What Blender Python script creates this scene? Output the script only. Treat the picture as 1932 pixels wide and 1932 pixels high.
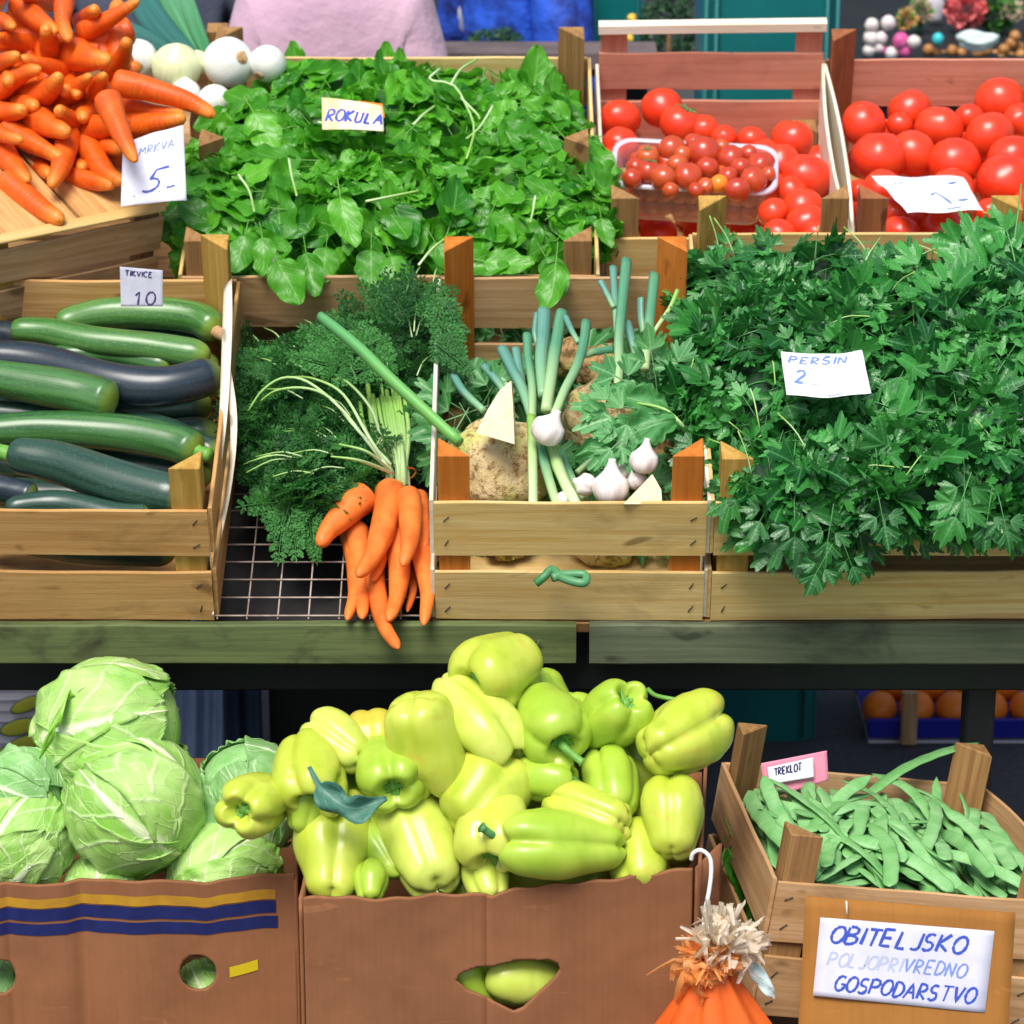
import bpy, bmesh, math, random
import numpy as np
from mathutils import Vector, Matrix, noise

R = math.radians
rnd = random.Random(11)
nrs = np.random.RandomState(5)
sc = bpy.context.scene
for o in list(bpy.data.objects): bpy.data.objects.remove(o)
col = sc.collection

# ------------------------------------------------------------------ camera
F = 6072.0            # focal length in units of a 1932-wide picture
PITCH = R(19.5)
CAM = Vector((0, -4.377, 2.319))
RIGHT = Vector((1, 0, 0))
FWD = Vector((0, math.cos(PITCH), -math.sin(PITCH)))
UP = Vector((0, math.sin(PITCH), math.cos(PITCH)))
cd = bpy.data.cameras.new('camera'); cam = bpy.data.objects.new('camera', cd); col.objects.link(cam)
cam.location = CAM; cam.rotation_euler = (math.pi/2 - PITCH, 0, 0)
cd.sensor_width = 36; cd.lens = 36*F/1932; cd.clip_end = 200; cd.clip_start = .1
cd.dof.use_dof = True; cd.dof.focus_distance = 4.55; cd.dof.aperture_fstop = 7.5
sc.camera = cam
# ------------------------------------------------------------------ light
w = bpy.data.worlds.new('World'); sc.world = w; w.use_nodes = True
nt = w.node_tree; nt.nodes.clear()
sky = nt.nodes.new('ShaderNodeTexSky'); sky.sky_type = 'NISHITA'; sky.sun_disc = False
sky.sun_elevation = R(60); sky.sun_rotation = R(200); sky.dust_density = 3; sky.air_density = 1.0
bg = nt.nodes.new('ShaderNodeBackground'); bg.inputs[1].default_value = .10
wo = nt.nodes.new('ShaderNodeOutputWorld')
nt.links.new(sky.outputs[0], bg.inputs[0]); nt.links.new(bg.outputs[0], wo.inputs[0])
sd = bpy.data.lights.new('sun', 'SUN'); sun = bpy.data.objects.new('sun', sd); col.objects.link(sun)
sd.energy = 2.6; sd.angle = R(28); sd.color = (1, .96, .9)
# sky rotation 200 deg: azimuth measured from +Y clockwise -> (sin, cos)
az, el = R(200), R(60)
sdir = Vector((math.sin(az)*math.cos(el), math.cos(az)*math.cos(el), math.sin(el)))
sun.rotation_euler = sdir.to_track_quat('Z', 'Y').to_euler(); sun.location = (0, -3, 6)
sc.view_settings.view_transform = 'Standard'; sc.view_settings.look = 'None'
sc.view_settings.exposure = .60; sc.view_settings.gamma = 1

# ------------------------------------------------------------------ placing helpers (photo reading -> world)
def ray(u, v): return FWD + RIGHT*((u-966)/F) + UP*(-(v-966)/F)
def at(u, v, d): return CAM + ray(u, v)*d
def aty(u, v, y):
    r = ray(u, v); return CAM + r*((y-CAM.y)/r.y)
def onplane(u, v, p0, n):
    r = ray(u, v); return CAM + r*((p0-CAM).dot(n)/r.dot(n))
def depth(p): return (p-CAM).dot(FWD)
TILT = R(17)
NRM = Vector((0, -math.sin(TILT), math.cos(TILT)))
MID0 = Vector((0, 0, .6))
TOP0 = at(1380, 450, 5.26) - NRM*.212
def mid(u, v, h=0): return onplane(u, v, MID0+NRM*h, NRM)
def top(u, v, h=0): return onplane(u, v, TOP0+NRM*h, NRM)
def camdir(a, tow=0):
    a, t = R(a), R(tow)
    return (RIGHT*math.cos(a)*math.cos(t) + UP*math.sin(a)*math.cos(t) - FWD*math.sin(t)).normalized()
def zf(x0, y0, s):
    return lambda x, y: ((x/s+x0)/1.0352, (y/s+y0)/1.0352)
Z1 = zf(0, 0, 3.45); Z3 = zf(1100, 0, 2.1467); Z4 = zf(0, 500, 2.611)
Z5 = zf(420, 520, 2.477); Z6 = zf(820, 480, 2.477); Z8 = zf(1640, 0, 5.367)
ZB = zf(1300, 1280, 2.76)

# ------------------------------------------------------------------ object helpers
def tag(o, label=None, cat=None, group=None, kind=None):
    if label: o['label'] = label
    if cat: o['category'] = cat
    if group: o['group'] = group
    if kind: o['kind'] = kind
    return o
def empty(name, loc, label, cat, group=None, rot=(0, 0, 0)):
    o = bpy.data.objects.new(name, None); col.objects.link(o); o.location = loc; o.rotation_euler = rot
    o.empty_display_size = .05
    return tag(o, label, cat, group)

class MB:
    """collects geometry; uvp is a 3-vector per vertex used as texture coordinate, tint a float per vertex"""
    def __init__(s): s.v = []; s.f = []; s.g = []; s.t = []; s.m = []; s.sm = []; s.n = 0
    def add(s, v, f, g=None, t=0.0, m=0, sm=True):
        v = [tuple(p) for p in v]
        s.v += v; s.f += [tuple(i+s.n for i in q) for q in f]
        s.g += [tuple(p) for p in g] if g is not None else v
        s.t += [t]*len(v) if not hasattr(t, '__len__') else list(t)
        s.m += [m]*len(f); s.sm += [sm]*len(f); s.n += len(v)
    def build(s, name, mats, parent=None, local=False, smooth=True, org=None):
        me = bpy.data.meshes.new(name)
        V = np.array(s.v, float)
        if local: o_ = np.zeros(3)
        elif org is not None: o_ = np.array(org)
        elif parent is not None: o_ = np.array(parent.location)
        else: o_ = np.array([V[:, 0].mean(), V[:, 1].mean(), V[:, 2].min()])
        me.from_pydata((V-o_).tolist(), [], s.f)
        if not isinstance(mats, (list, tuple)): mats = [mats]
        for m in mats: me.materials.append(m)
        me.polygons.foreach_set('use_smooth', [smooth and q for q in s.sm])
        if max(s.m) > 0: me.polygons.foreach_set('material_index', s.m)
        a = me.attributes.new('uvp', 'FLOAT_VECTOR', 'POINT'); a.data.foreach_set('vector', np.array(s.g, float).ravel())
        a = me.attributes.new('tint', 'FLOAT', 'POINT'); a.data.foreach_set('value', np.array(s.t, float))
        me.update()
        ob = bpy.data.objects.new(name, me); col.objects.link(ob)
        if parent is not None:
            ob.parent = parent
            if not local: ob.location = Vector(o_) - parent.location
        elif not local: ob.location = Vector(o_)
        return ob

def catmull(pts, n):
    P = [Vector(p) for p in pts]
    if len(P) == 2: return [P[0].lerp(P[1], i/n) for i in range(n+1)]
    P = [P[0]*2-P[1]] + P + [P[-1]*2-P[-2]]
    out = []; m = len(P)-3
    for i in range(n+1):
        x = i/n*m; k = min(int(x), m-1); t = x-k
        a, b, c, d = P[k:k+4]
        out.append(.5*((2*b)+(c-a)*t+(2*a-5*b+4*c-d)*t*t+(3*b-a-3*c+d)*t**3))
    return out
def tube(mb, pts, rad, n=12, seg=10, flat=1.0, up=None, cl=False, cap=True, tint=0, m=0, wob=0, twist=0):
    """swept tube; rad number or function of t; cl clusters rings at the ends (for rounded ends)"""
    K = 60; C = catmull(pts, K) if len(pts) > 2 else catmull(pts, K)
    def P(t):
        x = min(max(t, 0), 1)*K; k = min(int(x), K-1); return C[k].lerp(C[k+1], x-k)
    L = sum((C[i+1]-C[i]).length for i in range(K))
    ts = [(1-math.cos(math.pi*i/n))/2 if cl else i/n for i in range(n+1)]
    nrm = Vector(up) if up is not None else None
    V = []; G = []; Fc = []; off = rnd.random()*10
    for i, t in enumerate(ts):
        d = (P(t+.01)-P(t-.01)).normalized()
        if nrm is None: nrm = d.orthogonal().normalized()
        nrm = (nrm - d*nrm.dot(d)).normalized(); b = d.cross(nrm)
        r = rad(t) if callable(rad) else rad
        c = P(t)
        for j in range(seg):
            a = 2*math.pi*j/seg + twist*t
            rr = r
            if wob: rr *= 1+wob*noise.noise(Vector((math.cos(a)*1.3+off, math.sin(a)*1.3, t*5)))
            V.append(c + b*(math.cos(a)*rr) + nrm*(math.sin(a)*rr*flat))
            G.append((t*L+off, a/(2*math.pi), t))
    for i in range(n):
        for j in range(seg):
            k = (j+1) % seg
            Fc.append((i*seg+j, i*seg+k, (i+1)*seg+k, (i+1)*seg+j))
    if cap:
        Fc.append(tuple(range(seg-1, -1, -1))); Fc.append(tuple(n*seg+j for j in range(seg)))
    mb.add(V, Fc, G, tint, m)

def plank(mb, p0, p1, wv, tv, bow=None, n=8, ch=.0012, m=0, rag=.0006):
    """board from p0 to p1 (centre line); wv = half width vector, tv = half thickness vector; chamfered; bow = offset vector at the middle"""
    p0, p1, wv, tv = map(Vector, (p0, p1, wv, tv))
    W, T = wv.length, tv.length; L = (p1-p0).length
    ch = min(ch, W*.4, T*.6)
    sec = [(-W+ch, -T), (W-ch, -T), (W, -T+ch), (W, T-ch), (W-ch, T), (-W+ch, T), (-W, T-ch), (-W, -T+ch)]
    wu, tu = wv/W, tv/T; o = rnd.random()*30; o2 = rnd.random()*30
    V = []; G = []; Fc = []
    for i in range(n+1):
        t = i/n; c = p0.lerp(p1, t)
        if bow is not None: c = c + Vector(bow)*(4*t*(1-t))
        rg = noise.noise(Vector((o, t*L*9, 0)))*rag*2
        for (a, b) in sec:
            V.append(c + wu*(a+(rg if a > 0 else -rg*.6)) + tu*b); G.append((t*L+o, a+o2, b+o))
    for i in range(n):
        for j in range(8):
            k = (j+1) % 8
            Fc.append((i*8+j, i*8+k, (i+1)*8+k, (i+1)*8+j))
    Fc.append(tuple(range(7, -1, -1))); Fc.append(tuple(n*8+j for j in range(8)))
    mb.add(V, Fc, G, rnd.random(), m, sm=False)
def box(mb, c, s, M=None, m=0, ch=.004):
    c = Vector(c); s = Vector(s)/2
    ax = sorted(range(3), key=lambda i: -s[i])
    e = [Vector((1, 0, 0)), Vector((0, 1, 0)), Vector((0, 0, 1))]
    if M is not None: e = [M @ q for q in e]
    plank(mb, c-e[ax[0]]*s[ax[0]], c+e[ax[0]]*s[ax[0]], e[ax[1]]*s[ax[1]], e[ax[2]]*s[ax[2]], n=2, ch=ch, m=m, rag=0)
def prism(mb, poly, h0, h1, m=0):
    """poly: list of 2D xy in ccw order, extruded in z from h0 to h1"""
    n = len(poly); o = rnd.random()*20
    V = [(x, y, h0) for x, y in poly]+[(x, y, h1) for x, y in poly]
    G = [(z+o, x*1.0+o, y) for x, y, z in V]
    Fc = [tuple(range(n-1, -1, -1)), tuple(range(n, 2*n))]+[(i, (i+1) % n, n+(i+1) % n, n+i) for i in range(n)]
    mb.add(V, Fc, G, rnd.random(), m, sm=False)
def blob(mb, c, r, seed=0, amp=.08, fr=1.5, nu=20, nv=12, M=None, tint=0, m=0, ribs=0, ribd=.03):
    c = Vector(c); r = Vector(r) if hasattr(r, '__len__') else Vector((r, r, r))
    V = []; G = []; Fc = []
    for i in range(nv+1):
        ph = math.pi*i/nv
        for j in range(nu):
            a = 2*math.pi*j/nu
            d = Vector((math.sin(ph)*math.cos(a), math.sin(ph)*math.sin(a), math.cos(ph)))
            k = 1+amp*noise.noise(d*fr+Vector((seed*3.7, seed, 0)))
            if ribs: k *= 1-ribd*(1-abs(math.cos(a*ribs/2)))**2*math.sin(ph)
            q = Vector((d.x*r.x, d.y*r.y, d.z*r.z))*k
            V.append(c+(M @ q if M is not None else q)); G.append(d+Vector((seed, 0, 0)))
    for i in range(nv):
        for j in range(nu):
            k = (j+1) % nu
            if i == 0: Fc.append((j, nu+j, nu+k))
            elif i == nv-1: Fc.append((i*nu+j, (i+1)*nu+j, i*nu+k))
            else: Fc.append((i*nu+j, (i+1)*nu+j, (i+1)*nu+k, i*nu+k))
    mb.add(V, Fc, G, tint, m)

# ------------------------------------------------------------------ materials
def L_(c):   # sRGB 0-255 to linear
    return tuple(((x/255)/12.92 if x/255 <= .04045 else ((x/255+.055)/1.055)**2.4) for x in c)
class NT:
    def __init__(s, name):
        s.m = bpy.data.materials.new(name); s.m.use_nodes = True; s.t = s.m.node_tree; s.t.nodes.clear()
        s.out = s.n('ShaderNodeOutputMaterial'); s.b = s.n('ShaderNodeBsdfPrincipled'); s.l(s.b.outputs[0], s.out.inputs[0])
    def n(s, k, **kw):
        x = s.t.nodes.new(k)
        for a, b in kw.items(): setattr(x, a, b)
        return x
    def l(s, a, b): s.t.links.new(a, b)
    def attr(s, name, out='Vector'):
        return s.n('ShaderNodeAttribute', attribute_name=name).outputs[out]
    def noise(s, vec, scale, detail=3, rough=.55, dist=0, mapscale=None):
        if mapscale:
            mp = s.n('ShaderNodeMapping'); mp.inputs['Scale'].default_value = mapscale; s.l(vec, mp.inputs[0]); vec = mp.outputs[0]
        x = s.n('ShaderNodeTexNoise'); x.inputs['Scale'].default_value = scale; x.inputs['Detail'].default_value = detail
        x.inputs['Roughness'].default_value = rough; x.inputs['Distortion'].default_value = dist
        s.l(vec, x.inputs['Vector']); return x.outputs['Fac']
    def ramp(s, fac, lo, hi, a=0., b=1.):
        x = s.n('ShaderNodeMapRange'); x.inputs[1].default_value = lo; x.inputs[2].default_value = hi
        x.inputs[3].default_value = a; x.inputs[4].default_value = b; x.clamp = True
        s.l(fac, x.inputs[0]); return x.outputs[0]
    def mix(s, fac, a, b, mode='MIX'):
        x = s.n('ShaderNodeMix', data_type='RGBA', blend_type=mode)
        for q, v in ((x.inputs[0], fac), (x.inputs[6], a), (x.inputs[7], b)):
            if isinstance(v, bpy.types.NodeSocket): s.l(v, q)
            elif isinstance(v, (int, float)): q.default_value = v
            else: q.default_value = (*v[:3], 1)
        return x.outputs[2]
    def math(s, op, a, b=0.):
        x = s.n('ShaderNodeMath', operation=op)
        for q, v in ((x.inputs[0], a), (x.inputs[1], b)):
            if isinstance(v, bpy.types.NodeSocket): s.l(v, q)
            else: q.default_value = v
        return x.outputs[0]
    def bump(s, h, st=.3, dist=.002):
        x = s.n('ShaderNodeBump'); x.inputs['Strength'].default_value = st; x.inputs['Distance'].default_value = dist
        s.l(h, x.inputs['Height']); s.l(x.outputs[0], s.b.inputs['Normal'])
    def set(s, **k):
        names = dict(rough='Roughness', spec='Specular IOR Level', sss='Subsurface Weight', coat='Coat Weight', coatr='Coat Roughness',
                     trans='Transmission Weight', metal='Metallic', sheen='Sheen Weight', ior='IOR', alpha='Alpha')
        for a, b in k.items():
            i = s.b.inputs[names[a]]
            if isinstance(b, bpy.types.NodeSocket): s.l(b, i)
            else: i.default_value = b
        if 'sss' in k:
            s.b.inputs['Subsurface Scale'].default_value = .006
    def col(s, c):
        i = s.b.inputs['Base Color']
        if isinstance(c, bpy.types.NodeSocket): s.l(c, i)
        else: i.default_value = (*c[:3], 1)
    def orand(s): return s.n('ShaderNodeObjectInfo').outputs['Random']
    def xyz(s, vec):
        x = s.n('ShaderNodeSeparateXYZ'); s.l(vec, x.inputs[0]); return x.outputs

def wood(name, a, b, stain=.35, dirt=(.05, .025, .012), rough=.7):
    k = NT(name); g = k.attr('uvp')
    grain = k.noise(g, 1.0, 5, .6, .6, mapscale=(3.2, 95, 60))
    broad = k.noise(g, 1.0, 3, .5, .4, mapscale=(2.2, 16, 9))
    fine = k.noise(g, 1.0, 3, .6, 0, mapscale=(30, 600, 400))
    c = k.mix(k.ramp(grain, .38, .62), a, b)
    c = k.mix(k.ramp(broad, .35, .75, 0, .5), c, [x*.62 for x in b])
    c = k.mix(k.math('MULTIPLY', k.attr('tint', 'Fac'), .22), c, [x*.6 for x in a])
    kn = k.noise(g, 1.0, 2, .5, .3, mapscale=(11, 22, 20))
    c = k.mix(k.ramp(kn, .66, .73, 0, .8), c, [x*.35 for x in b])
    st = k.noise(g, 1.0, 4, .65, .5, mapscale=(7, 13, 30))
    c = k.mix(k.ramp(st, .55, .74, 0, stain), c, dirt)
    c = k.mix(k.ramp(fine, .35, .7, 0, .13), c, [x*.4 for x in b])
    k.col(c); k.set(rough=rough, spec=.25); k.bump(k.math('ADD', grain, k.math('MULTIPLY', fine, .6)), .35, .0012)
    return k.m
def plain(name, c, c2=None, scale=20, lo=.35, hi=.65, rough=.5, spec=.4, sss=0, coat=0, coatr=.15, bump=0, bs=60, bd=.001, var=.0, sheen=0):
    k = NT(name); tc = k.n('ShaderNodeTexCoord').outputs['Object']
    cc = c
    if c2 is not None: cc = k.mix(k.ramp(k.noise(tc, scale, 4, .6), lo, hi), c, c2)
    if var: cc = k.mix(k.math('MULTIPLY', k.orand(), var), cc, [x*.45 for x in c])
    k.col(cc); k.set(rough=rough, spec=spec)
    if sss: k.set(sss=sss); k.b.inputs['Subsurface Radius'].default_value = (1, .6, .3)
    if coat: k.set(coat=coat, coatr=coatr)
    if sheen: k.set(sheen=sheen)
    if bump: k.bump(k.noise(tc, bs, 4, .6), bump, bd)
    return k.m
def leafmat(name, a, b, vein, rough=.42, transl=.3, spec=.5, back=None):
    """a..b mixed by the per-leaf tint; veins from the leaf's own coordinates (x across, y along)"""
    k = NT(name); g = k.attr('uvp'); x, y, z = k.xyz(g)
    c = k.mix(k.attr('tint', 'Fac'), a, b)
    c = k.mix(k.ramp(k.noise(g, 3.0, 3), .3, .7, 0, .3), c, [q*.55 for q in a])
    ax = k.math('ABSOLUTE', x)
    c = k.mix(k.ramp(ax, .0, .07, .55, 0), c, vein)
    sv = k.math('ABSOLUTE', k.math('SUBTRACT', k.math('FRACT', k.math('SUBTRACT', k.math('MULTIPLY', y, 6), k.math('MULTIPLY', ax, 2.2))), .5))
    svr = k.ramp(sv, 0, .1, 1, 0)
    c = k.mix(k.math('MULTIPLY', svr, .20), c, vein)
    k.col(c); k.set(rough=rough, spec=spec)
    k.bump(k.math('ADD', k.math('MULTIPLY', svr, -1.), k.noise(g, 9, 3)), .35, .0012)
    tr = k.n('ShaderNodeBsdfTranslucent'); k.l(c, tr.inputs[0])
    tc = k.mix(.5, c, [min(1, q*1.6) for q in b]); k.l(tc, tr.inputs[0])
    ms = k.n('ShaderNodeMixShader'); ms.inputs[0].default_value = transl
    k.l(k.b.outputs[0], ms.inputs[1]); k.l(tr.outputs[0], ms.inputs[2]); k.l(ms.outputs[0], k.out.inputs[0])
    return k.m

M = {}
M['pine'] = wood('pine_wood', (.88, .65, .29), (.70, .44, .14), .28)
M['pine_dull'] = wood('old_pine_wood', (.66, .42, .22), (.48, .27, .11), .35)
M['pine_warm'] = wood('warm_pine_wood', (.72, .43, .17), (.54, .27, .08), .5)
M['pine_pink'] = wood('pinkish_wood', (.74, .35, .24), (.62, .25, .16), .2)
M['orange_wood'] = wood('orange_stained_wood', (.72, .24, .035), (.56, .15, .015), .25)
M['post_yellow'] = wood('yellowish_post_wood', (.64, .40, .10), (.46, .25, .045), .4)
M['post_red'] = wood('reddish_post_wood', (.42, .16, .06), (.30, .10, .04), .4)
M['post_brown'] = wood('brown_post_wood', (.44, .25, .09), (.28, .14, .05), .45)
M['pale_wood'] = wood('pale_raw_wood', (.93, .88, .74), (.84, .74, .54), .12)
M['green_board'] = wood('green_painted_board', (.155, .20, .07), (.085, .115, .042), .95, (.035, .035, .018), .7)
M['green_board2'] = wood('grey_green_painted_board', (.14, .165, .095), (.09, .11, .065), .8, (.025, .025, .02), .7)
M['black'] = plain('black_steel', (.008, .012, .012), (.014, .018, .016), 12, rough=.6)
M['staple'] = plain('staple_steel', (.05, .045, .04), rough=.5)
M['wire'] = plain('galvanised_wire', (.45, .38, .33), (.25, .16, .12), 30, rough=.5)
def cardboard(name, a):
    k = NT(name); tc = k.n('ShaderNodeTexCoord').outputs['Object']
    c = k.mix(k.ramp(k.noise(tc, 6, 4, .6), .3, .7), a, [x*.78 for x in a])
    c = k.mix(k.ramp(k.noise(tc, 1, 2, .5, mapscale=(160, 4, 4)), .45, .7, 0, .16), c, [x*.55 for x in a])
    c = k.mix(k.ramp(k.noise(tc, 3.5, 5, .7), .50, .75, 0, .55), c, [x*.5 for x in a])
    c = k.mix(k.ramp(k.noise(tc, 1, 4, .7, 1.5, mapscale=(9, 9, 26)), .62, .72, 0, .35), c, [min(1, x*1.7) for x in a])
    k.col(c); k.set(rough=.82, spec=.15); k.bump(k.noise(tc, 1, 3, .6, mapscale=(220, 12, 12)), .12, .0012); return k.m
M['card'] = cardboard('corrugated_cardboard', (.31, .132, .060))
M['card2'] = cardboard('sign_cardboard', (.36, .155, .035))
M['paper'] = plain('white_paper', (.80, .80, .86), (.66, .67, .75), 25, .4, .7, rough=.7, spec=.2, bump=.15, bs=90)
M['paper_bright'] = plain('bright_white_paper', (.92, .92, .92), (.86, .87, .88), 25, rough=.7, spec=.2, bump=.1, bs=60)
M['paper_grey'] = plain('greyish_paper', (.45, .46, .52), (.36, .37, .43), 30, rough=.7, spec=.2)
M['paper_cream'] = plain('cream_paper', (.90, .62, .28), (.90, .80, .62), 22, .35, .65, rough=.7, spec=.2)
M['paper_pink'] = plain('pink_paper', (.78, .28, .38), (.70, .24, .34), 30, rough=.7, spec=.2)
M['paper_orange'] = plain('orange_paper', (.85, .22, .02), rough=.7)
M['ink'] = plain('blue_ink', (.03, .07, .42), rough=.5)
M['ink_mid'] = plain('light_blue_ink', (.16, .24, .55), rough=.5)
M['ink_faint'] = plain('faded_blue_ink', (.38, .43, .58), rough=.6)
M['ink_dark'] = plain('dark_blue_ink', (.02, .015, .10), rough=.5)
M['navy'] = plain('navy_print', (.006, .012, .09), (.01, .018, .12), 40, rough=.6)
M['yellow'] = plain('yellow_print', (.50, .27, .015), (.42, .21, .02), 40, rough=.6)
M['yellow2'] = plain('bright_yellow_tape', (.62, .48, .01), rough=.5)
# produce materials
def carrotmat():
    k = NT('carrot_skin'); g = k.attr('uvp'); x, y, z = k.xyz(g)
    rings = k.noise(g, 1, 3, .6, .2, mapscale=(330, 1.6, 0))
    blot = k.noise(g, 1, 3, .5, 0, mapscale=(30, 3, 0))
    c = k.mix(k.ramp(blot, .3, .7), (.72, .085, .004), (.85, .15, .008))
    c = k.mix(k.ramp(z, .72, 1.0, 0, .8), c, (.90, .36, .045))
    c = k.mix(k.ramp(rings, .52, .66, 0, .6), c, (.46, .085, .012))
    c = k.mix(k.ramp(k.noise(k.n('ShaderNodeTexCoord').outputs['Object'], 110, 4, .7), .66, .74, 0, .6), c, (.16, .06, .02))
    c = k.mix(k.math('MULTIPLY', k.orand(), .22), c, (.62, .09, .004))
    k.col(c); k.set(rough=.4, spec=.45, sss=.14, coat=.05, coatr=.3); k.b.inputs['Subsurface Radius'].default_value = (1, .35, .1)
    k.bump(rings, .9, .0024); return k.m
M['carrot'] = carrotmat()
M['carrot_b'] = plain('muddy_carrot_skin', (.80, .21, .035), (.66, .13, .02), 26, .4, .7, rough=.5, sss=.1, bump=.4, bs=90)
def tomatomat():
    k = NT('tomato_skin'); tc = k.n('ShaderNodeTexCoord').outputs['Object']
    n1 = k.noise(tc, 14, 3)
    c = k.mix(k.ramp(n1, .3, .75), (.76, .028, .009), (.86, .080, .016))
    c = k.mix(k.math('MULTIPLY', k.orand(), .35), c, (.78, .075, .018))
    k.col(c); k.set(rough=.32, spec=.5, sss=.12, coat=.18, coatr=.2); k.b.inputs['Subsurface Radius'].default_value = (1, .2, .1)
    k.bump(k.noise(tc, 70, 2), .05, .001); return k.m
M['tomato'] = tomatomat()
def cherrymat():
    k = NT('cherry_tomato_skin'); tc = k.n('ShaderNodeTexCoord').outputs['Object']
    c = k.mix(k.ramp(k.noise(tc, 30, 2), .3, .7), (.46, .035, .014), (.58, .085, .022))
    c = k.mix(k.ramp(k.orand(), .55, 1, 0, .55), c, (.62, .16, .03))
    k.col(c); k.set(rough=.28, spec=.5, sss=.1, coat=.3); return k.m
M['cherry'] = cherrymat()
M['cherry_orange'] = plain('orange_cherry_skin', (.80, .25, .02), rough=.28, sss=.1, coat=.3)
def peppermat(name, a, b, bl, blush=0):
    k = NT(name); tc = k.n('ShaderNodeTexCoord').outputs['Object']; g = k.attr('uvp'); x, y, z = k.xyz(g)
    c = k.mix(k.ramp(k.noise(tc, 13, 3, .55), .33, .68), a, b)
    c = k.mix(k.ramp(k.noise(tc, 26, 3, .6, .5), .60, .76, 0, .55), c, bl)
    c = k.mix(k.ramp(k.noise(tc, 1, 2, .5, mapscale=(34, 34, 8)), .56, .78, 0, .5), c, (.24, .40, .014))
    fl = k.n('ShaderNodeTexVoronoi'); fl.inputs['Scale'].default_value = 55; k.l(tc, fl.inputs[0])
    c = k.mix(k.ramp(fl.outputs['Distance'], .05, .09, .35, 0), c, (.42, .34, .08))
    k.col(c); k.set(rough=.33, spec=.42, sss=.12, coat=.16, coatr=.2)
    k.b.inputs['Subsurface Radius'].default_value = (.7, 1, .2)
    k.bump(k.noise(tc, 45, 3), .10, .002); return k.m
M['pep_y'] = peppermat('pepper_yellow_green', (.44, .54, .040), (.58, .64, .10), (.58, .36, .03))
M['pep_g'] = peppermat('pepper_bright_green', (.32, .50, .035), (.45, .60, .07), (.45, .52, .05))
M['pep_p'] = peppermat('pepper_pale', (.50, .61, .07), (.64, .70, .15), (.66, .62, .14))
M['pep_o'] = peppermat('pepper_golden', (.52, .54, .04), (.60, .40, .06), (.60, .28, .04))
k = NT('pepper_blushed'); tc = k.n('ShaderNodeTexCoord').outputs['Object']
c = k.mix(k.ramp(k.noise(tc, 14, 3), .33, .68), (.52, .60, .06), (.62, .64, .14))
g_ = k.n('ShaderNodeVectorMath', operation='DISTANCE'); g_.inputs[1].default_value = (.026, -.012, .066); k.l(tc, g_.inputs[0])
c = k.mix(k.ramp(k.math('ADD', g_.outputs['Value'], k.math('MULTIPLY', k.noise(tc, 50, 3), .022)), .022, .04, .8, 0), c, (.40, .10, .085))
k.col(c); k.set(rough=.3, sss=.2, coat=.22, coatr=.2); M['pep_b'] = k.m
M['stem'] = plain('pepper_stem_green', (.10, .30, .035), (.17, .40, .07), 60, rough=.45, bump=.3, bs=150)
M['stem_d'] = plain('dark_stem_green', (.05, .19, .05), (.10, .30, .10), 50, rough=.45)
def cabmat(name, a, b, vein):
    k = NT(name); g = k.attr('uvp'); x, y, z = k.xyz(g)
    ax = k.math('ABSOLUTE', x)
    wv = k.math('MULTIPLY', k.math('SUBTRACT', k.noise(g, 2.2, 2), .5), .14)
    yy = k.math('ADD', y, wv)
    c = k.mix(k.ramp(k.noise(g, 2.4, 4, .6), .32, .68), a, b)
    c = k.mix(k.ramp(y, .55, 1.05, 0, .5), c, [q*.6 for q in a])
    w1 = k.ramp(y, 0, 1, .13, .03)
    mr = k.math('LESS_THAN', ax, w1)
    d = k.math('SUBTRACT', 1, k.ramp(k.math('DIVIDE', ax, w1), .35, 1.1))
    sv = k.math('ABSOLUTE', k.math('SUBTRACT', k.math('FRACT', k.math('SUBTRACT', k.math('MULTIPLY', yy, 4.2), k.math('MULTIPLY', k.math('POWER', ax, .8), 1.7))), .5))
    svr = k.math('MULTIPLY', k.ramp(sv, .0, .10, 1, 0), k.ramp(ax, .75, 1, 1, .3))
    v2 = k.n('ShaderNodeTexVoronoi', feature='DISTANCE_TO_EDGE'); v2.inputs['Scale'].default_value = 6; k.l(g, v2.inputs[0])
    vr = k.ramp(v2.outputs[0], .0, .055, 1, 0)
    c = k.mix(k.math('MULTIPLY', vr, .14), c, vein)
    c = k.mix(k.math('MULTIPLY', svr, .48), c, vein)
    c = k.mix(k.math('MULTIPLY', d, .9), c, [min(1, q*1.08) for q in vein])
    k.col(c); k.set(rough=.48, spec=.35, sss=.12)
    k.b.inputs['Subsurface Radius'].default_value = (.6, 1, .4)
    h = k.math('ADD', k.math('MULTIPLY', svr, .8), k.math('ADD', d, k.math('MULTIPLY', vr, .35)))
    h = k.math('ADD', h, k.noise(g, 5, 4)); k.bump(h, .55, .0028)
    return k.m
M['cab'] = cabmat('cabbage_leaf', (.24, .52, .07), (.48, .70, .23), (.72, .82, .50))
M['cab_g'] = cabmat('green_cabbage_leaf', (.18, .43, .11), (.33, .58, .24), (.55, .72, .42))
M['cab_d'] = plain('frilly_leaf', (.18, .48, .02), (.38, .62, .14), 40, rough=.45)
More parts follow.
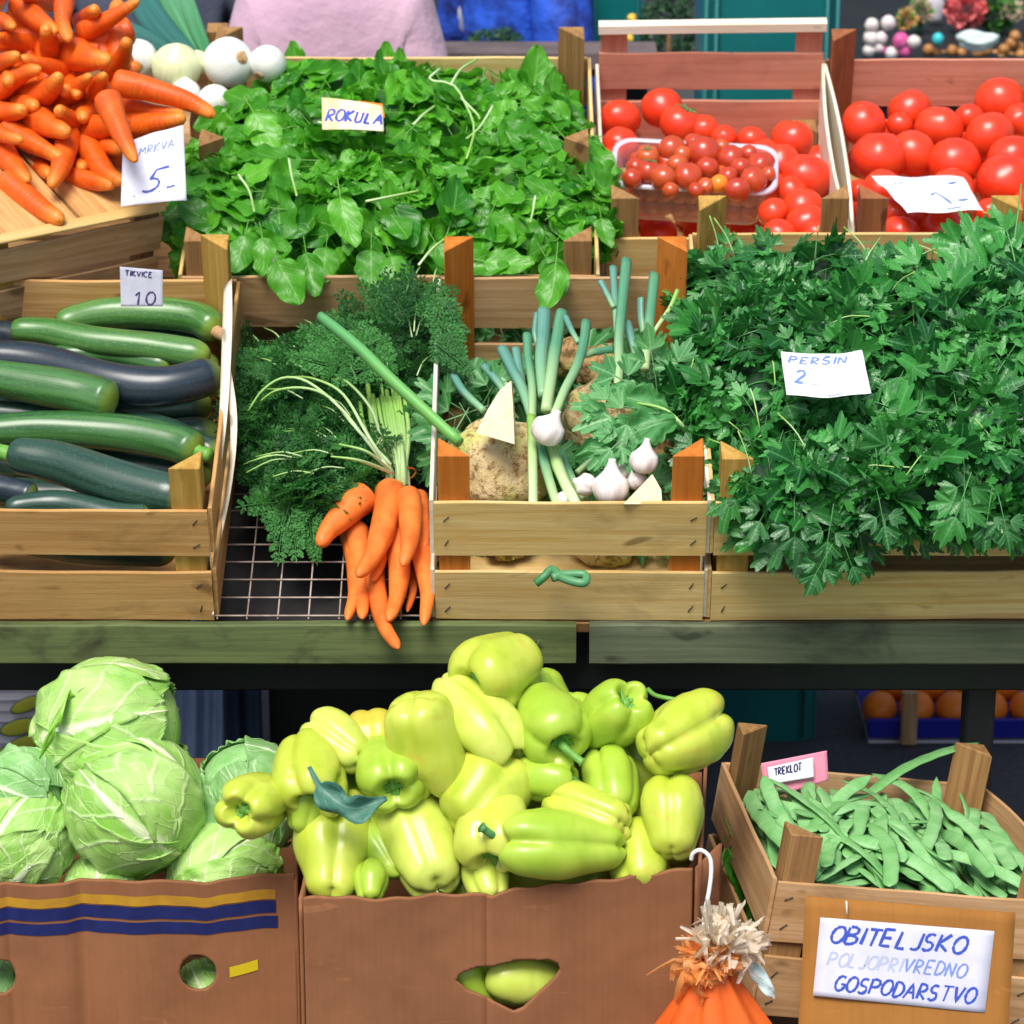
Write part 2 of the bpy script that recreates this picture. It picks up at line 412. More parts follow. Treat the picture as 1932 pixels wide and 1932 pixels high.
def zucmat(name, a, b, pale, st=.5):
    k = NT(name); g = k.attr('uvp'); x, y, z = k.xyz(g)
    cx = k.math('MULTIPLY', k.math('SINE', k.math('MULTIPLY', y, 2*math.pi)), 1); cy = k.math('COSINE', k.math('MULTIPLY', y, 2*math.pi))
    cmb = k.n('ShaderNodeCombineXYZ'); k.l(cx, cmb.inputs[0]); k.l(cy, cmb.inputs[1]); k.l(k.math('MULTIPLY', x, 2), cmb.inputs[2])
    s1 = k.noise(cmb.outputs[0], 5.5, 3, .6, .2); s2 = k.noise(cmb.outputs[0], 2.0, 2)
    v = k.n('ShaderNodeTexVoronoi'); v.inputs['Scale'].default_value = 1; mp = k.n('ShaderNodeMapping'); mp.inputs['Scale'].default_value = (10, 10, 70)
    k.l(cmb.outputs[0], mp.inputs[0]); k.l(mp.outputs[0], v.inputs[0])
    c = k.mix(k.ramp(s1, .38, .62), a, b)
    c = k.mix(k.ramp(s2, .42, .70, 0, st*1.2), c, pale)
    c = k.mix(k.ramp(v.outputs['Distance'], .08, .34, .8, 0), c, pale)
    c = k.mix(k.ramp(z, .93, 1, 0, .7), c, (.30, .42, .04))
    k.col(c); k.set(rough=.33, spec=.5, coat=.25, coatr=.22); k.bump(s1, .12, .001); return k.m
M['zuc'] = zucmat('zucchini_green', (.018, .085, .018), (.035, .135, .03), (.11, .26, .075))
M['zuc_l'] = zucmat('zucchini_light_green', (.030, .125, .018), (.06, .19, .035), (.17, .34, .10))
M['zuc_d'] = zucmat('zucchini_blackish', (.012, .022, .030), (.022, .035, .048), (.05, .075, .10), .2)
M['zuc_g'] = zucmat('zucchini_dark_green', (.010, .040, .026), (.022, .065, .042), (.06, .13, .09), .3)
M['rocket'] = leafmat('rocket_leaf', (.018, .19, .008), (.15, .54, .025), (.34, .68, .16), .36, .3, .5)
M['rocket_in'] = plain('rocket_gap_shade', (.014, .075, .008), (.03, .13, .014), 50, rough=.7)  # dark core of the heap; shade between the leaves put into its colour
M['parsley'] = leafmat('parsley_leaf', (.004, .075, .014), (.07, .38, .06), (.14, .46, .13), .32, .22, .6)
M['parsley_in'] = plain('parsley_gap_shade', (.005, .028, .010), (.01, .05, .016), 60, rough=.7)  # near-black core colour carries the shade in the gaps of the parsley
M['dill'] = leafmat('carrot_green', (.006, .060, .014), (.07, .30, .055), (.08, .28, .06), .45, .2, .35)
M['dill_in'] = plain('carrot_green_gap_shade', (.005, .028, .012), (.01, .05, .02), 60, rough=.8)  # shade among the fronds, put into the colour of the core
M['celery'] = leafmat('celery_leaf', (.045, .25, .06), (.13, .42, .12), (.42, .70, .36), .42, .25)
def beanmat():
    k = NT('bean_pod'); g = k.attr('uvp'); x, y, z = k.xyz(g)
    tc = k.n('ShaderNodeTexCoord').outputs['Object']
    c = k.mix(k.ramp(k.noise(tc, 30, 3), .3, .7), (.15, .40, .12), (.33, .60, .27))
    c = k.mix(k.math('MULTIPLY', k.orand(), .45), c, (.09, .31, .06))
    c = k.mix(k.ramp(k.noise(tc, 1, 2, .5, mapscale=(8, 160, 8)), .5, .75, 0, .3), c, (.07, .24, .05))
    c = k.mix(k.ramp(k.noise(tc, 90, 2), .68, .78, 0, .4), c, (.32, .34, .10))
    k.col(c); k.set(rough=.45, spec=.4, sss=.1); k.bump(k.noise(tc, 1, 3, .5, mapscale=(60, 40, 60)), .15, .0012); return k.m
M['bean'] = beanmat()
def onionmat(name, a, b):
    k = NT(name); g = k.attr('uvp')
    n = k.noise(g, 1, 3, .5, 0, mapscale=(14, 14, 1.2)); x, y, z = k.xyz(g)
    c = k.mix(k.ramp(n, .35, .7), a, b); k.col(c); k.set(rough=.33, spec=.45, sss=.15, coat=.15); k.bump(n, .15, .001); return k.m
M['onion'] = onionmat('white_onion_skin', (.84, .84, .80), (.72, .74, .66))
M['onion_y'] = onionmat('yellowish_onion_skin', (.80, .82, .52), (.70, .72, .36))
M['garlic'] = onionmat('garlic_skin', (.84, .80, .76), (.72, .60, .56))
M['root'] = plain('root_end', (.62, .40, .20), (.48, .28, .12), 80, rough=.8, bump=.6, bs=200)
def celeriac(name, a, b, d):
    k = NT(name); tc = k.n('ShaderNodeTexCoord').outputs['Object']
    n = k.noise(tc, 38, 4, .65); n2 = k.noise(tc, 80, 4, .7, .4); n3 = k.noise(tc, 12, 3)
    c = k.mix(k.ramp(n, .35, .62), a, b); c = k.mix(k.ramp(n3, .45, .60, 0, .8), c, (.45, .54, .12))
    c = k.mix(k.ramp(n2, .50, .62, 0, .85), c, d)
    k.col(c); k.set(rough=.72, spec=.25); k.bump(k.math('ADD', n, n2), .9, .005); return k.m
M['celeriac'] = celeriac('celeriac_skin', (.74, .58, .32), (.60, .46, .21), (.26, .12, .04))
M['celeriac_r'] = celeriac('rough_celeriac_skin', (.50, .32, .14), (.36, .20, .08), (.13, .055, .02))
M['celeriac_cut'] = plain('celeriac_flesh', (.80, .68, .48), (.70, .55, .34), 35, rough=.55, sss=.1, bump=.3, bs=90)
def stalkmat(name, base, tip, mid=.35):
    k = NT(name); g = k.attr('uvp'); x, y, z = k.xyz(g)
    c = k.mix(k.ramp(z, .05, mid+.25), base, tip)
    s = k.noise(g, 1, 3, .5, 0, mapscale=(4, 26, 0))
    c = k.mix(k.ramp(s, .4, .7, 0, .5), c, [min(1, q*1.7) for q in tip])
    k.col(c); k.set(rough=.4, spec=.45, sss=.05); k.bump(s, .25, .001); return k.m
M['stalk'] = stalkmat('onion_stalk', (.50, .66, .30), (.085, .26, .14))
M['stalk_b'] = stalkmat('bluish_onion_stalk', (.26, .48, .22), (.10, .26, .20))
M['stalk_y'] = stalkmat('pale_stalk', (.62, .74, .46), (.24, .45, .09), .6)
M['leek'] = stalkmat('leek_green', (.16, .42, .07), (.09, .30, .10), .6)
M['leek_t'] = stalkmat('leek_top_green', (.03, .16, .05), (.08, .25, .11))
M['leek_d'] = stalkmat('leek_dark_green', (.02, .10, .075), (.03, .13, .11))
k = NT('clear_plastic'); k.col((.93, .94, .98)); k.set(rough=.12, trans=.0, spec=.6)
tr = k.n('ShaderNodeBsdfTransparent'); tr.inputs[0].default_value = (.92, .93, .97, 1)
ms = k.n('ShaderNodeMixShader'); geo = k.n('ShaderNodeNewGeometry'); dt = k.n('ShaderNodeVectorMath', operation='DOT_PRODUCT'); k.l(geo.outputs['Incoming'], dt.inputs[0]); k.l(geo.outputs['Normal'], dt.inputs[1]); fr = k.math('POWER', k.math('SUBTRACT', 1., k.math('ABSOLUTE', dt.outputs['Value'])), 3.)
k.l(k.ramp(fr, 0, 1, .15, .8), ms.inputs[0]); k.l(tr.outputs[0], ms.inputs[1]); k.l(k.b.outputs[0], ms.inputs[2]); k.l(ms.outputs[0], k.out.inputs[0]); M['plastic'] = k.m
k = NT('plastic_rim'); k.col((.74, .72, .82)); k.set(rough=.25, spec=.5); tr = k.n('ShaderNodeBsdfTransparent'); ms = k.n('ShaderNodeMixShader'); ms.inputs[0].default_value = .62
k.l(tr.outputs[0], ms.inputs[1]); k.l(k.b.outputs[0], ms.inputs[2]); k.l(ms.outputs[0], k.out.inputs[0]); M['rim'] = k.m
M['teal'] = plain('teal_paint', (.004, .135, .135), (.006, .16, .155), 6, rough=.35, bump=.1, bs=20)
M['teal_l'] = plain('teal_paint_edge', (.05, .24, .24), rough=.3)
M['pink'] = plain('pink_shirt_cloth', (.60, .40, .50), (.52, .33, .43), 6, rough=.9, spec=.1, bump=.5, bs=8, bd=.03, sheen=.2)
M['greycloth'] = plain('grey_jacket_cloth', (.10, .11, .15), (.05, .06, .09), 5, rough=.9, spec=.1, bump=.5, bs=8, bd=.03)
M['bluecloth'] = plain('blue_printed_cloth', (.02, .10, .62), (.008, .02, .16), 7, .42, .58, rough=.7, bump=.6, bs=8, bd=.04)
M['denim_l'] = plain('light_denim', (.24, .34, .56), (.18, .26, .46), 8, rough=.9, bump=.4, bs=9, bd=.02)
M['denim_d'] = plain('dark_denim', (.02, .04, .085), (.012, .025, .06), 8, rough=.9)
M['darktr'] = plain('black_trousers', (.01, .01, .012), rough=.9)
M['skin'] = plain('skin', (.50, .28, .18), (.46, .24, .16), 20, rough=.5, sss=.15)
M['hair'] = plain('brown_hair', (.05, .03, .02), rough=.6)
M['orangecloth'] = plain('orange_cloth', (.80, .145, .02), (.72, .105, .012), 10, rough=.5, spec=.3, sss=.05, bump=.3, bs=14, bd=.01)
M['hook'] = plain('white_coated_wire', (.80, .80, .82), rough=.3)
M['net_o'] = plain('orange_net_frill', (.95, .36, .08), (.95, .52, .20), 40, rough=.6)
M['net_w'] = plain('cream_net_frill', (.95, .80, .60), (.95, .90, .80), 40, rough=.6)
def asph():
    k = NT('asphalt'); tc = k.n('ShaderNodeTexCoord').outputs['Object']
    c = k.mix(k.ramp(k.noise(tc, 60, 5, .7), .3, .7), (.035, .035, .038), (.07, .07, .072))
    c = k.mix(k.ramp(k.noise(tc, .8, 4), .4, .7, 0, .5), c, (.025, .025, .03)); k.col(c); k.set(rough=.9); k.bump(k.noise(tc, 90, 4), .5, .004); return k.m
M['ground'] = asph()
M['white_crate'] = plain('white_plastic', (.62, .60, .66), (.5, .48, .54), 10, rough=.5)
M['blue_plastic'] = plain('blue_plastic', (.01, .015, .30), rough=.4)
M['orange_fruit'] = plain('orange_peel', (.85, .23, .01), (.80, .17, .01), 60, rough=.4, bump=.3, bs=220)
M['brown_onion'] = plain('brown_onion_skin', (.50, .24, .07), (.36, .14, .04), 30, rough=.4, var=.3)
M['magenta'] = plain('magenta_radish_skin', (.62, .06, .26), (.70, .20, .42), 30, rough=.35)
M['coral'] = plain('coral_petal', (.80, .12, .13), (.72, .22, .22), 30, rough=.6)
M['petal_o'] = plain('orange_petal', (.80, .28, .05), (.75, .42, .2), 40, rough=.6)
M['petal_p'] = plain('peach_petal', (.75, .50, .40), (.6, .4, .3), 40, rough=.6)
M['leafy'] = plain('dark_foliage', (.012, .05, .018), (.03, .11, .03), 30, rough=.6)
M['leafy_b'] = plain('bright_foliage', (.06, .26, .02), (.12, .36, .06), 30, rough=.6)
M['foil'] = plain('pale_plastic_bag', (.55, .75, .70), (.75, .85, .83), 15, rough=.25, bump=.5, bs=18, bd=.02)
M['pickle'] = plain('yellow_green_print', (.42, .42, .02), (.34, .38, .04), 60, rough=.6)
M['outline'] = plain('dark_outline_print', (.03, .09, .08), rough=.6)

# ------------------------------------------------------------------ ground
gm = MB(); gm.add([(-40, -20, -.3), (40, -20, -.3), (40, 60, -.3), (-40, 60, -.3)], [(0, 1, 2, 3)])
tag(gm.build('ground', M['ground'], org=(0, 0, -.3)), 'dark asphalt ground', None, None, 'structure')

# ------------------------------------------------------------------ the display table
def lx(p, x): return Vector((x, p.y, p.z))
tb = empty('display_table', (0, .3, -.3), 'long slatted market table with mossy green front boards carrying the wooden crates', 'table')
pt = aty(0, 1178, -.012); pb = aty(0, 1254, -.012)
zt, zb = pt.z, pb.z
xL, xR = -1.35, 1.35
gx0 = aty(1087, 1215, -.012).x; gx1 = aty(1112, 1215, -.012).x
m = MB(); plank(m, (xL, -.004, (zt+zb)/2), (gx0, -.004, (zt+zb)/2), (0, 0, (zt-zb)/2), (0, .009, 0), n=24, rag=.0012, ch=.003); o = m.build('front_board', M['green_board'], tb); tag(o, 'mossy olive green front board')
m = MB(); plank(m, (gx1, -.004, (zt+zb)/2), (xR, -.004, (zt+zb)/2), (0, 0, (zt-zb)/2), (0, .009, 0), n=24, rag=.0012, ch=.003); o = m.build('front_board', M['green_board2'], tb); tag(o, 'greyer green front board')
m = MB()
b0 = aty(0, 1256, .05); b1 = aty(0, 1304, .05)
box(m, (0, .09, (zb-.005+b1.z)/2), (2.7, .08, (zb-.005-b1.z)))
for x in (aty(1842, 1400, .1).x, -1.2): box(m, (x, .10, (b1.z-.3)/2-.002), (.045, .05, b1.z+.3-.004))
for x in (-1.2, 1.2): box(m, (x, 1.45, .2), (.045, .05, 1.0))
for x in (-1.2, 1.2): box(m, (x, .78, .35), (.04, 1.3, .04))
m.build('frame', M['black'], tb, smooth=False)
# sloping deck boards under the crates (set back from the boards, dark)
T = Vector((0, math.cos(TILT), math.sin(TILT)))
gL, gR = mid(395, 1100).x-.005, mid(818, 1100).x
for i, (xa, xb) in enumerate(((xL, gL-.02), (gR, xR))):
    for j in range(4):
        m = MB(); c0 = MID0+T*(.07+.15*j)-NRM*.014
        plank(m, lx(c0, xa), lx(c0, xb), T*.068, NRM*.009, n=10); m.build('deck_board', M['post_brown'], tb)
m = MB(); c0 = MID0+T*.63-NRM*.014; 
plank(m, lx(c0, xL), lx(c0, xR), T*.03, NRM*.01, n=4); m.build('deck_rail', M['black'], tb)
for j in range(5):
    m = MB(); c0 = TOP0+T*(.05+.14*j)-NRM*.012-Vector((0, .02, .02)); plank(m, lx(c0, xL), lx(c0, xR), T*.06, NRM*.009, n=10); m.build('deck_board', M['post_brown'], tb)
m = MB(); c0 = TOP0-NRM*.05-Vector((0, .02, .02)); plank(m, lx(c0, xL), lx(c0, xR), NRM*.025, T*.012, n=4); m.build('deck_rail', M['black'], tb)
# wire grid; the dark sheet below it stands for the shade under the grid
wg = empty('wire_grid', mid(600, 1100, -.01), 'welded wire grid beside the bunch of carrots with a dark sheet for the shade beneath', 'wire grid')
m = MB()
xs = [mid(u, 1172).x for u in (410, 466, 524, 582, 640, 698, 756, 812)]
for x in xs: tube(m, [lx(MID0, x)+NRM*.004, lx(MID0+T*.56, x)+NRM*.004], .0013, n=2, seg=6)
for j in range(14):
    c0 = MID0+T*(.004+.043*j)+NRM*.007
    tube(m, [lx(c0, xs[0]-.012), lx(c0, xs[-1]+.004)], .0013, n=2, seg=6)
m.build('wire', M['wire'], wg)
m = MB(); c0 = MID0+T*.29-NRM*.075; plank(m, lx(c0, gL-.01), lx(c0, gR-.004), T*.28, NRM*.003, n=2); m.build('tray', plain('under_grid_shade', (.012, .012, .014), (.022, .02, .02), 25, rough=.7), wg)  # added sheet; the dark under the grid is put into its colour

# ------------------------------------------------------------------ wooden crates
def crate(label, org, W, L, tilt=TILT, yaw=0, slat=M['pine'], post=M['orange_wood'], back=None, side=None, zs=((.0, .087), (.117, .212)), hp=.285, hpb=None,
          pw=.046, bows=(.0, .0), extra=None, mids=0, group='wooden slatted crates on the stall', backz=None, skip_front=()):
    """org = front bottom centre; local x right, y away, z up"""
    c = empty('wooden_crate', org, label, 'crate', group, (tilt, 0, yaw)); h = W/2; t = .003
    back = back or slat; side = side or slat; hpb = hpb or hp
    def post_(x, y, sx, sy, hh, w=pw, mt=None):
        mb = MB(); poly = [(x, y), (x+sx*w, y), (x, y+sy*w)]
        if sx*sy < 0: poly.reverse()
        prism(mb, poly, 0, hh); o = mb.build('corner_post', mt or post, c, True, False)
        bv = o.modifiers.new('b', 'BEVEL'); bv.width = .0015; bv.segments = 1; return o
    e = .0065
    post_(-h+e, e, 1, 1, hp); post_(h-e, e, -1, 1, hp); post_(-h+e, L-e, 1, -1, hpb); post_(h-e, L-e, -1, -1, hpb)
    def staples(mb, z, x0, y, dx, sx):
        for xx in (x0, ):
            for q in (-.25, .22):
                a = R(rnd.uniform(20, 80)); ll = .0065
                p = Vector((xx, y, z+q*.09)) if dx == 'x' else Vector((y, xx, z+q*.09))
                d = Vector((math.cos(a)*ll, 0, math.sin(a)*ll)) if dx == 'x' else Vector((0, math.cos(a)*ll, math.sin(a)*ll))
                s_ = MB(); tube(s_, [p-d, p+d*rnd.uniform(.7, 1)], .0009, n=2, seg=5); mb.append(s_)
    for (z0, z1) in zs:
        mb = MB(); j = rnd.uniform(-.002, .002)
        plank(mb, (-h, t, (z0+z1)/2+j), (h, t, (z0+z1)/2-j), (0, 0, (z1-z0)/2), (0, t, 0), n=16, rag=.001)
        so_ = mb.build('slat', [slat, M['staple']], c, True); sl_ = []
        for x in (-h+.018, h-.018): staples(sl_, (z0+z1)/2, x, -.0006, 'x', 1)
        for s_ in sl_: s_.build('staple', M['staple'], so_, True)
    for (z0, z1) in (backz or zs):
        mb = MB(); plank(mb, (-h, L-t, (z0+z1)/2), (h, L-t, (z0+z1)/2), (0, 0, (z1-z0)/2), (0, t, 0), n=12, rag=.001)
        mb.build('slat', [back, M['staple']], c, True)
    for s in (-1, 1):
        for i, (z0, z1) in enumerate(zs):
            mb = MB(); x = s*(h-t)+s*.0065
            plank(mb, (x, .007, (z0+z1)/2), (x, L-.007, (z0+z1)/2), (0, 0, (z1-z0)/2), (t, 0, 0), bow=(s*bows[s > 0]*(1+.6*i), 0, 0), n=16, rag=.0012)
            mb.build('slat', [side, M['staple']], c, True)
    for i in range(4):
        y = .02+(L-.04)*(i+.5)/4
        mb = MB(); plank(mb, (-h+.01, y, .005), (h-.01, y, .005), (0, (L-.05)/8, 0), (0, 0, .003), n=6); mb.build('base_board', slat, c, True)
    if mids:
        for s in (-1, 1):
            mb = MB(); x = s*(h-e); prism(mb, ([(x, mids-.03), (x-s*.04, mids), (x, mids+.03)] if s < 0 else [(x, mids-.03), (x, mids+.03), (x-s*.04, mids)]), 0, hp); mb.build('side_post', post, c, True, False)
    return c
def span(uL, uR, v, H, pl):
    a, b = pl(uL, v, H), pl(uR, v, H); return (a+b)/2, (b-a).length
def length(u, v0, v1, p0, H): 
    return (onplane(u, v1, p0+NRM*H, NRM)-onplane(u, v0, p0+NRM*H, NRM)).length
LOG = []
# middle row
def midcrate(label, uL, uR, vtop, vback, H=.212, **kw):
    a, W = span(uL, uR, vtop, H, mid); L = length((uL+uR)/2, vtop, vback, MID0, H)
    org = a-NRM*H
    s = (org-MID0).dot(T); org = org - T*s + T*.003
    LOG.append((label[:24], round(W, 3), round(L, 3), round(s, 3))); return crate(label, org, W, L, **kw)
c_zuc = midcrate('pine crate full of zucchini at the left end of the middle row', -150, 388, 978, 540, H=.200, zs=((0, .088), (.118, .198)), hp=.268, hpb=.285, slat=M['pine_warm'], post=M['post_yellow'], back=M['pine_warm'], bows=(0, .0))
c_cel = midcrate('pale pine crate with orange corner posts holding celeriac and garlic', 818, 1335, 950, 522, slat=M['pine'], back=M['pine_dull'], post=M['orange_wood'], hp=.29, side=M['pale_wood'])
c_par = midcrate('wide pine crate overflowing with parsley at the right', 1352, 2050, 968, 455, slat=M['pine'], back=M['pine'], post=M['post_yellow'], hp=.285)
# loose warped side slats leaning beside the zucchini crate
def loose(label, pts, wpx):
    m = MB(); P = [mid(u, v, h) for u, v, h in pts]
    n = 24; C = catmull(P, n); V = []; G = []; Fc = []
    for i, p in enumerate(C):
        t = i/n; w = wpx/1250*(.45+.55*math.sin(math.pi*min(1, .12+t*1.05)))*(1.5-.9*t)
        for a, b in ((-w, -.002), (w, -.002), (w, .002), (-w, .002)):
            V.append(p+Vector((a*.55, 0, 0))+NRM*a*.6+UP*b); G.append((t*.6, a, b))
        if i < n:
            for j in range(4): Fc.append((i*4+j, i*4+(j+1) % 4, i*4+4+(j+1) % 4, i*4+4+j))
    Fc += [(3, 2, 1, 0), (n*4, n*4+1, n*4+2, n*4+3)]
    m.add(V, Fc, G, .2); return tag(m.build('bowed_lath', M['pale_wood']), label, 'wood slat')
loose('long pale split slat bowed against the side of the zucchini crate, pointed at the top', [(430, 535, .235), (428, 640, .235), (420, 800, .19), (400, 980, .10), (394, 1120, .03)], 15)
loose('thin pale warped slat curving outward beside the wire grid', [(428, 690, .22), (441, 800, .19), (432, 920, .12), (411, 1040, .06), (402, 1160, .012)], 10)
# top row
def topcrate(label, uL, uR, vtop, vback, H=.212, d=None, **kw):
    if d: a, b = at(uL, vtop, d), at(uR, vtop, d); p0 = a-NRM*H
    else: a, b = top(uL, vtop, H), top(uR, vtop, H); p0 = TOP0
    W = (b-a).length; L = length((uL+uR)/2, vtop, vback, p0, H)
    LOG.append((label[:24], round(W, 3), round(L, 3), tuple(round(x, 2) for x in (a+b)/2-NRM*H))); return crate(label, (a+b)/2-NRM*H, W, L, **kw)
c_tom = topcrate('small crate of tomatoes with a raised pinkish back and a pale top rail', 1145, 1606, 450, 118, slat=M['pine'], post=M['post_brown'], back=M['pine_pink'], side=M['pale_wood'], hpb=.10, backz=((.04, .137), (.160, .233)), bows=(0, .006))
Lt = LOG[-1][2]; Wt = LOG[-1][1]
# raised handle back: two flat uprights and a top rail
for s in (-1, 1):
    m = MB(); x = s*(Wt/2-.026); plank(m, (x, Lt+.006, 0), (x, Lt+.006, .275), (.024, 0, 0), (0, .0055, 0), n=6); m.build('upright', M['pine_pink'], c_tom, True)
m = MB(); plank(m, (-Wt/2-.002, Lt-.004, .283), (Wt/2+.002, Lt-.004, .289), (0, .011, 0), (0, 0, .009), n=8); m.build('top_rail', M['pale_wood'], c_tom, True)
c_tom2 = topcrate('crate of big tomatoes with a reddish back board at the upper right', 1612, 2130, 450, 112, slat=M['pine'], post=M['post_red'], back=M['pine_pink'], side=M['pale_wood'], hpb=.275, bows=(.008, 0))
c_roc = topcrate('wide crate heaped with loose rocket leaves in the middle of the top row', 343, 1124, 522, 107, d=5.1, slat=M['pine_dull'], post=M['post_brown'], back=M['pine'], side=M['pine'], hp=.275, hpb=.275, mids=.33)
print('CRATES', LOG)
# ------------------------------------------------------------------ produce builders
def sweep_obj(name, mat, pts, rad, label=None, cat=None, group=None, parent=None, **kw):
    m = MB(); tube(m, pts, rad, **kw); o = m.build(name, mat, parent)
    if parent is None: tag(o, label, cat, group)
    return o
def carrot_prof(blunt=.42, crown=.6):
    def f(t):
        r = 1-(1-blunt)*t**1.25
        if t < .07: r *= crown*.6+(1-crown*.6)*math.sqrt(max(0, 1-((.07-t)/.07)**2))
        if t > .90: r *= math.sqrt(max(.02, 1-((t-.90)/.101)**2))
        return r
    return f
def carrot(base, tip, r, label=None, group=None, parent=None, blunt=.42, bend=.06, name='carrot', mt='carrot'):
    d = tip-base; L = d.length
    side = d.cross(NRM+Vector((rnd.uniform(-1, 1), rnd.uniform(-1, 1), rnd.uniform(-1, 1)))).normalized()*L*bend*rnd.choice((-1, 1))
    pts = [base, base.lerp(tip, .33)+side*.8, base.lerp(tip, .7)+side, tip]
    f = carrot_prof(blunt); r *= 1.22
    o = sweep_obj(name, M[mt], pts, lambda t: r*f(t), label, 'carrot', group, parent, n=26, seg=16, cl=True, wob=.10)
    return o

# pile of carrots (upper left), readings in the first zoom: base, tip, half width, order (bigger = nearer), words
PP0 = at(100, 400, 5.12); PPN = Vector((0, -math.sin(R(52)), math.cos(R(52))))
def pile(x, y, off): u, v = Z1(x, y); return onplane(u, v, PP0+PPN*off, PPN)
CL = [
 (120,20,375,215,76,3,'thick carrot at the top left of the pile pointing down to the right'),
 (472,-150,466,275,66,4,'upright carrot at the top of the pile standing straight up'),
 (540,215,935,0,62,3,'long carrot at the top of the pile pointing up to the right'),
 (365,400,310,185,72,4,'short carrot with a yellowish tip pointing up, below the thick top carrot'),
 (490,350,735,405,104,5,'fattest carrot of the pile, its yellow tip pointing right'),
 (755,500,855,265,64,4,'carrot whose tip sticks up beside the first white onion'),
 (490,480,140,385,58,3,'carrot lying almost level with its tip pointing left'),
 (250,310,-60,250,62,2,'dark carrot behind, near the top of the left edge'),
 (-120,110,90,185,60,3,'carrot poking in from the left edge with a yellow tip, topmost there'),
 (-120,470,125,370,68,4,'carrot poking in from the left edge, second from the top'),
 (-60,640,270,465,72,4,'long carrot slanting up from the left edge with a yellow tip'),
 (220,650,400,500,88,6,'plump carrot with a yellow blunt tip left of the middle of the pile'),
 (390,690,610,510,62,5,'carrot pointing up to the right beside the forked pair of tips'),
 (640,660,705,505,66,6,'short carrot with a blunt tip pointing up at the centre of the pile'),
 (760,545,1450,785,78,6,'longest carrot, stretching out right towards the white onions'),
 (810,690,1235,760,50,4,'thin carrot squeezed under the longest one'),
 (860,840,1245,790,82,5,'stout carrot resting on the price card edge, pointing right'),
 (715,650,915,1090,78,21,'carrot hanging down over the white price card'),
 (585,880,860,820,88,6,'carrot with its tip tucked behind the hanging one'),
 (550,850,395,735,72,6,'short stubby carrot pointing up to the left in the middle of the pile'),
 (215,790,460,895,95,6,'thick carrot pointing right below the middle of the pile'),
 (460,900,345,1255,78,8,'carrot pointing down with a pale yellow tip, in the lower middle of the pile'),
 (40,860,420,1070,72,5,'carrot slanting down right beneath the pale tipped one'),
 (-120,800,150,945,62,7,'carrot from the left edge with a very pale tip'),
 (-40,960,190,1220,84,7,'carrot at the lower left pointing down to the right with a blunt tip'),
 (575,950,830,1225,82,6,'carrot slanting down to the card at the lower right of the pile'),
 (330,1150,770,1250,74,5,'carrot lying on the boards beside the price card'),
 (40,1210,420,1490,84,11,'lowest carrot of the pile, resting on the upturned crate'),
 (-15,1260,10,1620,60,7,'carrot hanging down at the left edge of the picture'),
 (-80,740,160,735,74,3,'carrot with a dark spot at the left edge, level with the middle'),
 (640,980,830,1010,80,2,'carrot in the shadow behind the card'),
 (330,0,120,-60,70,2,'carrot at the very top of the pile beside the upright one'),
 (-60,40,70,-30,60,2,'carrot in the top left corner of the picture'),
 (200,1080,330,1180,84,2,'dark carrot deep in the lower part of the pile'),
 (420,520,520,640,80,1,'carrot deep inside the pile under the fattest one'),
 (150,420,60,560,76,1,'carrot deep inside the pile near the left edge'),
 (560,640,420,600,80,1,'carrot deep inside the pile at its centre'),
 (100,700,240,720,90,1,'carrot deep inside the pile left of centre'),
 (700,760,560,800,90,1,'carrot deep inside the pile right of centre'),
 (0,1080,-60,1180,80,3,'carrot in the lower left corner of the pile'),
 (330,980,200,960,90,1,'carrot deep inside the lower pile'),
 (560,150,640,60,70,1,'carrot behind the top of the pile'),
 (120,1300,60,1380,70,1,'carrot under the lowest one'),
 (440,1080,560,1130,80,1,'carrot in the dark above the boards'),
]
for (bx, by, tx, ty, hw, k_, words) in CL:
    sc_ = 5.15/F/3.571
    px = math.hypot(bx-tx, by-ty)*sc_
    want = .135
    dz = math.sqrt(max(0, want**2-px**2))
    off = (k_-6)*.0085
    b = pile(bx, by, off); t = pile(tx, ty, off)
    dr = ray(*Z1(bx, by)).normalized()
    b = b+dr*(dz*.80)-PPN*.004; t = t-dr*(dz*.20)
    carrot(b, t, hw*sc_*1.04, words, 'carrots in the pile', blunt=rnd.uniform(.30, .46), bend=rnd.uniform(.01, .07))
# more carrots filling the heart of the pile
for i in range(5):
    for j in range(6):
        b = pile(-30+i*190+(j % 2)*80, 60+j*200, -.105)
        if (i == 4 and (j < 1 or j > 4)) or j == 0: continue
        aa = rnd.uniform(0, 6.28); dd2 = (Vector((1, 0, 0))*math.cos(aa)+PPN.cross(Vector((1, 0, 0)))*math.sin(aa))*.07
        carrot(b-dd2, b+dd2, .020, 'carrot buried in the heart of the pile, barely showing between the others', 'carrots buried in the pile', blunt=.5)

# upturned crate that carries the carrots
pL, pR = at(-70, 476, 4.97), at(309, 399, 5.16)
xd = (pR-pL).normalized(); nz = Vector((.0, -math.sin(R(24)), math.cos(R(24)))); yd = nz.cross(xd).normalized(); zd = xd.cross(yd)
uc = empty('upturned_crate', (pL+pR)/2-zd*.09, 'upside down slatted crate at the upper left, carrots heaped on its bottom boards', 'crate')
Wc = (pR-pL).length
bw = (pR-at(152, 420, 5.1)).dot(xd)
xpos = [Wc-bw+.004, Wc-bw*2+.012, Wc-bw*3+.02]
e0 = [Wc, Wc-bw-.001, Wc-2*bw-.002]
for i in range(3):
    xa = e0[i]-.003; xb = e0[i]-bw+.003
    m = MB(); c0 = pL+xd*((xa+xb)/2); plank(m, c0+yd*.012, c0+yd*.40, xd*((xa-xb)/2), zd*.003, n=10); m.build('bottom_board', M['pine_warm'], uc)
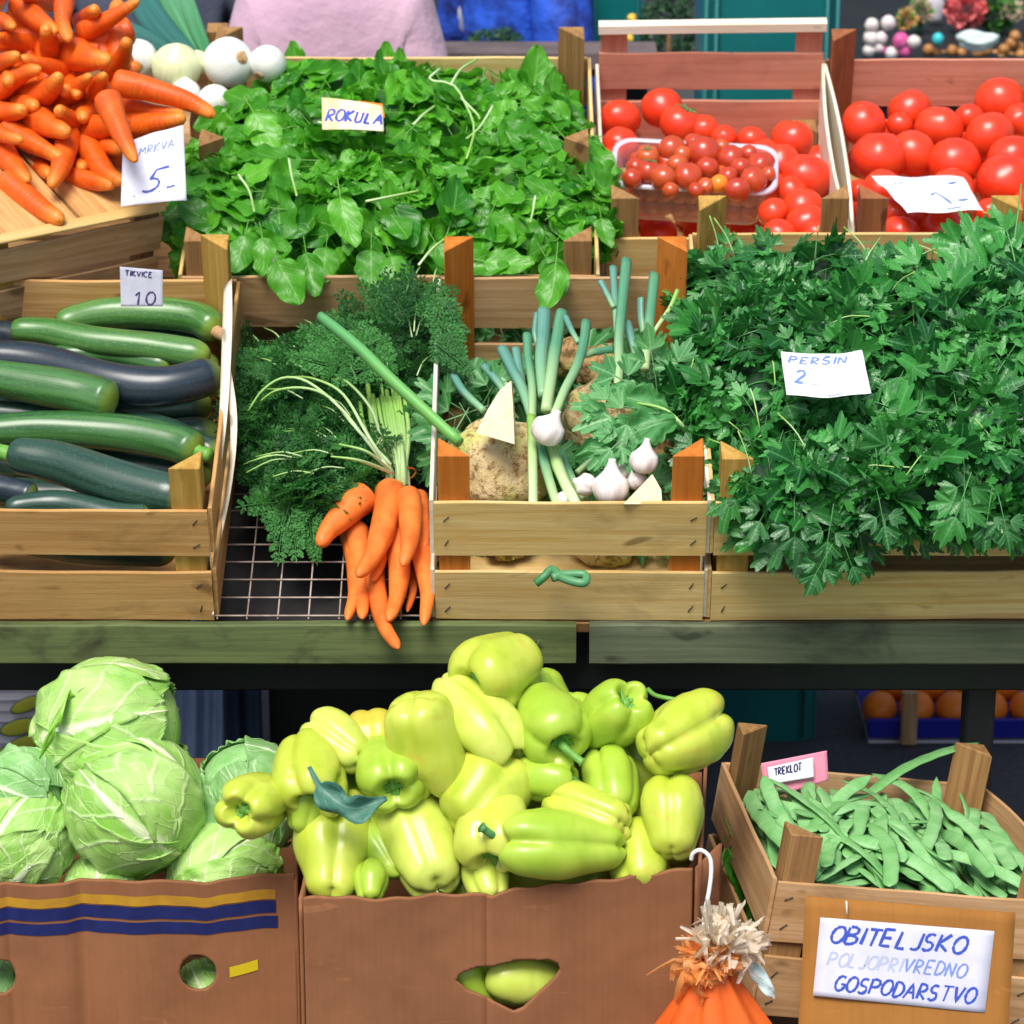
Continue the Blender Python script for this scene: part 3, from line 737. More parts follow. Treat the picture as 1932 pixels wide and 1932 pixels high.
m = MB(); plank(m, pL+zd*.006+yd*.006, pR+zd*.006+yd*.006, yd*.012, zd*.0025, n=16, rag=.001); m.build('edge_strip', M['pine'], uc)
m = MB(); plank(m, pL-zd*.042, pR-zd*.040, zd*.032, yd*.003, n=16, rag=.001); m.build('slat', M['pine_dull'], uc)
m = MB(); plank(m, pL-zd*.118, pR-zd*.115, zd*.03, yd*.003, n=12, rag=.001); m.build('slat', M['pine_dull'], uc)
m = MB(); plank(m, pR-zd*.042+yd*.01, pR-zd*.042+yd*.40, zd*.032, xd*.003, n=10); m.build('slat', M['pine'], uc)
m = MB(); plank(m, pR-zd*.14+yd*.018-xd*.02, pR-zd*.006+yd*.018-xd*.02, xd*.017, yd*.010, n=4); m.build('corner_post', M['post_brown'], uc)

# white onions and leek tops behind the carrots
def onion(x, y, r, dirr, mat, words, sq=1.0, off=0):
    u, v = x, y; p = top(u, v, .21+off); rr = r*depth(p)/F
    m = MB(); Z = dirr; X = Z.orthogonal().normalized(); Y = Z.cross(X); Mx = Matrix((X, Y, Z)).transposed()
    V = []; nu, nv = 26, 18; G = []; Fc = []
    for i in range(nv+1):
        t = i/nv; ph = math.pi*t
        rad = math.sin(ph)**.85; z = -math.cos(ph)*.92
        if t > .8: z += (t-.8)**2*5
        for j in range(nu):
            a = 2*math.pi*j/nu; k2 = 1-.035*(abs(math.sin(a*3.5)))**3*(1-t)
            V.append(p+Mx @ Vector((rad*math.cos(a)*rr*k2*sq, rad*math.sin(a)*rr*k2, z*rr))); G.append((math.cos(a), math.sin(a), t*2))
    for i in range(nv):
        for j in range(nu): kk = (j+1) % nu; Fc.append((i*nu+j, i*nu+kk, (i+1)*nu+kk, (i+1)*nu+j))
    m.add(V, Fc, G); o = m.build('white_onion', mat); tag(o, words, 'onion', 'white onions beside the carrots')
    m = MB(); blob(m, p-Z*rr*.92, (rr*.24, rr*.24, rr*.035), seed=x, amp=.5, fr=3, M=Mx); m.build('root_end', M['root'], o)
    return p, rr
ON = [(260,112,39,(100,-60),'onion','round white onion nearest the carrots, half behind them'),(333,127,47,(80,40),'onion_y','pale yellow green onion second from the carrots'),
 (431,118,49,(190,-50),'onion','largest white onion with its root end showing'),(505,120,36,(60,-30),'onion','white onion at the right end of the row, touching the rocket leaves'),
 (372,118,24,(90,-20),'onion_y','small green tinted onion squeezed between the two big ones'),(350,178,30,(90,20),'onion','white onion mostly hidden under the long carrot'),
 (405,190,32,(90,40),'onion','shaded white onion low beside the rocket leaves'),(245,152,26,(90,0),'onion','little white onion peeping out under the round one')]
for (x, y, r, (a, tw), mt, words) in ON: onion(x, y, r, camdir(a, tw), M[mt], words, off=.075 if y < 150 else .05)
def lump(label, cat, mat, name, c, r, **k): 
    m = MB(); blob(m, c, r, **k); return tag(m.build(name, mat), label, cat)
# leek leaves: flat long blades
for i, (pts, w_, mt, words) in enumerate([
  ([(375,105),(330,20),(290,-60)], 24,'leek_t','bright green leek top rising behind the big white onion'),
  ([(350,100),(285,30),(240,-50)], 26,'leek_d','dark blue green leek top behind the pale onion'),
  ([(330,98),(240,50),(150,20)], 17,'leek_d','dark leek top lying low behind the round onion'),
  ([(385,95),(350,10),(330,-60)], 15,'leek_t','narrow leek top nearest the wooden post'),
  ([(250,80),(200,60),(150,50)], 14,'leek_d','dark leek top behind the carrot tips')]):
    P = [top(u, v, .24+.012*i)+FWD*(.05+.012*i) for u, v in pts]
    sweep_obj('leek', M[mt], P, lambda t, w=w_: w/1130*(.8+.4*math.sin(t*2.6)), words, 'leek', 'leek tops behind the onions', n=16, seg=14, flat=.42, up=-FWD, wob=.12)
m = MB(); pp = top(410, 110, .19); prism(m, [(0, 0), (.04, 0), (.04, .04)], 0, .12)
# crate that holds onions: only its post and a rail are seen
oc = empty('onion_crate', top(250, 420, 0), 'brown wooden crate behind the carrots holding the white onions, its corner post showing', 'crate', 'wooden slatted crates on the stall')
q0 = top(388, 75, .20)+FWD*.02; q1 = top(432, 75, .20)+FWD*.02
m = MB(); cq = (q0+q1)/2; plank(m, cq-NRM*.2, cq+NRM*.028, Vector((.0185, 0, 0)), T*.018, n=3, ch=.002); m.build('corner_post', M['post_brown'], oc)
m = MB(); plank(m, lx(cq, cq.x-.42)-NRM*.06-T*.025, cq-NRM*.06-T*.025, NRM*.045, T*.003, n=6); m.build('slat', M['pine_dull'], oc)
fq = top(380, 228, .20); m = MB(); plank(m, fq-NRM*.2, fq+NRM*.008, Vector((.019, 0, 0)), T*.018, n=3, ch=.002); m.build('corner_post', M['post_brown'], oc)
m = MB(); plank(m, lx(fq, fq.x-.40)-NRM*.11+T*.26, fq-NRM*.11+T*.26, T*.2, NRM*.004, n=6); m.build('base_board', M['pine_dull'], oc)

# ------------------------------------------------------------------ tomatoes
def tomato(p, r, label, group, mat=M['tomato'], name='tomato', cat='tomato', calyx=False, seg=26):
    m = MB(); s = rnd.random()*10
    tilt = Matrix.Rotation(rnd.uniform(-.9, .9), 3, 'X') @ Matrix.Rotation(rnd.uniform(-.7, .7), 3, 'Y') @ Matrix.Rotation(rnd.uniform(0, 6), 3, 'Z')
    V = []; Fc = []; G = []; nu, nv = seg, int(seg*.7); nr = rnd.choice((5, 6, 7)); rd = rnd.uniform(.0, .035)
    oz = rnd.uniform(.86, .95)
    for i in range(nv+1):
        ph = math.pi*i/nv
        for j in range(nu):
            a = 2*math.pi*j/nu; d = Vector((math.sin(ph)*math.cos(a), math.sin(ph)*math.sin(a), math.cos(ph)))
            kk = 1+.05*noise.noise(d*1.2+Vector((s, 0, 0)))-rd*(abs(math.sin(a*nr/2)))**4*math.sin(ph)*(1.2+math.cos(ph))
            z = d.z*oz - (.22 if calyx else .07)*math.exp(-(ph/(.38 if calyx else .3))**2)
            V.append(p+tilt @ Vector((d.x*kk, d.y*kk, z*kk))*r); G.append(d)
    for i in range(nv):
        for j in range(nu):
            k2 = (j+1) % nu; Fc.append((i*nu+j, (i+1)*nu+j, (i+1)*nu+k2, i*nu+k2))
    m.add(V, Fc, G); o = m.build(name, mat); tag(o, label, cat, group)
    if calyx:
        m = MB(); ax = tilt @ Vector((0, 0, 1)); c0 = p+ax*r*(oz-.2); X = ax.orthogonal().normalized(); Y = ax.cross(X)
        for q in range(5):
            a = q*1.257; tube(m, [c0, c0+(X*math.cos(a)+Y*math.sin(a))*r*.3+ax*r*.12, c0+(X*math.cos(a)+Y*math.sin(a))*r*.6+ax*r*.1], lambda t: r*.07*(1.1-t), n=4, seg=5)
        m.build('calyx', M['stem_d'], o)
    return o
TR = [(1260,520,97,'big tomato in the back left corner of the right crate'),(1450,460,92,'tomato against the reddish back board, left one'),(1410,525,58,'small tomato wedged in the back row of the right crate'),
 (1575,540,106,'tomato in the second row of the right crate, left of centre'),(1830,425,108,'highest tomato of the right crate, standing above the back board edge'),(1700,495,66,'tomato half hidden in the back row under the highest one'),
 (1785,570,108,'large tomato in the middle of the right crate'),(1915,500,74,'back row tomato at the right edge of the picture'),(1325,658,121,'very large tomato at the left wall of the right crate'),
 (1465,645,102,'tomato tucked behind the very large one'),(1640,680,112,'large tomato above the price card'),(1880,670,112,'tomato behind the one cut by the right edge'),
 (1850,752,124,'huge tomato right of the price card'),(1340,800,92,'tomato under the left corner of the price card'),(1630,795,98,'tomato under the back edge of the price card'),
 (1240,800,52,'small tomato between the left post and the very large one'),(1412,975,84,'front row tomato beside the reddish post'),(1592,958,94,'front row tomato in front of the price card'),
 (1400,890,76,'tomato in shadow under the price card'),(1500,900,80,'tomato under the middle of the price card'),(1790,890,66,'tomato behind the parsley crate post'),(1960,850,80,'tomato cut by the right edge in the front row')]
TL = [(235,500,91,'tomato in the back left corner of the small crate'),(413,452,90,'highest tomato of the small crate'),(492,520,92,'tomato in front of the highest one'),
 (590,540,64,'dark tomato beside the pair at the back'),(672,578,58,'small tomato at the foot of the back board'),(790,588,64,'tomato in the middle of the back row'),(965,590,88,'tomato in the back right corner of the small crate'),
 (240,612,84,'tomato behind the left end of the plastic tub'),(190,670,60,'tomato at the left wall of the small crate'),(915,690,92,'tomato right of the plastic tub'),
 (1022,742,111,'largest tomato of the small crate, in its right corner'),(870,780,66,'tomato touching the corner of the plastic tub'),(880,890,66,'tomato in the dark right of the tub'),
 (1005,865,88,'tomato below the largest one'),(1020,935,88,'ribbed tomato at the front right of the small crate'),(905,985,76,'front row tomato beside the tub'),(1060,980,60,'tomato at the front right post'),
 (175,745,66,'tomato left of the tub'),(840,640,64,'tomato behind the cherry tomatoes'),(185,890,52,'tomato low at the left wall beside the post'),(960,800,70,'tomato hidden between the two big ones')]
def tomplace(L, grp):
    for (x, y, r, words) in L:
        u, v = Z3(x, y); p = top(u, v, .165); rr = r/(2.1467*1.0352)*depth(p)/F
        p = p - ray(u, v).normalized()*max(0, rr-.03)*.6
        tomato(p, rr, words, grp, calyx=(x, y) in ((492, 520),))
tomplace(TR, 'tomatoes in the right crate'); tomplace(TL, 'tomatoes in the small crate')
for (x0, x1, grp) in ((175, 1090, 'small'), (1270, 1990, 'right')):
    for j in range(1, 6):
        n = int((x1-x0)/155)
        for i in range(n+1):
            x = x0+(x1-x0)*(i/n)+(40 if j % 2 else -10); y = 480+j*100
            if x > x1: continue
            p = top(*Z3(x, y), .042 if grp == 'small' and 180 < x < 930 and y > 560 else .085)
            tomato(p, .034, 'red tomato of the lower layer in the %s crate, glimpsed between the upper ones' % grp, 'lower layer tomatoes, %s crate' % grp, seg=16)

# plastic tub with cherry tomatoes
def tubp(x, y, h): u, v = Z3(x, y); return top(u, v, h)
cen = top(*Z3(552, 694), .20)
tub = empty('plastic_tub', cen-NRM*.10, 'clear plastic tub full of cherry tomatoes standing among the tomatoes of the small crate', 'tub')
hx = 348/(2.1467*1.0352)*depth(cen)/F
hy = .066
rot = R(-5)
TX = Vector((1, 0, 0)) ; NB = (NRM*math.cos(R(8))-T*math.sin(R(8))).normalized(); TB = NB.cross(TX)*1
TXr = (TX*math.cos(rot)+TB*math.sin(rot)); TBr = NB.cross(TXr)
def ring(sx, sy, rc, z, n=10):
    out = []
    for q, (cx, cy) in enumerate(((1, 1), (-1, 1), (-1, -1), (1, -1))):
        for i in range(n):
            a = math.pi/2*(q+i/(n-1))
            out.append(cen+TXr*(cx*(sx-rc)+rc*math.cos(a))+TBr*(cy*(sy-rc)+rc*math.sin(a))+NB*z)
    return out
def loft(m, rings, close=False):
    n = len(rings[0]); V = [p for r_ in rings for p in r_]; Fc = []
    for i in range(len(rings)-1):
        for j in range(n): k2 = (j+1) % n; Fc.append((i*n+j, i*n+k2, (i+1)*n+k2, (i+1)*n+j))
    if close: Fc.append(tuple(range((len(rings)-1)*n, len(rings)*n)))
    m.add(V, Fc)
m = MB(); loft(m, [ring(hx-.006, hy-.006, .03, 0), ring(hx-.014, hy-.012, .028, -.02), ring(hx-.022, hy-.018, .026, -.07), ring(hx-.026, hy-.022, .024, -.088), ring(hx-.036, hy-.032, .02, -.092)], True)
m.build('wall', M['plastic'], tub)
m = MB(); loft(m, [ring(hx-.008, hy-.008, .03, -.0005), ring(hx-.005, hy-.005, .032, .002), ring(hx, hy, .034, .001), ring(hx+.0015, hy+.0015, .035, -.004), ring(hx+.0008, hy+.0008, .035, -.0045), ring(hx-.0015, hy-.0015, .034, -.0005), ring(hx-.005, hy-.005, .032, .0005), ring(hx-.008, hy-.008, .03, -.002)])
m.build('rim', M['rim'], tub)
CH = [(355,645,46),(455,618,56),(590,630,66),(700,655,54),(480,682,44),(605,695,46),(745,697,46),(822,682,52),(358,712,52),(420,738,54),(525,732,56),(652,762,40),(798,745,54),(730,788,52),(598,772,36),(290,740,40),(850,665,36),(545,590,40),(665,610,36),(300,690,36),(500,640,40),(690,730,40),(560,790,34),(450,790,34),(860,720,30),(780,640,40)]
cw = ['cherry tomato with a %s, %s' % (a, b) for a, b in zip(
 ['greenish shoulder','pale cut star','bright red side','dull brown blush','green calyx scar','pale cap','dark red side','soft orange shine','brown shoulder','dark calyx scar','deep red cheek','pure orange skin','rosy skin','dusky skin','tiny size','flat face','round top','small round top','half hidden side','small dark side','dark face','half seen face','tiny dark face','tiny face','narrow visible slice','dull red top'],
 ['back left in the tub','topmost of the tub, left','biggest at the back of the tub','right of the biggest','under the topmost','at the centre of the tub','right of the centre','at the right end of the tub','at the left of the tub','front left in the tub','front centre left','the only orange one','front right end','front right','between the front ones','at the left rim','at the right rim behind','behind the topmost','behind the biggest','at the left end behind','under the topmost pair','behind the orange one','at the front rim centre','at the front rim left','at the right corner','back right in the tub'])]
for (x, y, r), words in zip(CH, cw):
    p = tubp(x, y, .205); rr = 1.1*r/(2.1467*1.0352)*depth(p)/F
    lift = .012-.00012*abs(x-560)*.2
    p = p-ray(*Z3(x, y)).normalized()*(.0+rr*.4)-NRM*.004
    tomato(p, rr, words, 'cherry tomatoes in the tub', M['cherry_orange'] if (x, y) == (652, 762) else M['cherry'], 'cherry_tomato', 'cherry tomato', calyx=(x, y) in ((480, 682), (355, 645), (358, 712)), seg=18)
for j in range(3):
    for i in range(9):
        for z in (-.016, -.042, -.070):
            p = cen+TXr*(-hx+.045+i*(2*hx-.09)/8)+TBr*(-hy+.040+j*(2*hy-.080)/2)+NB*z
            tomato(p, .0185, 'cherry tomato seen dimly through the wall of the plastic tub', 'cherry tomatoes lower in the tub', M['cherry'], 'cherry_tomato', 'cherry tomato', seg=12)

# ------------------------------------------------------------------ zucchini
ZU = [
 ([(290,345),(520,295),(800,290),(1010,320),(1105,385)], 74,'zuc_l',.150,'bright green zucchini at the back with a brown blemish at its right end'),
 ([(60,375),(240,385),(460,430),(800,468),(1070,510)], 66,'zuc_l',.168,'light green zucchini with a yellow blossom end, second from the back'),
 ([(230,505),(560,500),(870,560)], 48,'zuc',.15,'slim green zucchini wedged behind the black one'),
 ([(-120,510),(200,540),(560,640),(850,665),(1130,595)], 88,'zuc_d',.172,'blackish blue zucchini, the darkest in the crate'),
 ([(-160,600),(150,650),(420,700),(580,745)], 92,'zuc',.18,'green zucchini cut by the left edge, its rounded end in the middle of the crate'),
 ([(-140,900),(200,880),(600,900),(880,950),(1010,1000)], 84,'zuc',.15,'long mottled green zucchini across the middle of the crate'),
 ([(50,1010),(300,1055),(620,1160),(960,1290)], 98,'zuc_g',.185,'big dark green zucchini slanting down behind the front post'),
 ([(30,1290),(300,1265),(600,1330),(760,1400)], 64,'zuc_g',.165,'dark zucchini curving behind the front slat'),
 ([(-160,1170),(20,1190),(180,1230)], 60,'zuc_d',.15,'dark zucchini at the lower left edge'),
 ([(-140,790),(200,815),(520,850)], 60,'zuc_g',.125,'dark zucchini showing as a sliver below the cut off one'),
 ([(500,850),(800,880),(1120,1020)], 64,'zuc_g',.115,'shaded zucchini under the long mottled one at the right'),
 ([(-120,380),(40,400),(200,440)], 60,'zuc_d',.13,'dark zucchini end at the left edge behind'),
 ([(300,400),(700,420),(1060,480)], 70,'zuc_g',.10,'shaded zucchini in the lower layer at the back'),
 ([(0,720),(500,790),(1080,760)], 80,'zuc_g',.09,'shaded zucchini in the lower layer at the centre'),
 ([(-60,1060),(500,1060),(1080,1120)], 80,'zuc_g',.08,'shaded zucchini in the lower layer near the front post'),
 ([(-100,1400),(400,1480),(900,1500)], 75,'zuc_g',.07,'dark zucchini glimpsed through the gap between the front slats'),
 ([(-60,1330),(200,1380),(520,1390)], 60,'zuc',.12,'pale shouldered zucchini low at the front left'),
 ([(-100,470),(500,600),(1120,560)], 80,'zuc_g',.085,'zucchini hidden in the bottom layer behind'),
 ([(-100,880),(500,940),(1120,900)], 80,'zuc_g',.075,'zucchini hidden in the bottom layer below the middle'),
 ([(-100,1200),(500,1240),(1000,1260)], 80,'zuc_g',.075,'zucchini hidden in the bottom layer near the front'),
 ([(-100,640),(500,700),(1120,660)], 80,'zuc_d',.06,'dark zucchini hidden in the bottom layer under the black one')]
def zprof(t):
    r = .80+.20*math.sin(min(1, t*1.25)*math.pi*.62)
    if t < .09: r *= .45+.55*math.sqrt(max(0, 1-((.09-t)/.09)**2))
    if t > .90: r *= .12+.88*math.sqrt(max(0, 1-((t-.90)/.1)**2))
    return r
for i, (pts, r, mt, h, words) in enumerate(ZU):
    P = [mid(*Z4(x, y), h) for x, y in pts]; rr = r*1.17/2.703*depth(P[0])/F
    P = [p+T*max(0, rr+.012-(p-MID0).dot(T)) for p in P]
    o = sweep_obj('zucchini', M[mt], P, lambda t: rr*zprof(t), words, 'zucchini', 'zucchini in the crate', n=36, seg=22, cl=True, wob=.045)
    if i in (0, 6, 5):
        s_ = 1 if i != 6 else 0
        e = P[-1] if s_ else P[0]; d = (P[-1]-P[-2] if s_ else P[0]-P[1]).normalized()
        mm = MB(); tube(mm, [e-d*.012, e+d*.012, e+d*.022+NRM*.004], lambda t: rr*.42*(1-.15*t), n=6, seg=8, wob=.2); mm.build('stalk', M['stem'] if i else M['pine_dull'], o)

# ------------------------------------------------------------------ peppers
def pepper(u, v, L, W, a, tow, mt, words, grp='pale green peppers in the box', seed=None, stem=0, off=0, lobes=None, taper=.55, P=None, blunt=False, free=False):
    """L length and W width in picture units (1932 wide); a, tow: direction of the stem end in the picture and towards the viewer"""
    if P is None: P = pep(u, v, off)
    dy_ = abs(camdir(a, tow).y); rw = (W*math.sqrt(1-dy_**2)+L*dy_*.92)*depth(P)/F/2
    if free: rw = .028
    if P.y < YW1+rw: P = CAM+(P-CAM)*((YW1+rw-CAM.y)/(P.y-CAM.y))
    s = depth(P)/F; Lm = L*s; Rm = W*s/2; rs = random.Random(seed if seed is not None else int(u*7+v)); lobes = lobes or rs.choice((3, 4, 4))
    Zs = camdir(a, tow); Zt = -Zs
    X = Zs.orthogonal().normalized(); X = Matrix.Rotation(rs.uniform(0, 6.28), 3, Zs) @ X; Y = Zt.cross(X)
    e1 = taper
    cp = [(0, .15), (.20, .14), (.33, .07), (.50, -.005), (.70, .02), (.93, .13), (1.0, .32), (.97-.05*(1-e1), .52), (.55+.40*e1, .74), (.42+.38*e1, .90), (.14+.26*e1, .985), (.02, .965)]
    C = catmull([(r_, 0, z_) for r_, z_ in cp], 34)
    nu = 60; V = []; G = []; Fc = []; ph0 = rs.uniform(0, 6); amps = [rs.uniform(.75, 1.25) for _ in range(lobes)]; hs = [rs.uniform(-.04, .07) for _ in range(lobes)]
    bend = Vector((rs.uniform(-.10, .10), rs.uniform(-.10, .10), 0)); so = rs.random()*20; gd = rs.uniform(.17, .27)
    for i, c_ in enumerate(C):
        t = i/(len(C)-1); r0, z0 = max(0, c_.x), c_.z
        for j in range(nu):
            th = 2*math.pi*j/nu; q = (th+ph0+.10*math.sin(2*th+so)) % (2*math.pi)
            lf = q/(2*math.pi)*lobes; li = int(lf) % lobes; fr = lf-int(lf)
            sh = math.sin(math.pi*fr)                      # 0 in the groove, 1 on the lobe
            g = (1-sh)**1.7
            k3 = 1-g*gd*(1.15 if z0 < .25 else (.62+.75*max(0, z0-.55)))
            k3 *= 1+(amps[li]-1)*.10*sh
            x = r0*k3; z = z0-(hs[li]*sh if z0 < .4 else -hs[li]*.9*sh*(z0-.4)) - (.045*sh*math.exp(-((r0-.62)/.3)**2) if z0 < .2 else 0)
            if z0 > .8: z += .05*sh*(1-r0)*0 + (-.10*(1-sh)*(r0 < .5)*r0)
            d = Vector((math.cos(th)*x*Rm, math.sin(th)*x*Rm, (z-.5)*Lm))
            d += bend*Lm*(z-.3)**2
            nn = 1+.045*noise.noise(Vector((d.x, d.y, d.z))*22+Vector((so, 0, 0)))
            V.append(P+X*(d.x*nn)+Y*(d.y*nn)+Zt*d.z); G.append((math.cos(th), math.sin(th), z))
    n = len(C)
    for i in range(n-1):
        for j in range(nu): k2 = (j+1) % nu; Fc.append((i*nu+j, i*nu+k2, (i+1)*nu+k2, (i+1)*nu+j))
    m = MB(); m.add(V, Fc, G)
    # local frame of the object follows the pepper so the blush stays put
    o = m.build('bell_pepper', M[mt]); tag(o, words, 'pepper', grp)
    S0 = P+Zs*(.5-.125)*Lm
    if tow > -15:
        mm = MB(); ns = 6
        for q in range(ns):
            a2 = 6.283*q/ns+rs.random(); dd = X*math.cos(a2)+Y*math.sin(a2)
            tube(mm, [S0, S0+dd*Rm*.24+Zs*Lm*.035, S0+dd*Rm*.42+Zs*Lm*.085], lambda t: Rm*.12*(1.15-t), n=4, seg=6, flat=.5, up=Zs)
        for q in range(26):
            a2 = rs.random()*6.28; rr = rs.uniform(.05, .38); dd = X*math.cos(a2)+Y*math.sin(a2)
            blob(mm, S0+dd*Rm*rr+Zs*Lm*(.015+rr*.10), Rm*.035, seed=q, amp=.3, nu=6, nv=4)
        tube(mm, [S0-Zs*.002, S0+Zs*Lm*.045], lambda t: Rm*.17*(1-.3*t), n=3, seg=10)
        cx = mm.build('calyx', M['stem'], o)
        if stem:
            mm = MB(); bd = camdir(stem[0], stem[1]); l = stem[2]*s
            tube(mm, [S0, S0+Zs*l*.45, S0+Zs*l*.62+bd*l*.35, S0+Zs*l*.66+bd*l*.75], lambda t: Rm*(.125-.03*t+(.05 if t > .93 else 0)), n=14, seg=10, wob=.15)
            sk_ = mm.build('stalk', M['stem' if len(stem) < 4 else 'stem_d'], None); w_ = Vector(sk_.location); sk_.parent = cx; sk_.location = w_-o.location
    return o
YW1 = at(572, 1694, 4.30).y+.012; YW2 = at(-190, 1668, 4.46).y+.012
BX0 = at(575, 1693, 4.32); BXR = at(1308, 1640, 4.36)    # front top corners of the pepper box
PB = R(54); PEN = Vector((0, -math.sin(PB), math.cos(PB))); PE0 = at(940, 1640, 4.30)+FWD*.055
def pep(u, v, off=0): return onplane(u, v, PE0+PEN*off, PEN)
PL = [
 (943,1266,150,158,205,38,'pep_y','topmost pepper of the pile, standing in front of the green board',dict(taper=.75,off=.0)),
 (893,1352,205,142,-48,18,'pep_p','long pale pepper slanting down right just below the topmost one',dict(taper=.5,off=.012)),
 (800,1395,185,158,-75,-20,'pep_y','big blocky pepper with a green patch, left of the slanting one',dict(taper=.85,off=.03)),
 (1037,1360,150,146,-60,50,'pep_g','pepper with a thick bent stalk facing forward, below the topmost one',dict(taper=.7,stem=(-35,10,52),off=.01)),
 (1153,1357,148,126,50,42,'pep_g','pepper showing a round seedy calyx, second from the right in the upper row',dict(taper=.7)),
 (1283,1394,176,158,28,-35,'pep_y','large pepper at the right rim of the box, leaning outward',dict(taper=.6,off=.02)),
 (583,1458,160,150,-82,48,'pep_y','knobbly pepper with the blue green leaf in its hollow, upper left of the pile',dict(taper=.8,lobes=4)),
 (640,1405,130,112,150,-30,'pep_p','pale pepper peeping out behind the knobbly one',dict(off=-.01)),
 (708,1405,120,110,100,-30,'pep_o','golden pepper in shade between the pale and the blocky ones',dict(off=-.03)),
 (737,1455,140,136,-75,62,'pep_g','round pepper looking straight out with a green calyx, right of the leaf',dict(taper=.8,off=.01)),
 (483,1515,140,126,200,66,'pep_y','leftmost pepper, resting on the cabbages with its calyx facing out',dict(taper=.8,off=.01,lobes=4)),
 (578,1518,110,88,80,-10,'pep_g','small bright pepper under the leaf at the left',dict(off=.0)),
 (625,1612,205,150,88,-32,'pep_y','upright heavy shouldered pepper at the left corner of the box',dict(taper=.35,lobes=3,off=.03)),
 (793,1592,215,150,115,-38,'pep_p','long upright striped pepper leaning right at the front of the box',dict(taper=.7,off=.035)),
 (908,1500,165,168,50,-25,'pep_y','yellowish pepper in the middle of the pile behind the blushed one',dict(taper=.8,off=.0)),
 (932,1560,150,148,-95,40,'pep_b','pepper with a pinkish red blush on its shoulder',dict(taper=.8,off=.02)),
 (1068,1594,225,146,176,12,'pep_g','bright green pepper lying across the front with a curled stalk',dict(taper=.5,stem=(140,25,66,1),off=.075,free=True)),
 (1018,1466,125,98,0,15,'pep_g','small pepper lying sideways at the centre of the pile',dict(taper=.7,stem=(-40,0,30),off=.0)),
 (1155,1484,135,110,100,-40,'pep_g','pepper with a double hump right of the centre',dict(taper=.9,off=.0)),
 (1112,1532,170,108,165,-30,'pep_y','broad yellow green pepper above the curled stalk one',dict(taper=.9,off=.02)),
 (1268,1547,150,132,90,-35,'pep_y','smooth pepper at the right wall above the hook',dict(taper=.6,off=.02)),
 (1207,1628,130,128,100,-40,'pep_y','yellow pepper half sunk at the front right corner',dict(taper=.8,off=.02)),
 (918,1660,110,92,100,-40,'pep_p','pale pepper half sunk at the middle of the front rim',dict(taper=.8,off=.045)),
 (700,1668,80,70,90,-40,'pep_g','small pepper end in the gap between the two upright ones',dict(off=.0)),
 (725,1600,150,100,120,-40,'pep_g','shaded pepper between the two upright front ones',dict(off=-.035)),
]
for (u, v, L, W, a, tw, mt, words, kw) in PL: pepper(u, v, L, W, a, tw, mt, words, **kw)
for (u, v) in [(660,1500),(760,1520),(850,1580),(1000,1540),(1100,1440),(1200,1480),(1240,1590),(1000,1640),(880,1420),(980,1400),(1090,1380),(700,1600),(1150,1600),(1210,1420),(1020,1330),(940,1350),(620,1500),(800,1460),(1100,1680),(860,1680)]:
    pepper(u, v, 150, 130, rnd.uniform(0, 360), -10, rnd.choice(('pep_y', 'pep_g')), 'pepper deep in the pile, only a sliver showing in the dark between others', 'peppers deep in the pile', off=-.085, seed=u)
# two peppers behind the hand hole
HC = at(975, 1852, 4.42)
pepper(0, 0, 160, 118, 175, 10, 'pep_p', 'pepper filling the right of the hand hole of the box', P=at(1008, 1845, 4.40), seed=4, grp='peppers behind the hand hole', taper=.6)
pepper(0, 0, 170, 110, 120, 10, 'pep_g', 'pepper at the left side of the hand hole of the box', P=at(880, 1858, 4.38), seed=5, grp='peppers behind the hand hole', taper=.6)
# the blue green leaf
def blade(name, mat, label, cat, pts, w, up, wave=.15, fold=.25, n=20, parent=None, shape=lambda t: math.sin(math.pi*min(1, t*.93+.07))**.8):
    m = MB(); C = catmull(pts, n); V = []; G = []; Fc = []; ms_ = 7
    for i, p in enumerate(C):
        t = i/n; d = (C[min(i+1, n)]-C[max(i-1, 0)]).normalized(); sd_ = d.cross(Vector(up)).normalized(); nn = sd_.cross(d)
        for j in range(ms_):
            s = (j/(ms_-1)*2-1); ww = w*shape(t)
            V.append(p+sd_*(s*ww)+nn*(abs(s)*ww*fold+wave*ww*math.sin(t*14+s*3)*abs(s))); G.append((s, t, 0))
    for i in range(n):
        for j in range(ms_-1): a = i*ms_+j; Fc.append((a, a+1, a+ms_+1, a+ms_))
    m.add(V, Fc, G, .5); o = m.build(name, mat, parent)
    md = o.modifiers.new('s', 'SOLIDIFY'); md.thickness = .0006
    return tag(o, label, cat) if parent is None else o
M['bluegreen'] = leafmat('blue_green_leaf', (.04, .16, .11), (.08, .24, .16), (.25, .45, .36), .5, .1)
blade('loose_leaf', M['bluegreen'], 'blue green wilted leaf lying among the peppers', 'leaf', [pep(583, 1447, .075), pep(612, 1492, .085), pep(665, 1525, .085), pep(730, 1506, .085)], .017, -FWD, .6, .5, shape=lambda t: (.18+.9*math.sin(math.pi*t**1.25)*(1+.3*math.sin(t*19))) if t > .25 else .16+t*.3)

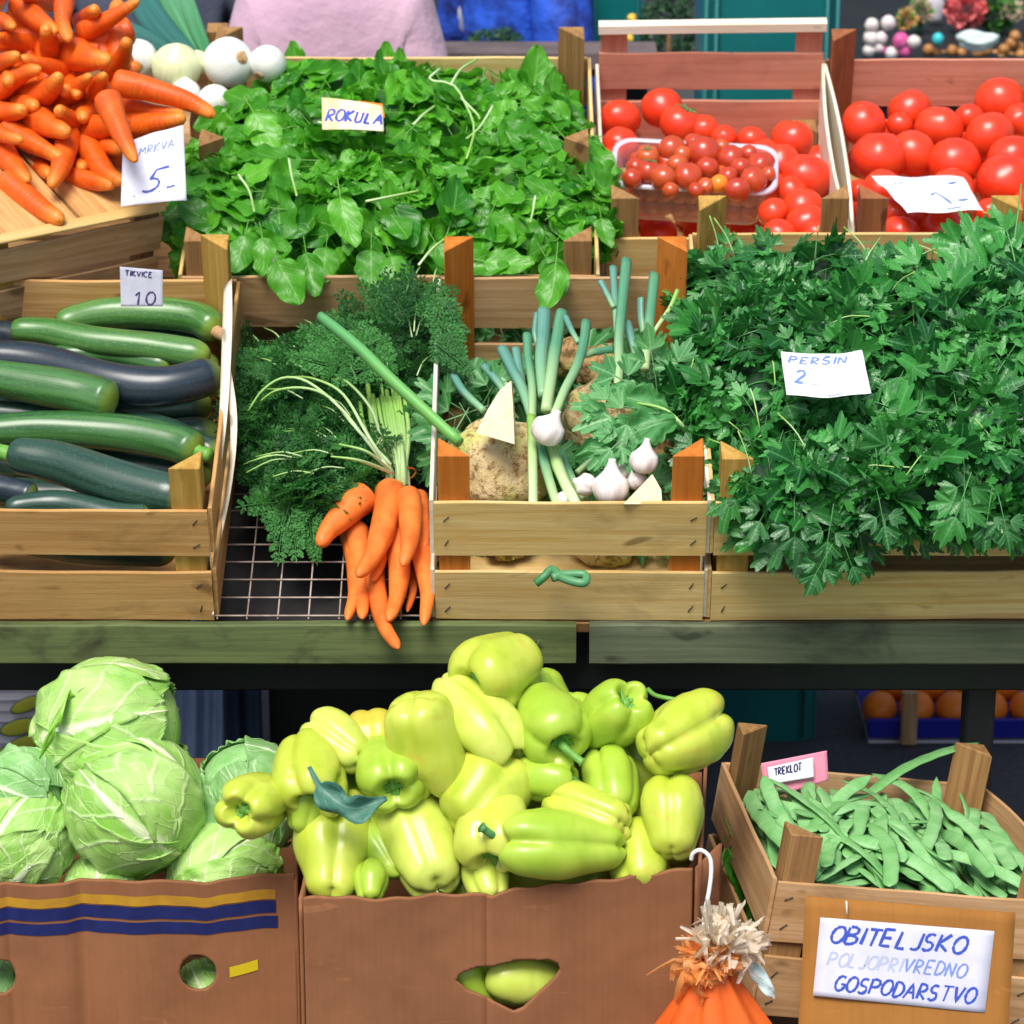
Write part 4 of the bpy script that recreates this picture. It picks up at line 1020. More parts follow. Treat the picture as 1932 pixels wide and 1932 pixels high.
# ------------------------------------------------------------------ cabbages
def cabbage(u, v, r, d, stem, leaves, words, mat='cab', seed=0, sq=(1, 1, 1), frill=False):
    """stem = (a, tow) of the stem pole; leaves = list of azimuths of the wrapping leaves, outermost last"""
    P = at(u, v, d); Rm = r*d/F
    if P.y < YW2+Rm: P = CAM+(P-CAM)*((YW2+Rm*1.03-CAM.y)/(P.y-CAM.y)); Rm = r*depth(P)/F
    Zs = camdir(*stem); rs = random.Random(seed)
    # frame: Z = stem pole; X points to the viewer as far as possible so azimuth 0 faces the camera
    X = (-FWD - Zs*(-FWD).dot(Zs)).normalized(); Y = Zs.cross(X)
    cb = empty('cabbage', P-Vector((0, 0, Rm)), words, 'cabbage', 'green cabbages in the left box')
    m = MB(); blob(m, P, (Rm*.95,)*3, seed=seed, amp=.05, nu=24, nv=16); m.build('head', M[mat], cb)
    for li, (az_, hw_, ln_, tilt) in enumerate(leaves):
        m = MB(); nu, nv = 34, 40; V = []; G = []; Fc = []; so = rs.random()*30; lay = .965+.016*li
        for i in range(nv+1):
            t = i/nv; th = R(6)+R(ln_)*t
            prof = math.sin(math.pi*min(1, .10+t*.86))**.55
            for j in range(nu+1):
                s = j/nu*2-1
                edge = max(abs(s)**5, max(0, (t-.86)/.14)**2)
                a_ = R(az_)+R(hw_)*s*prof/max(.42, math.sin(th))*.9
                a_ = R(az_)+max(-3, min(3, a_-R(az_)))+R(tilt)*t
                tt = th*(1-.08*s*s*t)
                rr = Rm*(lay+.022*noise.noise(Vector((s*2.2+so, t*3, 0)))+edge*(.06+.10*noise.noise(Vector((s*5+so, t*9, 3)))))
                rr += Rm*.012*math.exp(-(s/.10)**2)*(1-t)                      # midrib ridge
                sv = abs(((t*5.0-abs(s)**.8*2.6) % 1)-.5); rr -= 0
                rr += Rm*.020*noise.noise(Vector((s*6+so, t*8, 1)))+Rm*.010*noise.noise(Vector((s*16+so, t*22, 2)))
                dv = Zs*math.cos(tt)+(X*math.cos(a_)+Y*math.sin(a_))*math.sin(tt)
                V.append(P+Vector((dv.x*sq[0], dv.y*sq[1], dv.z*sq[2]))*rr); G.append((s, t, li+seed))
        for i in range(nv):
            for j in range(nu): a = i*(nu+1)+j; Fc.append((a, a+1, a+nu+2, a+nu+1))
        m.add(V, Fc, G, 0); o = m.build('leaf', M[mat], cb)
        md = o.modifiers.new('s', 'SOLIDIFY'); md.thickness = .0012; md.offset = 0
    return cb, P, Rm
c1, P1, R1 = cabbage(212, 1378, 137, 4.60, (190, 8), [(180, 70, 150, 0), (110, 75, 150, 0), (-110, 75, 150, 10), (60, 70, 140, 5), (-62, 66, 145, -6), (8, 62, 128, 4)], 'tall cabbage at the back of the box, its ribs fanning from the left', seed=1)
c2, P2, R2 = cabbage(250, 1514, 130, 4.42, (-43, 6), [(180, 75, 150, 0), (110, 70, 150, 0), (-110, 70, 150, 0), (75, 62, 150, 0), (-62, 62, 160, 0), (5, 74, 128, 0)], 'central cabbage in front with a strong white midrib pointing to the lower right', seed=2)
cabbage(45, 1580, 102, 4.38, (-120, 10), [(180, 75, 150, 0), (90, 75, 150, 0), (-85, 75, 150, 0), (20, 68, 150, 0), (-30, 60, 100, 6)], 'pale cabbage at the left edge of the picture in the front row', seed=3)
cabbage(48, 1492, 84, 4.55, (160, -30), [(180, 75, 150, 0), (90, 75, 150, 0), (-85, 75, 150, 0), (0, 68, 150, 0)], 'greener cabbage behind the one at the left edge', 'cab_g', seed=4)
cabbage(472, 1505, 108, 4.60, (-60, -25), [(180, 75, 150, 0), (90, 75, 150, 0), (-85, 75, 150, 0), (0, 68, 150, 0)], 'dark green cabbage at the right end of the box, behind the leftmost pepper', 'cab_g', seed=5)
cabbage(425, 1655, 106, 4.42, (-150, 30), [(180, 75, 150, 0), (90, 75, 150, 0), (-85, 75, 150, 0), (25, 60, 150, 0), (-35, 60, 110, 8)], 'white ribbed cabbage low in the right front corner of the box', seed=6)
cabbage(192, 1690, 76, 4.42, (-90, 20), [(180, 75, 150, 0), (90, 75, 150, 0), (-85, 75, 150, 0), (0, 68, 150, 0)], 'cabbage whose top only rises above the middle of the cardboard rim', seed=7)
cabbage(-20, 1868, 70, 4.44, (-60, 10), [(90, 75, 150, 0), (-85, 75, 150, 0), (0, 68, 150, 0)], 'cabbage inside the box, glimpsed through the hole at the left edge of the picture', 'cab_g', seed=9)
cabbage(392, 1868, 62, 4.44, (-60, 10), [(90, 75, 150, 0), (-85, 75, 150, 0), (0, 68, 150, 0)], 'cabbage inside the box, visible through the round hole', seed=8)
# frilly outer leaf of the tall cabbage
ps = [at(75, 1395, 4.50), at(92, 1340, 4.49), at(120, 1290, 4.53), at(160, 1280, 4.58), at(185, 1285, 4.62)]
m = MB(); C = catmull(ps, 26); V = []; G = []; Fc = []
for i, p in enumerate(C):
    t = i/26
    for j in range(6):
        s = j/5; V.append(p+Vector((.02*s+.008*math.sin(t*30)*s*0, .0, 0))-UP*.028*(1-s)+UP*.012*math.sin(t*23)*s*s-FWD*.010*math.sin(t*31)*s*s); G.append((s, t, 0))
for i in range(26):
    for j in range(5): a = i*6+j; Fc.append((a, a+1, a+7, a+6))
m.add(V, Fc, G, .7); o = m.build('frilly_leaf', M['cab_d'], c1); md = o.modifiers.new('s', 'SOLIDIFY'); md.thickness = .002
# ------------------------------------------------------------------ leaves by the thousand
class Scat:
    def __init__(s): s.V = []; s.F = []; s.G = []; s.T = []; s.n = 0
    def add(s, proto, pos, X, Y, Z, sc_, tint):
        v, f, g = proto
        Mx = np.array([[X.x, Y.x, Z.x], [X.y, Y.y, Z.y], [X.z, Y.z, Z.z]])*sc_
        s.V.append(v @ Mx.T + np.array(pos)); s.F.append(f+s.n); s.G.append(g); s.T.append(np.full(len(v), tint)); s.n += len(v)
    def build(s, name, mat, parent=None, org=None):
        V = np.concatenate(s.V); Fc = np.concatenate(s.F); G = np.concatenate(s.G); Tn = np.concatenate(s.T)
        o_ = np.array(parent.location) if parent is not None else (np.array(org) if org is not None else np.array([V[:, 0].mean(), V[:, 1].mean(), V[:, 2].min()]))
        me = bpy.data.meshes.new(name); me.vertices.add(len(V)); me.vertices.foreach_set('co', (V-o_).ravel())
        me.loops.add(Fc.size); me.loops.foreach_set('vertex_index', Fc.ravel())
        me.polygons.add(len(Fc)); me.polygons.foreach_set('loop_start', np.arange(0, Fc.size, 3)); me.polygons.foreach_set('loop_total', np.full(len(Fc), 3))
        me.polygons.foreach_set('use_smooth', np.ones(len(Fc), bool)); me.materials.append(mat)
        a = me.attributes.new('uvp', 'FLOAT_VECTOR', 'POINT'); a.data.foreach_set('vector', G.ravel())
        a = me.attributes.new('tint', 'FLOAT', 'POINT'); a.data.foreach_set('value', Tn)
        me.update(calc_edges=True); me.validate()
        ob = bpy.data.objects.new(name, me); col.objects.link(ob)
        if parent is not None: ob.parent = parent
        else: ob.location = Vector(o_)
        return ob
def tri(q): return [(a[0], a[i], a[i+1]) for a in q for i in range(1, len(a)-1)]
def proto(V, Fc, G): return (np.array([tuple(p) for p in V], float), np.array(tri(Fc), int), np.array([tuple(p) for p in G], float))
def rocket_proto(seed):
    r_ = random.Random(seed); V = []; G = []; Fc = []; nv, nu = 13, 6
    cup = r_.uniform(-.5, .5); bend = r_.uniform(-.5, .7); lob = r_.uniform(.02, .12); w0 = r_.uniform(.26, .38); tw = r_.uniform(-.6, .6); ph = r_.random()*6; fo = r_.uniform(-.1, .5); sk = r_.uniform(-.15, .15)
    for i in range(nv+1):
        t = i/nv
        wd = w0*(math.sin(math.pi*min(1, max(.0, (t**.8)*.93+.05)))**.62)*(1+lob*math.sin(t*17+ph)) if t > .05 else .03
        wd = max(wd, .012)
        for j in range(nu+1):
            s = j/nu*2-1; x = s*wd
            z = fo*abs(x)*.7+cup*x*x*2+bend*(t-.3)**2*.6+.055*math.sin(t*13+s*3+ph)*abs(s)
            a = tw*t
            V.append((x*math.cos(a)-z*math.sin(a)+sk*t*t, t, x*math.sin(a)+z*math.cos(a))); G.append((s, t, seed))
    for i in range(nv):
        for j in range(nu): a = i*(nu+1)+j; Fc.append((a, a+1, a+nu+2, a+nu+1))
    # petiole
    b = len(V); 
    for i in range(4):
        t = -i/3*.38
        for q in range(3): a = q*2.094; V.append((.014*math.cos(a), t, .014*math.sin(a)+.12*t*t*3*bend)); G.append((0, 0, 0))
    for i in range(3):
        for q in range(3): k2 = (q+1) % 3; Fc.append((b+i*3+q, b+i*3+k2, b+i*3+3+k2, b+i*3+3+q))
    return proto(V, Fc, G)
def lobed_fan(V, Fc, G, base, ang, L, seed, lobes=3, teeth=3, cup=.15, spread=62, bendz=-.25, W=1.0, nt_=.40):
    r_ = random.Random(seed); n = 34; b0 = len(V); V.append((base[0], base[1], base[2] if len(base) > 2 else 0)); G.append((0, .02, 0))
    rings = (.35, .7, 1.0)
    for k_ in rings:
        for i in range(n+1):
            th = (i/n*2-1)*R(spread); q = (i/n)*lobes; fr = q % 1 if i < n else 1
            mid_ = 1-abs(th)/R(spread)
            lo = abs(math.sin(math.pi*q)) if lobes > 1 else 1
            prof = .62+.38*mid_**.7
            notch = 1-(nt_*(1-lo)**1.3)*(1 if k_ > .5 else .4)
            tooth = 1-(.24*(1-abs(math.sin(th*teeth*3.6+seed)))**1.3 if k_ == 1 else 0)
            r0 = L*prof*notch*tooth*k_
            x = r0*math.sin(th)*W; y = r0*math.cos(th); z = cup*L*(abs(math.sin(th))*k_)**1.5+bendz*L*(y/L)**2*.6+.05*L*math.sin(q*6.28)*k_*.6
            ca, sa = math.cos(ang), math.sin(ang)
            V.append((base[0]+x*ca+y*sa, base[1]-x*sa+y*ca, (base[2] if len(base) > 2 else 0)+z)); G.append((((fr*2-1) if lobes > 1 else th)*.7*k_, k_, seed))
    for i in range(n):
        Fc.append((b0, b0+1+i, b0+2+i))
        for k_ in range(2): a = b0+1+k_*(n+1)+i; Fc.append((a, a+n+1, a+n+2, a+1))
def stemtri(V, Fc, G, pts, r):
    b = len(V)
    for p in pts:
        for q in range(3): a = q*2.094; V.append((p[0]+r*math.cos(a), p[1], p[2]+r*math.sin(a))); G.append((0, 0, 0))
    for i in range(len(pts)-1):
        for q in range(3): k2 = (q+1) % 3; Fc.append((b+i*3+q, b+i*3+k2, b+i*3+3+k2, b+i*3+3+q))
def parsley_proto(seed):
    r_ = random.Random(seed); V = []; G = []; Fc = []
    stemtri(V, Fc, G, [(0, -.5, -.1), (0, -.2, 0), (0, .05, 0), (0, .42, .0)], .014)
    lobed_fan(V, Fc, G, (0, .40, 0), r_.uniform(-.15, .15), r_.uniform(.52, .64), seed, 3, 3, r_.uniform(-.1, .45), 68, r_.uniform(-.7, .1))
    for s in (-1, 1):
        a = s*r_.uniform(.9, 1.25); L = r_.uniform(.44, .54)
        stemtri(V, Fc, G, [(0, .10, 0), (s*.16, .19, .0)], .010)
        lobed_fan(V, Fc, G, (s*.14, .18, 0), a, L, seed+s*7, 3, 3, r_.uniform(-.1, .45), 64, r_.uniform(-.7, .1))
    return proto(V, Fc, G)
def dill_proto(seed):
    r_ = random.Random(seed); V = []; G = []; Fc = []
    bend = r_.uniform(-.5, .2)
    def P(t): return (0.05*math.sin(t*3+seed), t, bend*t*t*.5)
    stemtri(V, Fc, G, [P(i/5) for i in range(6)], .010)
    def leaflet(x, y, z, a, L, w_):
        c, s_ = math.cos(a), math.sin(a); b = len(V); tz = r_.uniform(-.7, .7)*L
        for (px, py, pz) in ((0, 0, 0), (w_, L*.45, tz*.5), (0, L, tz), (-w_, L*.45, tz*.5)):
            V.append((x+px*c+py*s_, y-px*s_+py*c, z+pz)); G.append((px/w_*.6, py/L, seed))
        Fc.append((b, b+1, b+2, b+3))
    for i in range(1, 11):
        t = i/10.5; p = P(t); L = .34*(1-t*.72)
        for s in (-1, 1):
            a = s*r_.uniform(.7, 1.1)
            zz = r_.uniform(-.12, .25)
            stemtri(V, Fc, G, [p, (p[0]+math.sin(a)*L, p[1]+math.cos(a)*L, p[2]+zz*L)], .005)
            for k_ in range(1, 5):
                q = k_/4; bx, by, bz = p[0]+math.sin(a)*L*q, p[1]+math.cos(a)*L*q, p[2]+zz*L*q
                for s2 in (-1, 1): leaflet(bx, by, bz, a+s2*.75, L*.46*(1.15-q*.5), .020)
            leaflet(bx, by, bz, a, L*.34, .018)
    leaflet(*P(1), 0, .12, .015)
    return proto(V, Fc, G)
RP = [rocket_proto(i) for i in range(14)]; PPr = [parsley_proto(i) for i in range(12)]; DP = [dill_proto(i) for i in range(8)]
def frame(d, n):
    Y = d.normalized(); Z = (n-Y*n.dot(Y)).normalized(); return Y.cross(Z), Y, Z
def rvec(k=1): return Vector((rnd.gauss(0, k), rnd.gauss(0, k), rnd.gauss(0, k)))
def scatter(S, blobs, n, protos, size, grav=.5, out=.3, tilt=.45, tn=(0, 1), inset=.2, face=-.2, stick=0, hole_=None):
    E = [Vector((1, 0, 0)), T, NRM]; ws = [r_[0]*r_[1]+r_[1]*r_[2]+r_[0]*r_[2] for c_, r_ in blobs]; cnt = 0; tries = 0
    while cnt < n and tries < n*12:
        tries += 1
        c_, r_ = rnd.choices(blobs, ws)[0]
        d = rvec().normalized(); k_ = 1-rnd.random()**1.6*inset
        p = c_+sum((E[i]*(d[i]*r_[i]*k_) for i in range(3)), Vector())
        nn = sum((E[i]*(d[i]/r_[i]) for i in range(3)), Vector()).normalized()
        if nn.dot((CAM-p).normalized()) < face or nn.dot(NRM) < -.55: continue
        bad = False
        for c2_, r2_ in blobs:
            if c2_ is c_: continue
            q = p-c2_
            if sum((q.dot(E[i])/r2_[i])**2 for i in range(3)) < .72: bad = True; break
        if bad: continue
        if hole_ and noise.noise(p*hole_[0]+Vector((3, 7, 1))) > hole_[1]: p = p-nn*hole_[2]*rnd.uniform(.6, 1.2)
        dr = rvec(); dr = (dr-nn*dr.dot(nn)).normalized()
        dd = (dr+Vector((0, -.35, -1))*grav+nn*(out*rnd.uniform(.2, 1.6))).normalized()
        nz_ = (nn+rvec(tilt)+Vector((0, 0, .35))).normalized()
        X, Y, Z = frame(dd, nz_)
        s_ = rnd.uniform(*size)
        if rnd.random() < stick: dd = (nn+rvec(.3)).normalized(); X, Y, Z = frame(dd, rvec()); 
        t_ = min(1, max(0, rnd.triangular(tn[0], tn[1], (tn[0]+tn[1])/2)))
        S.add(rnd.choice(protos), p-Y*s_*.4, X, Y, Z, s_, t_); cnt += 1
def inner(name, mat, blobs, parent, k_=.86, seed=0):
    m = MB(); Mx = Matrix((Vector((1, 0, 0)), T, NRM)).transposed()
    for i, (c_, r_) in enumerate(blobs): blob(m, c_, [q*k_ for q in r_], seed=i+seed, amp=.16, fr=3, M=Mx, nu=26, nv=16)
    return m.build(name, mat, parent)

# rocket
ROC0 = at(343, 522, 5.1)-NRM*.212
def roc(u, v, h): return onplane(u, v, ROC0+NRM*h, NRM)
rocket = empty('rocket_heap', roc(740, 420, .0), 'heap of loose green rocket leaves filling the wide crate in the middle of the top row', 'leaves')
rocket['kind'] = 'stuff'
RB = [(roc(480, 425, .19), (.15, .14, .085)), (roc(735, 420, .19), (.17, .14, .10)), (roc(985, 420, .18), (.155, .14, .085)), (roc(535, 285, .19), (.13, .15, .075)), (roc(755, 265, .19), (.16, .15, .09)), (roc(965, 275, .18), (.12, .15, .07)),
      (roc(640, 190, .19), (.14, .07, .06)), (roc(850, 195, .17), (.14, .08, .05)), (roc(1040, 340, .18), (.10, .16, .07)), (roc(1010, 185, .15), (.05, .05, .04)), (roc(420, 350, .18), (.08, .12, .06))]
S = Scat(); scatter(S, RB, 1100, RP, (.050, .096), grav=.30, out=.35, tilt=.62, tn=(-.1, 1), inset=.30, hole_=(20, .20, .035))
scatter(S, RB, 260, RP, (.03, .05), grav=.2, out=.6, tilt=.9, tn=(.4, 1.1), inset=.1)
def single(S, u, v, h, a, tow, sz, t_, pr, fn=roc, up=None, nrm=None):
    p = fn(u, v, h); d = camdir(a, tow); X, Y, Z = frame(d, nrm or (-FWD+NRM*.3)); S.add(pr, p-Y*sz*.5, X, Y, Z, sz, t_)
for (u, v, h, a, tow, sz, t_) in [(545,535,.23,-62,10,.085,.5),(585,520,.22,-80,10,.075,.35),(612,500,.22,-95,10,.06,.6),(905,505,.23,-20,10,.09,.5),(960,500,.24,-10,10,.08,.7),(1045,545,.25,-95,10,.085,.55),(1050,520,.245,-60,10,.07,.3),
    (1140,440,.22,-80,20,.055,.45),(1128,290,.22,-25,10,.07,.6),(1110,300,.23,-35,10,.075,.5),(1150,380,.22,-60,10,.05,.6),(1015,135,.22,75,0,.09,.6),(1040,165,.22,95,0,.07,.5),(725,120,.20,95,0,.075,.7),(755,125,.20,70,0,.06,.6),(560,115,.20,95,0,.07,.55),(600,150,.22,120,0,.07,.6),
    (470,190,.24,160,10,.09,.5),(400,230,.22,200,20,.075,.4),(385,400,.22,200,20,.085,.4),(420,450,.23,230,20,.08,.7),(455,480,.24,-100,20,.07,.4),(500,485,.24,-80,20,.07,.5),(700,510,.24,-90,10,.07,.4),(750,520,.24,-70,10,.07,.6),(840,490,.24,-60,10,.07,.4),(500,250,.27,-60,20,.09,.9),(520,300,.27,180,20,.09,.4),(650,420,.30,-80,20,.09,.8)]:
    single(S, u, v, h, a, tow, sz, t_, rnd.choice(RP))
S.build('leaves', M['rocket'], rocket); inner('leaf_shade_core', M['rocket_in'], RB, rocket, .80)
m = MB()
for pts in ([(830,130),(810,150),(855,160),(880,200),(895,245),(880,300)], [(850,160),(870,130),(900,112)], [(930,200),(905,240),(880,262)], [(870,185),(900,215),(905,225)], [(545,300),(550,330),(560,370)], [(1010,370),(1005,400),(1000,420)], [(790,500),(815,470),(840,450)], [(780,235),(800,215),(820,200)], [(600,230),(640,240),(690,250)], [(690,380),(730,372),(790,360)], [(450,330),(470,360),(480,400)]):
    tube(m, [roc(u, v, .30) for u, v in pts], .0021, n=12, seg=6)
m.build('stem', M['stalk_y'], rocket)

# parsley
par = empty('parsley_heap', mid(1650, 1000, 0), 'big dark green heap of flat leaf parsley spilling over the front of the right crate', 'parsley')
par['kind'] = 'stuff'
PBL = [(mid(1475, 760, .20), (.15, .25, .13)), (mid(1690, 740, .22), (.18, .25, .14)), (mid(1900, 720, .22), (.16, .26, .15)), (mid(1335, 740, .20), (.055, .15, .08)), (mid(1560, 955, .21), (.11, .07, .10)), (mid(1440, 935, .21), (.05, .06, .07)),
       (mid(1720, 930, .22), (.14, .07, .10)), (mid(1880, 925, .22), (.12, .08, .10)), (mid(1400, 560, .19), (.10, .09, .07)), (mid(1600, 545, .20), (.13, .07, .07)), (mid(1880, 520, .22), (.09, .06, .07))]
S = Scat(); scatter(S, PBL, 980, PPr, (.058, .104), grav=.28, out=.6, tilt=.75, tn=(-.25, .95), inset=.30, stick=.08, hole_=(22, .13, .045))
scatter(S, PBL, 420, PPr, (.035, .055), grav=.2, out=.8, tilt=.8, tn=(.2, 1.3), inset=.06)
for (u, v, h, a, tow, sz, t_) in [(1535,1090,.22,-120,5,.055,.2),(1610,1075,.22,-70,5,.045,.2),(1560,1030,.24,-100,5,.06,.2),(1800,985,.27,-110,5,.075,.6),(1820,950,.27,-90,5,.07,.5),(1400,480,.22,100,0,.06,.6),(1370,455,.22,95,0,.05,.6),(1440,450,.22,120,0,.05,.4),(1345,520,.22,150,0,.06,.4),
     (1285,600,.24,170,10,.06,.3),(1272,700,.23,190,10,.06,.3),(1268,790,.22,200,10,.06,.3),(1290,860,.21,210,10,.06,.2),(1310,880,.21,-120,10,.05,.3),(1390,900,.22,210,10,.06,.2),(1400,950,.22,220,10,.06,.2),(1430,990,.22,-120,10,.06,.3),(1500,1020,.23,-90,10,.06,.1),(1670,1000,.25,-80,10,.06,.2),(1900,1010,.25,-80,10,.06,.2),(1860,1000,.25,-100,10,.06,.2),
     (1560,490,.25,60,0,.06,.5),(1640,500,.25,20,0,.07,.5),(1480,500,.25,60,0,.06,.4)]:
    single(S, u, v, h, a, tow, sz, t_, rnd.choice(PPr), mid)
for (u, v, a, sz) in [(1850,500,160,.12),(1790,540,200,.11),(1910,480,-100,.12),(1740,700,150,.10),(1800,460,170,.10),(1930,560,-80,.11),(1700,520,190,.10),(1890,430,110,.09),(1750,560,170,.11)]:
    single(S, u, v, .34, a, 15, sz, rnd.uniform(.7, 1.1), rnd.choice(PPr), mid)
S.build('leaves', M['parsley'], par); inner('leaf_shade_core', M['parsley_in'], PBL, par, .72)
m = MB()
for _ in range(60):
    c_, r_ = rnd.choice(PBL); p = c_+Vector((rnd.uniform(-1, 1)*r_[0]*.8, 0, 0))+T*rnd.uniform(-.8, .8)*r_[1]+NRM*r_[2]*rnd.uniform(.5, .95)
    d = (rvec()+Vector((0, -.5, -.4))).normalized(); tube(m, [p, p+d*.03+NRM*.008, p+d*.07], .0011, n=5, seg=5)
m.build('stem', M['stalk_y'], par)

# bunch of carrots with its greens
bun = empty('carrot_bunch', mid(745, 960, .0), 'bunch of orange carrots tied with a band, feathery greens spread over the wire grid', 'carrots')
def z5(x, y, h): return mid(*Z5(x, y), h)
for (bx, by, tx, ty, r, h0, h1, wd) in [(735,1100,505,1352,64,.075,.06,0),(855,1065,690,1500,60,.075,.075,0),(930,1100,908,1450,52,.08,.075,0),(978,1100,1012,1365,38,.055,.05,0),(650,1250,640,1712,47,.02,.02,0),(680,1250,712,1705,46,.035,.03,0),
      (800,1280,760,1520,38,.045,.045,0),(885,1250,842,1715,52,.045,.04,0),(760,1400,888,1850,46,.022,.035,0),(960,1270,1010,1738,46,.035,.03,0),(925,1300,930,1672,26,.012,.012,0)]:
    b = z5(bx, by, h0); t = z5(tx, ty, h1); s_ = depth(b)/F/2.564
    carrot(b, t, r*s_*1.08, parent=bun, blunt=.36, bend=.05, mt='carrot_b')
bt = z5(880, 1040, .075); bt_c = bt
DBL = [(mid(690, 700, .11), (.12, .11, .06)), (mid(560, 790, .09), (.095, .11, .06)), (mid(575, 890, .08), (.065, .08, .05)), (mid(790, 640, .13), (.05, .10, .07)), (mid(530, 700, .08), (.07, .05, .04))]
m = MB()
for i in range(18):
    a = (i-9)/9; x0 = 875+a*70; xm = 885+a*48; xe = 850+a*rnd.uniform(60, 160)
    tube(m, [z5(x0+rnd.uniform(-8, 8), 1110, .06), z5(xm, 985, .090+rnd.uniform(-.006, .008)), z5(xe, 800, .125), z5(xe-30, rnd.uniform(560, 660), .14)], rnd.uniform(.0022, .0040), n=12, seg=7, wob=.2)
for pts in ([(840,980),(700,800),(600,680),(450,560),(330,540),(230,600),(160,700)], [(850,960),(680,780),(560,640),(440,590),(300,600),(210,660)], [(830,960),(740,820),(620,620),(480,545),(360,535)], [(860,1000),(740,900),(600,860)], [(860,1000),(700,940),(560,920)], [(820,900),(760,700),(640,560),(560,545)]):
    tube(m, [z5(x, y, .115+.075*math.sin(i/len(pts)*3)) for i, (x, y) in enumerate(pts)], lambda t: .0030*(1-.5*t), n=22, seg=7)
for _ in range(46):
    c_, r_ = rnd.choice(DBL); p = c_+Vector((rnd.uniform(-1, 1)*r_[0]*.8, 0, 0))+T*rnd.uniform(-.8, .8)*r_[1]+NRM*r_[2]*rnd.uniform(.8, 1.15)
    d = (p-bt_c+rvec(.03)); d = (d-NRM*d.dot(NRM)).normalized(); tube(m, [p-d*.03, p+NRM*.006, p+d*.04-NRM*.006], .0011, n=6, seg=5)
m.build('stem', M['stalk_y'], bun)
m = MB(); pc = z5(885, 1000, .08); C = []
for i in range(13):
    a = i/12*2*math.pi; C.append(pc+Vector((.027*math.cos(a), 0, 0))+NRM*.013*math.sin(a)+T*.004*math.cos(a*2))
tube(m, C, .0012, n=30, seg=6); m.build('tie', M['carrot'], bun)
DBL = [(mid(690, 700, .11), (.12, .11, .06)), (mid(560, 790, .09), (.095, .11, .06)), (mid(575, 890, .08), (.065, .08, .05)), (mid(790, 640, .13), (.05, .10, .07)), (mid(680, 860, .08), (.07, .08, .04)), (mid(530, 700, .08), (.07, .05, .04))]
S = Scat(); scatter(S, DBL, 640, DP, (.060, .105), grav=.5, out=.55, tilt=.7, tn=(-.3, 1.15), inset=.30, stick=.15, hole_=(24, .05, .05))
for (u, v, h, a, sz) in [(835,600,.24,-80,.08),(840,640,.22,-85,.08),(820,570,.24,60,.07),(720,580,.20,140,.08),(640,620,.18,150,.07),(460,720,.12,200,.08),(470,800,.10,230,.08),(490,870,.09,-110,.08),(540,990,.06,-80,.09),(590,1000,.05,-95,.07),(620,650,.2,170,.08),(500,680,.14,160,.08),(850,660,.22,-70,.08),(760,560,.24,100,.08)]:
    for _ in range(3): single(S, u+rnd.uniform(-12, 12), v+rnd.uniform(-12, 12), h, a+rnd.uniform(-30, 30), 10, sz, rnd.random(), rnd.choice(DP), mid)
for (u, v, a) in [(640,690,60),(700,640,-40),(600,680,170),(680,700,-150),(650,650,20),(720,690,80)]:
    single(S, u, v, .20, a, 10, .08, 1.4, rnd.choice(DP), mid)
lo = S.build('greens', M['dill'], bun); lo['kind'] = 'stuff'
inner('greens_shade_core', M['dill_in'], DBL, bun, .55)['kind'] = 'stuff'

# ------------------------------------------------------------------ celeriac, garlic and green onions
def z6(x, y, h): return mid(*Z6(x, y), h)
def root(x, y, r, h, mt, label, sq=(1, .92, .95), seed=0, amp=.16, **kw):
    p = z6(x, y, h); rr = r/2.564*depth(p)/F; m = MB()
    q_ = (p-MID0).dot(T)-rr-.012
    if q_ < 0: p = p-T*q_
    blob(m, p, [rr*q for q in sq], seed=seed, amp=amp, fr=2.2, nu=40, nv=28, **kw)
    for i in range(10):
        a = rnd.uniform(0, 6.28); d = Vector((math.cos(a), -abs(math.sin(a))*.6, rnd.uniform(-.9, .1))).normalized()
        q = p+d*rr*.9; tube(m, [q, q+d*rr*.12+rvec(rr*.05)], lambda t: rr*.05*(1-.7*t), n=3, seg=6)
    return tag(m.build('celeriac', mt), label, 'celeriac', 'celeriac roots in the crate'), p, rr
cr1, cp, crr = root(380, 1085, 250, .13, M['celeriac'], 'large cut celeriac at the front left of the crate, a slab standing on it', sq=(1.06, .9, 1.02), seed=3)
root(870, 850, 180, .10, M['celeriac'], 'round pale celeriac behind the celery leaf', seed=5, sq=(1, 1, 1.15))
root(720, 540, 100, .12, M['celeriac_r'], 'rough knobbly brown celeriac at the back of the crate, left', seed=6, amp=.35)
root(850, 590, 110, .11, M['celeriac_r'], 'brown celeriac at the back of the crate behind the forked onion stalk', seed=8, amp=.35)
root(1190, 960, 120, .07, M['celeriac_r'], 'dark celeriac in the shadow at the right wall of the crate', seed=9, amp=.25)
root(420, 1400, 130, .045, M['celeriac_r'], 'brown celeriac seen through the gap of the front slats, left', seed=10, amp=.25)
root(900, 1400, 170, .045, M['celeriac'], 'pale celeriac seen through the gap of the front slats, right', seed=11, amp=.2)
m = MB(); tri_ = [z6(272, 905, .235), z6(330, 790, .26), z6(385, 700, .275), z6(442, 652, .285), z6(452, 800, .27), z6(458, 960, .24)]
back_ = [p+FWD*.02+RIGHT*.002 for p in tri_]; cen_ = sum(tri_, Vector())/6
V = tri_+back_; n = 6
m.add(V, [tuple(range(5, -1, -1))], V); m.add(V, [tuple(range(6, 12))]+[(i, (i+1) % n, n+(i+1) % n, n+i) for i in range(n)], V, m=1)
o = m.build('cut_slab', [M['celeriac_cut'], M['celeriac']], cr1, smooth=False)
m = MB(); V = [z6(985, 1250, .215), z6(1125, 1105, .225), z6(1168, 1180, .215), z6(1172, 1250, .205)]; V += [p+FWD*.03 for p in V]
